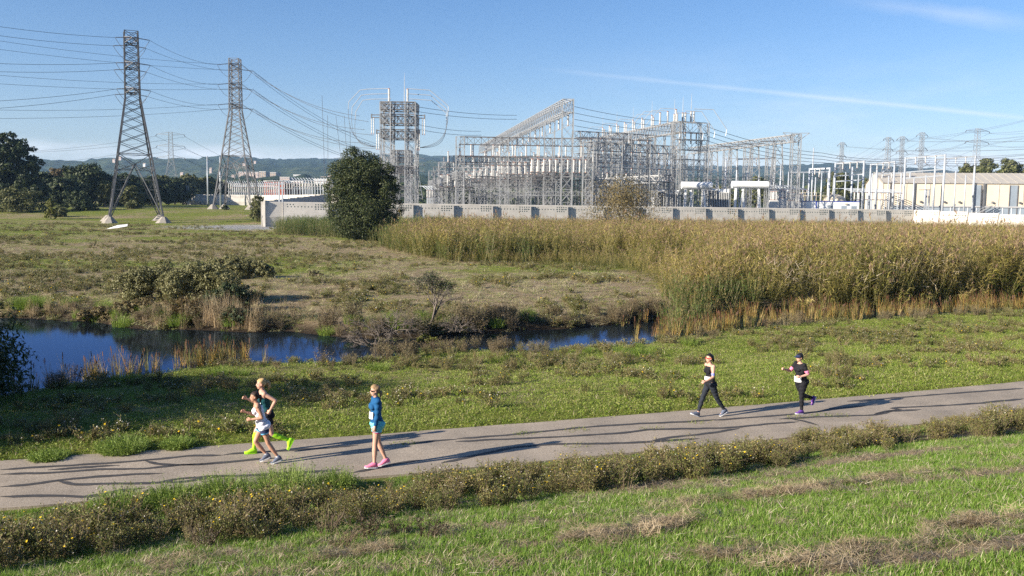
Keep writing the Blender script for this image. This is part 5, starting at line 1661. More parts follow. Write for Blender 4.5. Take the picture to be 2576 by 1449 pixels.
# cattails at the water's edge and standing in the eastern channel
xy = sample(-26, 46, 20, 62, 16, lambda x, y: 13 * np.exp(-((ynear_w(x) - y + 0.5) / 0.7) ** 2) * smooth(0.42, 0.6, fnoise(x, y, 2.6, 79)) * (1.0 * (x < -6.5) + 0.7 * (x > 5)) + 7 * np.exp(-((ynear_w(x) - y + 0.1) / 0.6) ** 2) * (x > -19) * (x < -10.5) + 10 * smooth(5.0, 17.0, x) * (y > ynear_w(x) + 0.5) * (y < yfar_w(x) + 0.4) * smooth(0.35, 0.6, fnoise(x, y, 2.2, 80)), 216)
place('cattails', 'orange and brown cattails standing along the edge of the creek', 'cattails', xy, c_cat, 5, 316, 0.45, 0.8, tilt=0.10, smul=np.where(xy[:, 0] > 6, 1.1, 1.0))
# far bank and field
def fieldfn(dens, fn, seed, x0=-110, x1=80, y0=38, y1=185): return sample(x0, x1, y0, y1, dens, lambda x, y: np.where((y - yfar_w(x) > 0.15) & ((y < ywall(x) - 2) | (x < -55)) & (np.hypot(x + 49, y - 176) > 12), fn(x, y, y - yfar_w(x)), 0), seed)
REED = [G(u, v, 0.1)[:2] for u, v in ((1690, 806), (1668, 770), (1662, 735), (1645, 705), (1570, 684), (1480, 674), (1380, 668), (1250, 664), (1150, 660), (1060, 648), (980, 632), (945, 612), (850, 602), (700, 596), (690, 590))]
REED = [tuple(p) for p in REED] + [(-42, 172)] + [(float(x), float(ywall(x)) - 3) for x in range(-30, 105, 15)] + [(117, 196), (104, 170), (70, 100), (44, 62.5)] + [(float(x), float(yfar_w(x)) + 0.1) for x in (40, 34, 28, 22, 16, 12)]
def inreed(x, y): return in_poly(x, y, REED)
xy = fieldfn(2.6, lambda x, y, df: np.where(inreed(x, y), 0, 2.6 * np.clip(1.15 - green_amount(x, y), 0, 1) * np.clip(50 / y, 0.12, 1) * (0.3 + 0.7 * smooth(0.35, 0.6, fnoise(x, y * 1.7, 2.4, 86)))), 221)
place('field_thatch', 'flattened dry stalks littering the open field beyond the creek', 'thatch', xy, c_litter, 5, 321, 1.1, 2.0, tilt=0.10)
xy = fieldfn(2.2, lambda x, y, df: np.where(inreed(x, y), 0, 2.2 * np.clip(green_amount(x, y) + 0.15, 0, 1) * np.clip(60 / y, 0.15, 1)), 222, x0=-140, y1=262)
place('field_grass', 'thin green grass tufts across the open field beyond the creek', 'grass', xy, c_mead, 6, 322, 1.3, 2.4)
xy = fieldfn(2.4, lambda x, y, df: np.where(inreed(x, y), 0, 2.4 * np.maximum(smooth(0.5, 0.70, fnoise(x, y, 4, 81)), 0.45 * smooth(0.35, 0.55, fnoise(x, y, 9, 87)) * smooth(-14, -24, x) * smooth(120, 100, y)) * np.clip(55 / y, 0.25, 1)), 223)
place('field_weeds', 'scattered brown low weeds on the field beyond the creek', 'weeds', xy, c_lowweed, 6, 323, 1.0, 2.0)
xy = fieldfn(3.4, lambda x, y, df: 3.4 * np.exp(-((df - 0.9) / 1.1) ** 2) * np.maximum(smooth(0.30, 0.5, fnoise(x, y, 4, 82)), 0.35) * (x < 9), 224)
place('far_scrub', 'brown scrub overhanging the far bank of the creek', 'scrub', xy, c_scrub, 5, 324, 0.6, 1.1, smul=np.interp(xy[:, 0], [-20, -16, 0, 3], [0.5, 1.0, 1.0, 0.8]))
xy = fieldfn(1.4, lambda x, y, df: 1.4 * np.exp(-((df - 1.6) / 1.2) ** 2) * smooth(0.50, 0.64, fnoise(x, y, 4.5, 83)) * (x < 2), 225)
place('far_green_clumps', 'bright green clumps on the far bank of the creek', 'plants', xy, c_lush, 4, 325, 0.7, 1.25)
pen = G(545, 830, ZW)
xy = fieldfn(5.0, lambda x, y, df: 5.0 * np.exp(-((df - 1.0) / 1.1) ** 2) * np.where(x < -13.5, 0.9, 0) * smooth(0.40, 0.58, fnoise(x, y, 3, 84)) * (x > -34) * 0.4 + 5.0 * np.exp(-(((x - pen.x) / 2.6) ** 2 + ((df - 1.0) / 1.1) ** 2)), 226)
place('dry_reeds', 'dry tan reeds on the far bank below the grey-green bushes', 'reeds', xy, c_dry, 4, 326, 0.35, 0.65, tilt=0.08, smul=np.interp(xy[:, 0], [-19, -16, -11], [0.75, 1.3, 1.3]))
# the reed bed
def reed_d(x, y): return np.where(inreed(x, y), np.where(x < -15, 0, 1) * np.where((x < 15.5) & (y < yfar_w(x) + 2.6), 0.25, 1) * np.clip(5.0 * (55 / y) ** 1.3, 1.0, 5.0) * np.where(y < 95, 0.25 + 0.75 * smooth(0.36, 0.5, fnoise(x, y, 2.6, 88)), 1), 0)
xy = sample(-45, 122, 44, 232, 5.0, reed_d, 231)
place('reed_bed', 'tall golden and olive reed bed with brown plumes before the concrete wall', 'reeds', xy, c_reed, 6, 331, 0.7, 1.2, tilt=0.17, smul=(0.68 + 0.62 * fnoise(xy[:, 0], xy[:, 1], 5, 85)) * np.interp(xy[:, 1], [50, 75, 130, 185], [1.12, 1.05, 0.85, 0.66]) * np.where(xy[:, 1] < 85, 0.42 + 0.58 * smooth(8.0, 16.0, xy[:, 0]), 1.0))
exy = xy[(xy[:, 0] > 11.5) & ~(inreed(xy[:, 0] - 1.6, xy[:, 1]) & inreed(xy[:, 0], xy[:, 1] - 2.4))]
place('reed_fringe', 'shorter drooping reeds spilling over the front edge of the reed bed', 'reeds', exy + np.random.default_rng(4).normal(0, 0.7, exy.shape) * [1, 0.6], c_reed, 6, 333, 0.4, 0.75, tilt=0.42)
xy = sample(-45, 40, 44, 200, 2.5, lambda x, y: np.where(inreed(x, y), (x < -12) * 1.3 + (x >= -12) * (x < 2) * 0.9 * (y < 125) + 2.4 * smooth(7.5, 9.0, x) * smooth(17, 14, x) * (y < yfar_w(x) + 3.2), 0), 232)
place('green_reeds', 'fresh green reeds fringing the reed bed and the dense pine', 'reeds', xy, c_reedg, 4, 332, 0.9, 1.3, smul=np.where(xy[:, 1] < 60, 0.8, 1.0))

# pale broken canes lodged in the front of the reed bed
gq = np.random.default_rng(88); nq = 170
qx = gq.uniform(15, 33, nq); qy = yfar_w(qx) + gq.uniform(0.3, 2.2, nq)
ctr = np.array([18.0, 21.5, 25.0, 29.0])[gq.integers(0, 4, nq)]; qx = ctr + gq.normal(0, 1.1, nq); qy = yfar_w(qx) + gq.uniform(-0.4, 1.4, nq)
scatter('broken_canes', 'pale broken canes lodged in the front of the reed bed', 'canes', np.column_stack([qx, qy, gq.uniform(0.5, 2.3, nq)]), gq.integers(0, 6, nq), np.repeat(gq.uniform(2.2, 4.5, nq)[:, None], 3, 1), np.stack([gq.normal(0, 0.5, nq), gq.normal(0, 0.5, nq), gq.uniform(0, 6.28, nq)], -1), c_straw)
# ---------------------------------------------------------------- shrubs and trees, one by one
def clump_leaves(blobs, n, leaf, g, clump=0.35, aspect=0.5, fill=0.25):
    """leaves gathered in small clumps over the surface of ellipsoid blobs: (x, y, z, rx, ry, rz)"""
    B = np.array(blobs, float); vol = (B[:, 3] * B[:, 4] + B[:, 4] * B[:, 5] + B[:, 3] * B[:, 5]); vol = vol / vol.sum()
    nc = max(8, n // 45)
    bi = g.choice(len(B), nc, p=vol)
    d = g.normal(size=(nc, 3)); d /= np.linalg.norm(d, axis=1)[:, None]
    rad = np.where(g.uniform(size=nc) < fill, g.uniform(0.3, 0.8, nc), g.uniform(0.82, 1.08, nc))
    cc = B[bi, :3] + d * B[bi, 3:] * rad[:, None]
    ci = g.integers(0, nc, n)
    cr = clump * (B[:, 3:].mean(1)[bi][ci])[:, None]
    off = g.normal(size=(n, 3)) ; off /= np.linalg.norm(off, axis=1)[:, None]
    C = cc[ci] + off * cr * (g.uniform(0.35, 1.0, n) ** 0.5)[:, None] * np.array([1, 1, 0.75])
    return leaves(C, leaf, g, 0.35, out=off * 0.9 + d[ci] * 0.5, aspect=aspect), cc
def limbs(base, cc, g, r0, k=14, height=None):
    m = MB(); base = np.array(base, float)
    top = cc[np.argmax(cc[:, 2])]
    mid = base * 0.5 + np.array([cc[:, 0].mean(), cc[:, 1].mean(), cc[:, 2].mean()]) * 0.5
    trunk_top = base * 0.25 + top * 0.75
    pts = [base - [0, 0, 0.3], base * 0.7 + mid * 0.3, mid, trunk_top]
    m.tube([tuple(p) for p in pts], [r0, r0 * 0.8, r0 * 0.55, r0 * 0.2], 7)
    for i in g.choice(len(cc), min(k, len(cc)), replace=False):
        f = g.uniform(0.25, 0.9); s = pts[1] * (1 - f) + trunk_top * f
        q = cc[i]; h = (s + q) / 2 + np.array([0, 0, 0.08 * np.linalg.norm(q - s)])
        m.tube([tuple(s), tuple(h), tuple(q)], [r0 * 0.35, r0 * 0.2, r0 * 0.07], 5)
    return m
bark = solid('grey brown bark', (0.13, 0.10, 0.075), 0.9, 0, 0.3, 3.0, 0.4, 12)
def plant(name, label, cat, base, blobs, n, leaf, mat, seed, trunk=0.2, k=14, clump=0.35, aspect=0.5, group=None, part='crown', fill=0.25):
    g = np.random.default_rng(seed)
    (V, F), cc = clump_leaves(blobs, n, leaf, g, clump, aspect, fill)
    V[:, 2] = np.maximum(V[:, 2], 0.02)
    root = tag(empty(name, base), label, cat, group)
    link(part, np_mesh(part, V, F), mat, root)
    limbs((0, 0, 0), cc, g, trunk, k).build('trunk' if cat == 'tree' else 'stems', bark, root, True)
    return root
def px_blobs(u0, vb, d, L, flat=1.0, g=None):
    """blobs given in photo pixels about the base (u0, vb): (u, v, radius)"""
    out = []
    for u, v, r in L:
        s = d / FPX
        out.append(((u - u0) * s, (g.uniform(-1, 1) if g is not None else 0) * r * s * 0.5, (vb - v) * s, r * s, r * s * 0.95, r * s * 0.88))
    return out
gt = np.random.default_rng(55)
m_pine = foliage('pine needles', [(0.014, 0.024, 0.008), (0.030, 0.046, 0.013), (0.058, 0.074, 0.022), (0.105, 0.112, 0.040)], 0.15, 0.1)
m_ever = foliage('dark evergreen leaves', [(0.016, 0.026, 0.012), (0.032, 0.048, 0.018), (0.056, 0.076, 0.026), (0.09, 0.105, 0.040)], 0.15, 0.15)
m_oak = foliage('olive leaves', [(0.038, 0.048, 0.016), (0.075, 0.088, 0.028), (0.125, 0.132, 0.045), (0.18, 0.17, 0.07)], 0.2, 0.2)
m_autumn = foliage('russet leaves', [(0.075, 0.055, 0.022), (0.14, 0.100, 0.038), (0.21, 0.15, 0.06)], 0.2, 0.2)
m_yell = foliage('yellow green leaves', [(0.08, 0.09, 0.02), (0.15, 0.16, 0.03), (0.24, 0.23, 0.06)], 0.3, 0.2)
m_coy = foliage('grey green bush leaves', [(0.065, 0.066, 0.022), (0.125, 0.125, 0.045), (0.20, 0.19, 0.08), (0.32, 0.295, 0.16)], 0.2, 0.15)
m_willow = foliage('brown willow leaves', [(0.085, 0.068, 0.030), (0.155, 0.120, 0.050), (0.23, 0.175, 0.08), (0.12, 0.125, 0.045)], 0.25, 0.15)
m_shade = foliage('dark willow leaves', [(0.020, 0.035, 0.012), (0.040, 0.062, 0.020), (0.07, 0.095, 0.03)], 0.25, 0.15)
# the dense pine
bp_ = G(922, 606, 0.25); bp_.z = Tz(bp_.x, bp_.y)
L = [(888, 402, 30), (925, 412, 30), (868, 440, 40), (915, 445, 44), (958, 438, 34), (852, 478, 36), (900, 485, 52), (955, 480, 44), (978, 472, 30), (862, 525, 40), (920, 530, 52), (975, 525, 36), (885, 565, 40), (940, 568, 44), (975, 560, 28), (915, 590, 34), (950, 594, 24)]
plant('pine_tree', 'dense dark pine tree standing alone before the concrete wall', 'tree', bp_, px_blobs(922, 606, bp_.y, L, g=gt), 100000, 0.21, m_pine, 1, 0.35, 16, 0.30)
def simple_tree(u, vt, vb, wpx, d, mat, label, seed, n=9000, leaf=0.5, group='trees beyond the field', zb=None, shape='dome', name='tree', cat='tree', trunk=0.4, fill=0.2, clump=0.30):
    g = np.random.default_rng(seed)
    base = A(u, vb, d)
    if zb is None:
        zg = Tz(base.x, base.y); base.z = min(base.z, zg) if abs(base.z - zg) > 0.3 else zg
        base.z = zg
    H = A(u, vt, d).z - base.z; W_ = wpx * d / FPX / 2
    B = []
    nb_ = 16
    for i in range(nb_):
        k = (i + 0.5) / nb_
        z = H * (0.30 + 0.62 * k) if shape == 'dome' else H * (0.12 + 0.8 * k)
        rr = W_ * math.sqrt(max(0.05, 1 - (k * 0.95) ** 2)) * (0.9 if shape == 'dome' else (1 - 0.55 * k))
        a = i * 2.399 + g.uniform(0, 1); r = W_ * g.uniform(0.34, 0.5)
        q = max(0, rr - r * 0.8) * g.uniform(0.5, 1.0)
        B.append((q * math.cos(a), q * math.sin(a), min(z, H - r * 0.7), r, r, r * 0.75))
    return plant(name, label, cat, base, B, n, leaf, mat, seed, trunk, 12, clump, group=group, fill=fill)
# tall domed tree at the west edge
bw = A(20, 520, 262); bw.z = Tz(bw.x, bw.y)
L = [(-70, 410, 50), (-20, 372, 38), (25, 362, 30), (55, 385, 34), (82, 418, 28), (20, 410, 44), (-30, 440, 50), (60, 440, 36), (96, 446, 20), (0, 470, 44), (50, 478, 38), (90, 480, 30), (-60, 480, 50), (112, 490, 20)]
plant('cypress_tree', 'tall dark domed tree towering above the western bushes', 'tree', bw, px_blobs(20, 520, 262, L, g=gt), 40000, 0.80, m_ever, 2, 0.7, 18, 0.28, group='trees beyond the field', fill=0.15)
TR = [
    (150, 425, 505, 70, 360, m_autumn, 'russet-crowned tree behind the dark western trees'),
    (215, 418, 520, 120, 300, m_ever, 'broad dark evergreen tree in the clump between domed tree and dark pylon'),
    (160, 450, 520, 80, 285, m_ever, 'low dark evergreen tree beside the tall domed tree'),
    (250, 436, 520, 110, 305, m_ever, 'tall dark evergreen tree at the heart of the clump west of the dark pylon'),
    (310, 442, 515, 100, 318, m_ever, 'dark evergreen tree framed between the dark pylon legs'),
    (385, 450, 512, 90, 345, m_ever, 'dark evergreen tree east of the dark pylon'),
    (440, 452, 508, 80, 390, m_ever, 'dark evergreen tree behind the base of the small pylon'),
    (545, 456, 505, 60, 460, m_ever, 'dark tree beside the leg of the pale pylon'),
    (120, 440, 520, 90, 300, m_ever, 'dark evergreen tree filling the gap beside the domed tree'),
    (285, 446, 515, 90, 310, m_ever, 'dark evergreen tree seen through the legs of the dark pylon'),
    (265, 458, 525, 40, 270, m_oak, 'lighter olive tree in front of the dark clump'),
    (345, 448, 512, 90, 330, m_ever, 'evergreen tree just beyond the dark pylon'),
    (405, 444, 508, 60, 380, m_oak, 'rounded olive tree behind the small six-armed pylon'),
    (475, 440, 505, 60, 440, m_oak, 'rounded olive tree beside the tapered poles'),
    (515, 446, 505, 60, 450, m_oak, 'dark rounded tree between the two tapered poles'),
    (330, 470, 525, 50, 265, m_oak, 'small olive tree at the edge of the dark clump by the pylon'),
    (2108, 436, 500, 70, 420, m_oak, 'dark tree between the barred gantry and the hills'),
    (2190, 450, 505, 90, 440, m_oak, 'dark spreading tree behind the wide-legged pylon'),
    (1905, 448, 500, 70, 470, m_oak, 'dark tree behind the slim truss legs'),
    (1800, 470, 505, 90, 480, m_oak, 'low dark tree behind the white transformers'),
    (2430, 412, 470, 60, 400, m_oak, 'loose olive tree at the gable of the warehouse ridge'),
    (2475, 402, 470, 80, 395, m_oak, 'tall olive tree rising over the middle of the warehouse roof'),
    (2540, 400, 470, 90, 390, m_oak, 'broad olive tree rising over the eastern warehouse roof'),
    (2620, 396, 470, 100, 385, m_oak, 'olive tree beyond the east end of the warehouse'),
    (1180, 468, 505, 80, 520, m_ever, 'dark tree behind the low west truss'),
]
for i, (u, vt, vb, wp, d, mt, lb) in enumerate(TR):
    simple_tree(u, vt, vb, wp * 1.3, d, mt, lb, 700 + i, n=12000, leaf=0.9 if d < 340 else 1.1, fill=0.4, clump=0.38)
BU = [
    (45, 474, 547, 160, 228, m_oak, 'large olive bush at the west edge of the field', 0.5, 9000),
    (200, 486, 528, 110, 238, m_ever, 'low dark bush spreading in front of the evergreen clump', 0.5, 7000),
    (128, 500, 549, 46, 205, m_yell, 'upright yellow-green bush standing alone in the grass', 0.3, 4000),
    (152, 522, 549, 60, 214, m_oak, 'small shaded bush beside the yellow-green bush', 0.35, 3000),
    (650, 494, 541, 66, 205, m_oak, 'round olive bush at the corner of the concrete wall', 0.35, 6000),
    (566, 516, 530, 26, 250, m_ever, 'ivy mound smothering a footing of the pale pylon', 0.3, 2500),
    (335, 505, 530, 60, 250, m_oak, 'grey-green bush beyond the western footings', 0.4, 3500),
]
for i, (u, vt, vb, wp, d, mt, lb, lf, n) in enumerate(BU):
    simple_tree(u, vt, vb, wp, d, mt, lb, 800 + i, n=n, leaf=lf, group='bushes in the field', shape='bush', name='bush', cat='bush', trunk=0.12, clump=0.34)
simple_tree(1566, 450, 575, 290, 152, m_willow, 'brown twiggy willow rising out of the reed bed at the wall', 850, n=16000, leaf=0.24, group=None, shape='bush', name='willow', cat='tree', trunk=0.16, fill=0.5, clump=0.5)
# grey-green brush on the far bank
def bush_px(u, vb, z, L, n, leaf, mat, label, seed, name='bush', trunk=0.08, clump=0.32, group='bushes along the creek', fill=0.2):
    b = G(u, vb, z); b.z = Tz(b.x, b.y)
    return plant(name, label, 'bush', b, px_blobs(u, vb, b.y, L, g=gt), n, leaf, mat, seed, trunk, 10, clump, group=group, fill=fill)
bush_px(385, 745, 0.0, [(325, 708, 34), (360, 692, 36), (400, 680, 36), (350, 732, 32), (425, 705, 36)], 16000, 0.12, m_coy, 'grey-green brush at the west end of the bank thicket', 21)
bush_px(520, 752, 0.0, [(450, 700, 36), (490, 684, 38), (535, 686, 38), (575, 708, 36), (610, 738, 32), (500, 725, 42), (560, 740, 38)], 24000, 0.12, m_coy, 'largest grey-green brush above the tan reeds', 22)
bush_px(605, 697, 0.1, [(545, 668, 24), (580, 660, 24), (615, 662, 24), (650, 670, 22), (672, 682, 18), (600, 682, 26), (560, 684, 20)], 17000, 0.13, m_coy, 'dense rounded brush set back from the bank thicket', 23)
bush_px(470, 800, -0.5, [(430, 782, 24), (465, 775, 26), (500, 780, 24), (450, 795, 22), (490, 798, 22)], 7000, 0.10, m_autumn, 'russet brown bush under the largest grey-green brush', 27)
bush_px(345, 792, -0.5, [(310, 776, 20), (345, 770, 24), (380, 776, 22), (350, 788, 22)], 6000, 0.10, m_willow, 'brown bush on the bank below the western brush', 28)
bush_px(240, 790, -0.5, [(215, 776, 18), (245, 772, 20), (272, 780, 18)], 4500, 0.10, m_willow, 'brown bush at the narrow west end of the bank scrub', 29)
bush_px(575, 782, -0.3, [(545, 745, 26), (575, 735, 28), (610, 750, 26), (560, 765, 26), (600, 772, 24)], 8000, 0.11, m_ever, 'dark green bush filling the shaded east side of the thicket', 30)
bush_px(610, 805, -0.4, [(590, 782, 24), (620, 790, 22), (636, 806, 18)], 4000, 0.10, m_ever, 'dark shaded brush beside the tan reed spire', 24)
bush_px(1080, 850, -0.7, [(1070, 832, 20), (1092, 834, 18), (1080, 845, 18)], 3500, 0.08, m_yell, 'yellow-green bush under the leaning tree', 25)
bush_px(795, 690, 0.2, [(786, 684, 12), (802, 686, 11)], 1500, 0.10, m_scrub, 'small dry bush alone on the litter', 26)
# feathery bushes by the path
for i, (u, v, w, h, lb) in enumerate(((282, 1146, 62, 40, 'feathery green bush hugging the far path edge, the larger of two'), (426, 1136, 40, 30, 'feathery green bush hugging the far path edge, the smaller of two'),
        (90, 1165, 50, 22, 'low feathery bush at the path edge in tree shade'),
        (300, 1292, 70, 46, 'feathery green bush at the near path edge beside bare asphalt'), (430, 1272, 60, 44, 'feathery green bush in the near row between two taller ones'), (560, 1258, 76, 46, 'feathery green bush midway along the near row'), (720, 1246, 86, 52, 'largest feathery green bush in the near row'), (850, 1232, 44, 42, 'feathery green bush ending the near row before the blue-topped walker'))):
    near_row = v > 1200
    b = G(u, v, 0.05); b.z = Tz(b.x, b.y)
    s = b.y / FPX * 1.2; W_ = w * s; H_ = h * s * (1.45 if near_row else 1.0)
    if not near_row: b.y += 0.55; b.z = Tz(b.x, b.y)
    g = np.random.default_rng(900 + i)
    V, F = strips(g, 1500, W_ * 0.75, (H_ * 0.4, H_ * 1.15), (0.008, 0.016), 0.38, 0.14, 3, 0.7)
    V[:, 2] *= np.clip(1.15 - 0.5 * (np.hypot(V[:, 0], V[:, 1]) / W_) ** 2, 0.3, 1.2)
    C = V[g.integers(0, len(V), 3500)] + g.normal(0, 0.02, (3500, 3)); C[:, 2] = np.maximum(C[:, 2], 0.02)
    V2, F2 = leaves(C, 0.035, g, 0.5)
    root = tag(empty('feathery_bush', b), lb, 'bush', 'feathery bushes by the path')
    link('stems', np_mesh('stems', V, F), m_feath, root); link('foliage', np_mesh('foliage', V2, F2), m_feath, root)
# dark willows at the west edge that throw the big shadow
for i, (x, y, r, h, lb) in enumerate(((-18.4, 25.8, 3.1, 3.6, 'dark leafy willow leaning over the pond at the frame edge'), (-18.4, 20.8, 3.9, 5.8, 'dark willow shading the meadow west of the runners'), (-21.6, 16.0, 2.9, 5.2, 'dark willow beside the path west of the pond'))):
    z = Tz(x, y)
    B = [(0, 0, h * 0.55, r, r, h * 0.42), (r * 0.5, -0.3, h * 0.4, r * 0.7, r * 0.7, h * 0.35), (-r * 0.4, 0.5, h * 0.7, r * 0.6, r * 0.6, h * 0.28), (0.3, 0.2, h * 0.78, r * 0.6, r * 0.6, h * 0.2), (r * 0.35, 0.4, h * 0.3, r * 0.8, r * 0.8, h * 0.28)]
    plant('willow_tree', lb, 'tree', (x, y, z), B, 34000, 0.17, m_shade, 950 + i, 0.16, 12, 0.3, aspect=0.3, group='dark willows by the pond', fill=0.35)
# leaning bare tree and dead brush on the far bank
dead = solid('grey dead wood', (0.12, 0.10, 0.082), 0.9, 0, 0.3, 6.0)
def twigs(mb, p, d, L, r, depth, g):
    q = p + d * L
    mid = (p + q) / 2 + g.normal(0, 0.06 * L, 3)
    mb.tube([tuple(p), tuple(mid), tuple(q)], [r, r * 0.85, r * 0.65], 4, caps=False)
    tips = [q]
    if depth > 0:
        for _ in range(3 if depth > 1 else 4):
            dd = d + g.normal(0, 0.5, 3); dd /= np.linalg.norm(dd)
            tips += twigs(mb, mid * 0.4 + q * 0.6 if _ else q, dd, L * g.uniform(0.55, 0.8), r * 0.6, depth - 1, g)
    return tips
g = np.random.default_rng(77)
b = G(1075, 822, -0.5); b.z = Tz(b.x, b.y)
root = tag(empty('leaning_tree', b), 'small leaning tree with bare twisted limbs and a flat sparse crown', 'tree')
mb = MB(); tips = []
for d_ in ((0.25, 0, 1.0), (0.45, 0.1, 0.9), (0.05, 0.2, 1.0)):
    dv = np.array(d_); dv /= np.linalg.norm(dv)
    tips += twigs(mb, np.array([0.25, 0, 0.4]), dv, 0.95, 0.055, 4, g)
mb.tube([(0, 0, -0.3), (0.1, 0, 0.1), (0.25, 0, 0.4)], [0.09, 0.08, 0.07], 6)
mb.build('trunk', dead, root)
tips = np.array(tips); tips = tips[tips[:, 2] > np.quantile(tips[:, 2], 0.45)]
C = tips[g.integers(0, len(tips), 1700)] + g.normal(0, 0.10, (1700, 3))
V, F = leaves(C, 0.075, g, 0.4)
link('crown', np_mesh('crown', V, F), m_ever, root)
for i, (u, v, sx, lb) in enumerate(((975, 852, 1.0, 'tangle of grey dead brush fallen over the water'), (930, 862, 0.7, 'low grey dead branches trailing into the pond'), (1150, 845, 0.55, 'small heap of dead branches at the foot of the leaning tree'))):
    b = G(u, v, -0.8); b.z = ZW - 0.05 + (0.25 if i != 1 else 0)
    root = tag(empty('dead_brush', b), lb, 'dead brush', 'dead brush on the bank')
    mb = MB()
    for j in range(11):
        dv = np.array([g.normal(0, 0.9), g.normal(0, 0.35) - 0.1, abs(g.normal(0.35, 0.3)) + 0.05]); dv /= np.linalg.norm(dv)
        twigs(mb, np.array([g.normal(0, 0.4) * sx, g.normal(0, 0.25), 0.1]), dv, 0.75 * sx, 0.028, 3, g)
    mb.build('branches', dead, root)
# weeds growing out of the path's cracks
for i, (u, v) in enumerate(((1020, 1115), (1325, 1090), (1450, 1082), (1640, 1078), (1705, 1110), (2005, 1050), (2062, 1044), (1455, 1120), (1760, 1062), (2110, 1046))):
    b = G(u, v, 0.01); g = np.random.default_rng(980 + i)
    V, F = strips(g, 70, 0.22, (0.03, 0.08), (0.008, 0.014), 0.9, 0.3)
    V[:, 0] *= 1.7
    o = link('crack_weed', np_mesh('crack_weed', V, F), m_grass2); o.location = (b.x, b.y, 0.008); o.rotation_euler = (0, 0, 0.36)
    tag(o, 'flat little weed growing out of a crack in the asphalt', 'weed', 'weeds in the path cracks')
# wood along the foot of the hills: one far mass
g = np.random.default_rng(60)
n = 52000
yy = g.uniform(640, 900, n); uu = g.uniform(-500, 3100, n); xx = (uu - 1288) / FPX * yy
hh = 4.5 + g.uniform(0, 1, n) ** 0.6 * (10 + 12 * fnoise(xx, yy, 45, 91))
C = np.column_stack([xx, yy, hh + 0.0])
V, F = leaves(C, 3.4, g, 0.5)
tag(link('treeline', np_mesh('treeline', V, F), m_ever), 'far dark wood along the foot of the hills', 'trees', kind='stuff')
# ================================================================ people on the path
def loft(mb, stations, n=14):
    """closed loft through elliptical stations: (centre, half width, half depth, width axis, depth axis)"""
    rings = []
    for c, w, d, aw, ad in stations:
        rings.append([Vector(c) + Vector(aw) * (w * math.cos(2 * math.pi * j / n)) + Vector(ad) * (d * math.sin(2 * math.pi * j / n)) for j in range(n)])
    vs_ = [q for r in rings for q in r]; k = len(rings); fs = []
    for i in range(k - 1):
        for j in range(n):
            j2 = (j + 1) % n; fs.append((i * n + j, i * n + j2, (i + 1) * n + j2, (i + 1) * n + j))
    fs.append(tuple(range(n - 1, -1, -1))); fs.append(tuple((k - 1) * n + j for j in range(n)))
    mb.add(vs_, fs)
def ball(mb, c, rx, ry, rz, rot=None, n=10):
    c = Vector(c); vs_ = []; fs = []
    for i in range(n + 1):
        th = math.pi * i / n
        for j in range(n * 2):
            ph = math.pi * j / n
            p = Vector((rx * math.sin(th) * math.cos(ph), ry * math.sin(th) * math.sin(ph), rz * math.cos(th)))
            if rot is not None: p = rot @ p
            vs_.append(c + p)
    m = n * 2
    for i in range(n):
        for j in range(m):
            fs.append((i * m + j, (i + 1) * m + j, (i + 1) * m + (j + 1) % m, i * m + (j + 1) % m))
    mb.add(vs_, fs)
def limb(mb, p, q, prof, n=12):
    """tube from p to q with radii along it, rounded ends"""
    p = Vector(p); q = Vector(q); d = (q - p).normalized(); pts = [p - d * prof[0] * 0.7]; rad = [prof[0] * 0.6]
    for i, r in enumerate(prof):
        pts.append(p.lerp(q, i / (len(prof) - 1))); rad.append(r)
    pts.append(q + d * prof[-1] * 0.7); rad.append(prof[-1] * 0.6)
    mb.tube(pts, rad, n)
def remeshed(mb, voxel, it=4):
    me = mb.mesh('tmp'); o = bpy.data.objects.new('tmp', me); COL.objects.link(o)
    md = o.modifiers.new('r', 'REMESH'); md.mode = 'VOXEL'; md.voxel_size = voxel
    sm = o.modifiers.new('s', 'SMOOTH'); sm.factor = 0.5; sm.iterations = it
    bpy.context.view_layer.update()
    dg = bpy.context.evaluated_depsgraph_get()
    out = bpy.data.meshes.new_from_object(o.evaluated_get(dg))
    bpy.data.objects.remove(o); bpy.data.meshes.remove(me)
    out.polygons.foreach_set('use_smooth', [True] * len(out.polygons))
    return out
def cloth_mat(name, col, rough=0.8, var=0.12): return solid(name, col, rough, 0, var, 9.0, 0.15, 60.0, spec=0.15)
skin_a = solid('fair skin', (0.52, 0.30, 0.215), 0.5, 0, 0.06, 12.0)
skin_b = solid('tan skin', (0.43, 0.235, 0.155), 0.5, 0, 0.06, 12.0)
shoe_sole = solid('white shoe sole', (0.72, 0.72, 0.72), 0.6, 0, 0.05, 8.0)
eye_m = solid('dark eyes', (0.03, 0.022, 0.018), 0.3, 0, 0.05, 8.0)
lip_m = solid('lips', (0.42, 0.15, 0.13), 0.5, 0, 0.05, 8.0)
bib_m = solid('white bib paper', (0.80, 0.80, 0.80), 0.7, 0, 0.03, 8.0)
bib_ink = solid('bib print', (0.10, 0.11, 0.16), 0.7, 0, 0.03, 8.0)
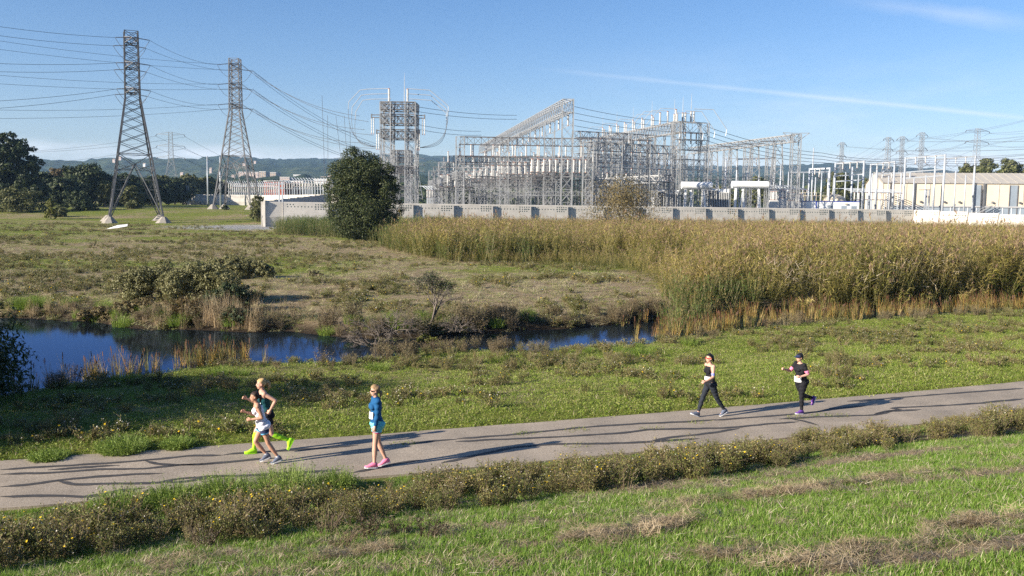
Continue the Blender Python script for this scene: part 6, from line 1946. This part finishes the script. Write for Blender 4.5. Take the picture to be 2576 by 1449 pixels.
def person(u, v, H, pose, look, label):
    k = H / 1.68; wide = look.get('wide', 1.0)
    base = G(u, v, 0.01)
    root = tag(empty('person', base, R(200) + pose.get('turn', 0)), label, 'person', 'people running or walking on the path')
    X = Vector((1, 0, 0)); Y = Vector((0, 1, 0)); Z = Vector((0, 0, 1))
    def dirv(a, side=0.0): return Vector((math.sin(a), side, -math.cos(a))).normalized()
    lean = pose['lean']; sp = Vector((math.sin(lean), 0, math.cos(lean)))
    fwd = Vector((math.cos(lean), 0, -math.sin(lean)))
    P = Vector((0, 0, 0)); J = {}
    tl, sl_ = 0.425 * k, 0.405 * k
    for s, S in (('L', 1), ('R', -1)):
        a, kn, fp = pose['leg' + s]
        J['hip' + s] = P + Y * (0.088 * S * k * wide) - sp * 0.02 * k
        J['knee' + s] = J['hip' + s] + dirv(a, -0.04 * S) * tl
        J['ank' + s] = J['knee' + s] + dirv(a - kn, -0.02 * S) * sl_
        fd = Vector((math.cos(fp), 0, math.sin(fp))); fu = Vector((-math.sin(fp), 0, math.cos(fp)))
        J['fd' + s], J['fu' + s] = fd, fu
        J['toe' + s] = J['ank' + s] + fd * 0.165 * k - fu * 0.060 * k
        J['heel' + s] = J['ank' + s] - fd * 0.055 * k - fu * 0.060 * k
    # stand the figure on its lowest shoe
    low = min(min(J['toe' + s].z, J['heel' + s].z) for s in 'LR') - 0.035 * k
    sup = pose.get('support', 'L')
    off = Vector((-(J['ank' + sup].x + 0.04), -J['ank' + sup].y, -low)) + Vector((0, 0, pose.get('air', 0.0)))
    for n_ in list(J):
        if n_[:2] not in ('fd', 'fu'): J[n_] = J[n_] + off
    P = P + off
    twist = pose.get('twist', 0.0)
    def tor(h): return P + sp * h * k
    for s, S in (('L', 1), ('R', -1)):
        a, el, out = pose['arm' + s]
        J['sh' + s] = tor(0.475) + Y * (0.165 * S * k * (0.5 + 0.5 * wide)) + X * (twist * S * 0.06)
        d1 = Vector((math.sin(a), S * out, -math.cos(a))).normalized()
        J['elb' + s] = J['sh' + s] + d1 * 0.275 * k
        d2 = Vector((math.sin(a + el), -S * pose.get('inward', 0.25) * (1 if el > 0.6 else 0), -math.cos(a + el))).normalized()
        J['wri' + s] = J['elb' + s] + d2 * 0.235 * k
        J['d2' + s] = d2
    nod = pose.get('nod', 0.0)
    neck = tor(0.53); hd = neck + (sp * 0.5 + Z * 0.5).normalized() * 0.135 * k + X * 0.018 * k
    hr = Matrix.Rotation(lean * 0.35 + nod, 3, 'Y')
    mb = MB(); bones = []
    def bone(name, p, q, prof):
        limb(mb, p, q, prof); bones.append((name, Vector(p), Vector(q), prof))
    w_ = wide
    st = [(tor(-0.10), 0.06 * k, 0.06 * k), (tor(-0.07), 0.145 * k * w_, 0.100 * k * w_), (tor(0.0), 0.165 * k * w_, 0.118 * k * w_), (tor(0.09), 0.150 * k * w_, 0.105 * k * w_), (tor(0.19), 0.122 * k * w_, 0.088 * k * w_), (tor(0.30), 0.142 * k * w_, 0.103 * k * w_), (tor(0.40), 0.155 * k * w_, 0.104 * k * w_), (tor(0.47), 0.150 * k, 0.082 * k), (tor(0.515), 0.085 * k, 0.060 * k), (tor(0.53), 0.05 * k, 0.05 * k)]
    loft(mb, [(c, a, b, Y, fwd) for c, a, b in st])
    bones.append(('torso', tor(-0.10), tor(0.515), [0.11 * k * w_, 0.13 * k * w_, 0.10 * k * w_, 0.12 * k * w_, 0.10 * k]))
    for S in (1, -1):
        ball(mb, tor(0.345) + fwd * 0.088 * k * w_ + Y * 0.066 * S * k, 0.05 * k, 0.058 * k, 0.058 * k)
        ball(mb, tor(-0.03) - fwd * 0.06 * k * w_ + Y * 0.075 * S * k * w_, 0.085 * k * w_, 0.085 * k * w_, 0.095 * k)
    for s, S in (('L', 1), ('R', -1)):
        bone('thigh' + s, J['hip' + s], J['knee' + s], [0.086 * k * w_, 0.086 * k * w_, 0.074 * k * w_, 0.060 * k, 0.054 * k])
        bone('shin' + s, J['knee' + s], J['ank' + s], [0.052 * k, 0.055 * k, 0.051 * k, 0.038 * k, 0.034 * k])
        calf = J['knee' + s].lerp(J['ank' + s], 0.30); bd_ = (J['ank' + s] - J['knee' + s]).normalized(); ball(mb, calf - bd_.cross(Y) * (-0.012 * k), 0.048 * k, 0.046 * k, 0.085 * k, Vector((0, 0, 1)).rotation_difference(bd_).to_matrix())
        bone('foot' + s, J['heel' + s] + J['fu' + s] * 0.025 * k + J['fd' + s] * 0.02 * k, J['toe' + s] + J['fu' + s] * 0.004 * k - J['fd' + s] * 0.01 * k, [0.026 * k, 0.030 * k, 0.024 * k])
        ball(mb, J['sh' + s] - Z * 0.005 * k, 0.058 * k, 0.058 * k, 0.06 * k)
        bone('uarm' + s, J['sh' + s], J['elb' + s], [0.050 * k, 0.047 * k, 0.042 * k, 0.037 * k])
        bone('farm' + s, J['elb' + s], J['wri' + s], [0.037 * k, 0.039 * k, 0.032 * k, 0.025 * k])
        # hand: palm, four curled fingers of unequal length and a thumb from the palm's side
        d2 = J['d2' + s]; pn = d2.cross(Y).normalized()      # back-of-hand side
        side = Y
        palm_e = J['wri' + s] + d2 * 0.085 * k
        bone('hand' + s, J['wri' + s], palm_e, [0.024 * k, 0.032 * k, 0.034 * k])
        acr = Vector(pn)
        curl_ax = -S * Y
        for fi, (o_, ln) in enumerate(((0.030, 0.062), (0.010, 0.072), (-0.011, 0.066), (-0.030, 0.052))):
            r0 = palm_e + acr * o_ * k
            m1 = r0 + (d2 * 0.75 + curl_ax * 0.65) * ln * 0.55 * k
            m2 = m1 + (-d2 * 0.35 + curl_ax * 0.95) * ln * 0.5 * k
            mb.tube([r0, m1, m2], [0.0105 * k, 0.010 * k, 0.0085 * k], 6)
        th0 = J['wri' + s] + d2 * 0.03 * k + acr * 0.028 * k
        mb.tube([th0, th0 + (d2 * 0.6 + acr * 0.55 + curl_ax * 0.4) * 0.04 * k, th0 + (d2 * 1.25 + acr * 0.5 + curl_ax * 0.8) * 0.05 * k], [0.013 * k, 0.0115 * k, 0.009 * k], 6)
    bone('neck', neck - sp * 0.02 * k, hd - Z * 0.05 * k, [0.052 * k, 0.048 * k, 0.048 * k])
    # head: skull, face, jaw, nose, ears
    def hp(x, y, z): return hd + hr @ Vector((x * k, y * k, z * k))
    ball(mb, hp(-0.012, 0, 0.035), 0.094 * k, 0.076 * k, 0.086 * k, hr)
    ball(mb, hp(0.022, 0, -0.020), 0.068 * k, 0.060 * k, 0.085 * k, hr)
    ball(mb, hp(0.050, 0, -0.078), 0.030 * k, 0.032 * k, 0.026 * k, hr)
    mb.tube([hp(0.084, 0, 0.022), hp(0.098, 0, -0.008), hp(0.108, 0, -0.022)], [0.009 * k, 0.012 * k, 0.013 * k], 6)
    for S in (1, -1): ball(mb, hp(-0.008, 0.074 * S, -0.004), 0.018 * k, 0.010 * k, 0.030 * k, hr)
    ball(mb, hp(0.084, 0, -0.050), 0.012 * k, 0.024 * k, 0.010 * k, hr)
    bones.append(('head', hp(0, 0, -0.05), hp(0, 0, 0.05), [0.085 * k, 0.09 * k]))
    body = remeshed(mb, 0.0085)
    body.materials.append(look['skin'])
    bo = link('body', body, None, root)
    # which bone each vertex belongs to, for the clothes
    nv = len(body.vertices); co = np.empty(nv * 3, np.float32); body.vertices.foreach_get('co', co); co = co.reshape(-1, 3)
    nr = np.empty(nv * 3, np.float32); body.vertices.foreach_get('normal', nr); nr = nr.reshape(-1, 3)
    best = np.full(nv, 1e9); bi = np.zeros(nv, int); bt = np.zeros(nv)
    for i, (nm, p, q, prof) in enumerate(bones):
        p_ = np.array(p); d_ = np.array(q) - p_; L2 = d_ @ d_
        tt = ((co - p_) @ d_) / L2; tc = np.clip(tt, 0, 1)
        dist = np.linalg.norm(co - p_ - tc[:, None] * d_, axis=1) - np.interp(tc, np.linspace(0, 1, len(prof)), prof)
        m_ = dist < best; best[m_] = dist[m_]; bi[m_] = i; bt[m_] = tt[m_]
    names = [b[0] for b in bones]
    pol = np.empty(len(body.polygons) * 4, np.int32)
    quads = [tuple(p.vertices) for p in body.polygons if len(p.vertices) == 4]
    Q = np.array(quads)
    def garment(name, mat, rules, offs, extra=None, parent=None):
        sel = np.zeros(nv, bool)
        for nm, (a, b) in rules.items():
            for full in ([nm] if nm in names else [nm + 'L', nm + 'R']):
                i = names.index(full); sel |= (bi == i) & (bt >= a) & (bt <= b)
        if extra is not None: sel |= extra(co, bi, bt)
        fq = Q[sel[Q].all(1)]
        if len(fq) == 0: return
        used, inv = np.unique(fq, return_inverse=True); fq = inv.reshape(-1, 4)
        fold = 1 + 0.35 * np.sin(co[used, 2] * 55 + co[used, 0] * 30)
        Vv = co[used] + nr[used] * (offs * k * fold)[:, None]
        me = np_mesh(name, Vv, fq, smooth=True)
        o = link(name, me, mat, root)
        return o
    for gname, gmat, rules, offs in look['clothes']: garment(gname, gmat, rules, offs)
    # hair: a cap over the back and top of the head
    hc = np.array(hd); hR = np.array(hr)
    loc = (co - hc) @ hR / k
    hi = names.index('head')
    hs_ = look.get('hairline', 0.045)
    def haircap(c, b_, t_): return (loc[:, 2] > -0.07) & (np.linalg.norm(loc, axis=1) < 0.16) & ((loc[:, 0] < 0.012 - 0.0) & (np.abs(loc[:, 1]) < 0.2) & ~((loc[:, 0] > -0.03) & (loc[:, 2] < 0.02)) | (loc[:, 2] > hs_ + 0.35 * np.clip(loc[:, 0], 0, 1)))
    hm = look['hair']
    garment('hair', hm, {}, 0.016, haircap)
    if 'tail' in look:
        m = MB(); pts, rad = look['tail']
        m.tube([hp(*p) for p in pts], [r * k for r in rad], 8)
        m.build('ponytail', hm, root, True)
    # face
    for S in (1, -1):
        m = MB(); ball(m, hp(0.078, 0.030 * S, 0.012), 0.008 * k, 0.013 * k, 0.007 * k, hr, 6); m.build('eye', eye_m, root)
    m = MB(); ball(m, hp(0.092, 0, -0.051), 0.006 * k, 0.020 * k, 0.006 * k, hr, 6); m.build('mouth', lip_m, root)
    if 'glasses' in look:
        m = MB()
        for S in (1, -1):
            m.bar(hp(0.086, 0.006 * S, 0.014), hp(0.080, 0.056 * S, 0.014), 0.008 * k, 0.030 * k); m.bar(hp(0.080, 0.056 * S, 0.018), hp(-0.01, 0.080 * S, 0.012), 0.007 * k, 0.012 * k)
        m.bar(hp(0.090, 0.012, 0.018), hp(0.090, -0.012, 0.018), 0.006 * k, 0.008 * k)
        m.build('sunglasses', look['glasses'], root)
    if 'visor' in look:
        m = MB(); vs_ = []
        n = 14
        for zz in (0.040, 0.085):
            for j in range(n): an = 2 * math.pi * j / n; vs_.append(hp(-0.008 + 0.104 * math.cos(an), 0.086 * math.sin(an), zz + 0.012 * math.cos(an)))
        fs = [(j, (j + 1) % n, n + (j + 1) % n, n + j) for j in range(n)]
        m.add(vs_, fs)
        rim = [hp(-0.008 + 0.104 * math.cos(a), 0.088 * math.sin(a), 0.052) for a in np.linspace(-1.3, 1.3, 9)]
        tipv = [hp(-0.0 + 0.175 * math.cos(a * 0.8), 0.095 * math.sin(a), 0.036) for a in np.linspace(-1.3, 1.3, 9)]
        m.add(rim + tipv + [p - Z * 0.006 for p in rim] + [p - Z * 0.006 for p in tipv], [(j, j + 1, 10 + j, 9 + j) for j in range(8)] + [(27 + j, 28 + j, 19 + j, 18 + j) for j in range(8)] + [(9 + j, 10 + j, 28 + j, 27 + j) for j in range(8)])
        m.build('visor', look['visor'], root)
    # shoes
    for s in 'LR':
        a, fd, fu = J['ank' + s], J['fd' + s], J['fu' + s]
        def sp_(x, z): return a + fd * x * k + fu * z * k
        m = MB()
        loft(m, [(sp_(-0.070, -0.045), 0.026 * k, 0.030 * k, Y, fu), (sp_(-0.045, -0.026), 0.040 * k, 0.056 * k, Y, fu), (sp_(0.0, -0.018), 0.045 * k, 0.066 * k, Y, fu), (sp_(0.06, -0.036), 0.047 * k, 0.052 * k, Y, fu), (sp_(0.125, -0.058), 0.046 * k, 0.030 * k, Y, fu), (sp_(0.180, -0.064), 0.036 * k, 0.022 * k, Y, fu), (sp_(0.200, -0.064), 0.016 * k, 0.012 * k, Y, fu)], 12)
        sh = m.build('shoe', look['shoe'][0], root, True)
        m = MB()
        for x0, x1, w0, w1 in ((-0.072, -0.03, 0.030, 0.040), (-0.03, 0.06, 0.040, 0.044), (0.06, 0.13, 0.044, 0.047), (0.13, 0.195, 0.047, 0.030)):
            za, zb = (-0.098, -0.075)
            q = [sp_(x, z) + Y * (w * k * sgn) for x, w in ((x0, w0), (x1, w1)) for sgn in (-1, 1) for z in (za, zb)]
            m.add(q, [(0, 2, 3, 1), (4, 5, 7, 6), (0, 1, 5, 4), (2, 6, 7, 3), (1, 3, 7, 5), (0, 4, 6, 2)])
        m.build('sole', look['shoe'][1], sh)
    if 'bib' in look:
        h0, h1, sd = look['bib']
        m = MB(); n = 6
        def bp2(a, h, e): return tor(h) + Y * (math.sin(a) * 0.150 * k * w_) + fwd * (math.cos(a) * (0.122 + e) * k * w_)
        an = np.linspace(-0.85 + sd, 0.85 + sd, n)
        top = [bp2(a, h1, 0.016) for a in an]; bot = [bp2(a, h0, 0.030) for a in an]
        m.add(top + bot, [(j, n + j, n + j + 1, j + 1) for j in range(n - 1)])
        bo_ = m.build('race_bib', bib_m, root)
        md = bo_.modifiers.new('t', 'SOLIDIFY'); md.thickness = 0.004
    return root
navy = cloth_mat('navy cloth', (0.025, 0.035, 0.085)); black = cloth_mat('black cloth', (0.014, 0.014, 0.017)); teal = cloth_mat('dark teal cloth', (0.008, 0.055, 0.065))
white_c = cloth_mat('white cloth', (0.70, 0.68, 0.74)); blue = cloth_mat('blue jersey', (0.012, 0.080, 0.20)); aqua = cloth_mat('aqua cloth', (0.18, 0.56, 0.60))
lime = cloth_mat('lime knit', (0.36, 0.75, 0.03)); magenta = cloth_mat('magenta cloth', (0.42, 0.03, 0.14)); purple = cloth_mat('purple cloth', (0.12, 0.05, 0.26)); pinkc = cloth_mat('pink mesh', (0.75, 0.20, 0.33)); greyc = cloth_mat('grey mesh', (0.11, 0.13, 0.18)); char = cloth_mat('charcoal leggings', (0.022, 0.026, 0.034)); sock_w = cloth_mat('white sock', (0.7, 0.7, 0.72)); redp = solid('red frame', (0.65, 0.02, 0.02), 0.35, 0, 0.05, 5.0); band = cloth_mat('lavender strap', (0.22, 0.26, 0.62)); skyblue = cloth_mat('sky blue trim', (0.16, 0.50, 0.75))
blond = solid('blond hair', (0.46, 0.31, 0.14), 0.6, 0, 0.25, 30.0, 0.4, 120.0); dkblond = solid('dark blond hair', (0.27, 0.175, 0.09), 0.6, 0, 0.25, 30.0, 0.4, 120.0); brownh = solid('dark brown hair', (0.035, 0.02, 0.013), 0.5, 0, 0.25, 30.0, 0.4, 120.0); blackh = solid('black hair', (0.012, 0.01, 0.01), 0.45, 0, 0.2, 30.0, 0.4, 120.0)
D_ = R
# runner in lime socks, behind
person(634, 1141, 1.70, dict(lean=D_(9), legL=(D_(-12), D_(52), D_(-62)), legR=(D_(32), D_(24), D_(2)), armL=(D_(-58), D_(85), 0.25), armR=(D_(22), D_(95), 0.15), support='R', twist=-0.3),
    dict(skin=skin_a, hair=blond, tail=([(-0.09, 0, 0.03), (-0.13, 0, 0.05), (-0.165, 0, 0.0), (-0.165, 0, -0.09), (-0.14, 0, -0.15)], [0.018, 0.034, 0.040, 0.034, 0.010]), clothes=[
        ('tank_top', teal, {'torso': (0.02, 0.86)}, 0.010), ('shorts', black, {'torso': (-0.3, 0.22), 'thigh': (-0.3, 0.5)}, 0.013), ('long_sock', lime, {'shin': (0.06, 1.2)}, 0.005)],
        shoe=(lime, lime), bib=(0.16, 0.30, 0.0)),
    'blond ponytailed runner in dark teal top and lime knee socks, partly behind another')
# small runner in white top, in front
person(695, 1166, 1.56, dict(lean=D_(15), legL=(D_(-14), D_(18), D_(-18)), legR=(D_(24), D_(62), D_(-20)), armL=(D_(-20), D_(100), 0.22), armR=(D_(10), D_(105), 0.15), support='L', inward=0.35),
    dict(skin=skin_b, hair=brownh, tail=([(-0.08, 0, 0.02), (-0.12, 0, 0.01), (-0.135, 0, -0.05), (-0.11, 0, -0.12)], [0.022, 0.04, 0.036, 0.014]), clothes=[
        ('tank_top', white_c, {'torso': (0.05, 0.90)}, 0.012), ('waist_layer', white_c, {'torso': (-0.3, 0.30), 'thigh': (-0.3, 0.18)}, 0.020), ('shorts', navy, {'torso': (-0.3, 0.1), 'thigh': (-0.3, 0.40)}, 0.014), ('shorts_hem', skyblue, {'thigh': (0.33, 0.42)}, 0.018), ('ankle_sock', sock_w, {'shin': (0.86, 1.3)}, 0.005)],
        shoe=(greyc, shoe_sole), bib=(-0.02, 0.12, 0.25)),
    'dark-haired runner in white tank top and blue-hemmed shorts pushing off one foot')
# walker in blue
person(937, 1179, 1.70, dict(lean=D_(1), legL=(D_(6), D_(4), D_(4)), legR=(D_(-8), D_(14), D_(-16)), armL=(D_(2), D_(10), 0.10), armR=(D_(-10), D_(12), 0.12), support='L', nod=D_(6)),
    dict(skin=skin_a, hair=dkblond, tail=([(-0.08, 0, -0.02), (-0.11, 0, -0.04), (-0.115, 0, -0.10), (-0.09, 0, -0.15)], [0.02, 0.034, 0.032, 0.012]), glasses=eye_m, clothes=[
        ('zip_jersey', blue, {'torso': (0.04, 1.05), 'uarm': (-0.5, 1.3), 'farm': (-0.3, 0.97), 'neck': (-0.5, 0.25)}, 0.012), ('skirt', aqua, {'torso': (-0.3, 0.20), 'thigh': (-0.3, 0.36)}, 0.022), ('skirt_hem', magenta, {'thigh': (0.30, 0.40)}, 0.020)],
        shoe=(pinkc, shoe_sole), bib=(0.10, 0.24, 0.0)),
    'upright walker in blue zip jersey, aqua skirt, sunglasses and pink shoes')
# strider in black leggings
person(1752, 1049, 1.68, dict(lean=D_(3), legL=(D_(-24), D_(14), D_(-26)), legR=(D_(25), D_(6), D_(22)), armL=(D_(8), D_(58), 0.18), armR=(D_(-34), D_(55), 0.12), support='R', inward=0.0),
    dict(skin=skin_a, hair=blackh, tail=([(-0.09, 0, 0.0), (-0.115, 0, -0.02), (-0.12, 0, -0.06), (-0.10, 0, -0.10)], [0.02, 0.036, 0.032, 0.012]), glasses=redp, clothes=[
        ('tank_top', black, {'torso': (0.05, 0.82)}, 0.010), ('leggings', char, {'torso': (-0.3, 0.26), 'thigh': (-0.5, 1.3), 'shin': (-0.3, 0.90)}, 0.008), ('shoulder_strap', black, {'torso': (0.80, 0.93)}, 0.008), ('arm_strap', band, {'uarm': (0.62, 0.86)}, 0.010), ('necklace', black, {'neck': (0.12, 0.22)}, 0.006)],
        shoe=(greyc, shoe_sole), bib=(0.11, 0.20, 0.1)),
    'woman striding in black leggings and tank top with red glasses')
# jogger with visor
person(2013, 1042, 1.60, dict(lean=D_(6), legL=(D_(4), D_(8), D_(4)), legR=(D_(-14), D_(60), D_(-66)), armL=(D_(-18), D_(95), 0.25), armR=(D_(34), D_(72), 0.2), support='L', inward=0.15),
    dict(skin=skin_a, hair=blackh, visor=navy, wide=1.22, clothes=[
        ('jersey', black, {'torso': (0.04, 0.98), 'uarm': (-0.6, 0.80)}, 0.013), ('sleeve_stripe', pinkc, {'uarm': (0.55, 0.95)}, 0.015), ('leggings', black, {'torso': (-0.3, 0.30), 'thigh': (-0.5, 1.3), 'shin': (-0.3, 0.94)}, 0.010)],
        shoe=(purple, shoe_sole), bib=(0.00, 0.15, 0.1)),
    'stocky jogger in black jersey with pink striped sleeves and navy visor')
# ================================================================ the air
def haze():
    m, t, o = new_mat('haze')
    pv = N(t, 'ShaderNodeVolumePrincipled')
    pv.inputs['Color'].default_value = (0.42, 0.66, 1.0, 1)
    pv.inputs['Density'].default_value = 0.000075
    pv.inputs['Anisotropy'].default_value = 0.0
    t.links.new(pv.outputs[0], o.inputs['Volume'])
    mb = MB(); mb.box(-9300, 9300, -330, 11300, -4.0, 330)
    ob = mb.build('haze', m)
    tag(ob, kind='stuff')
haze()
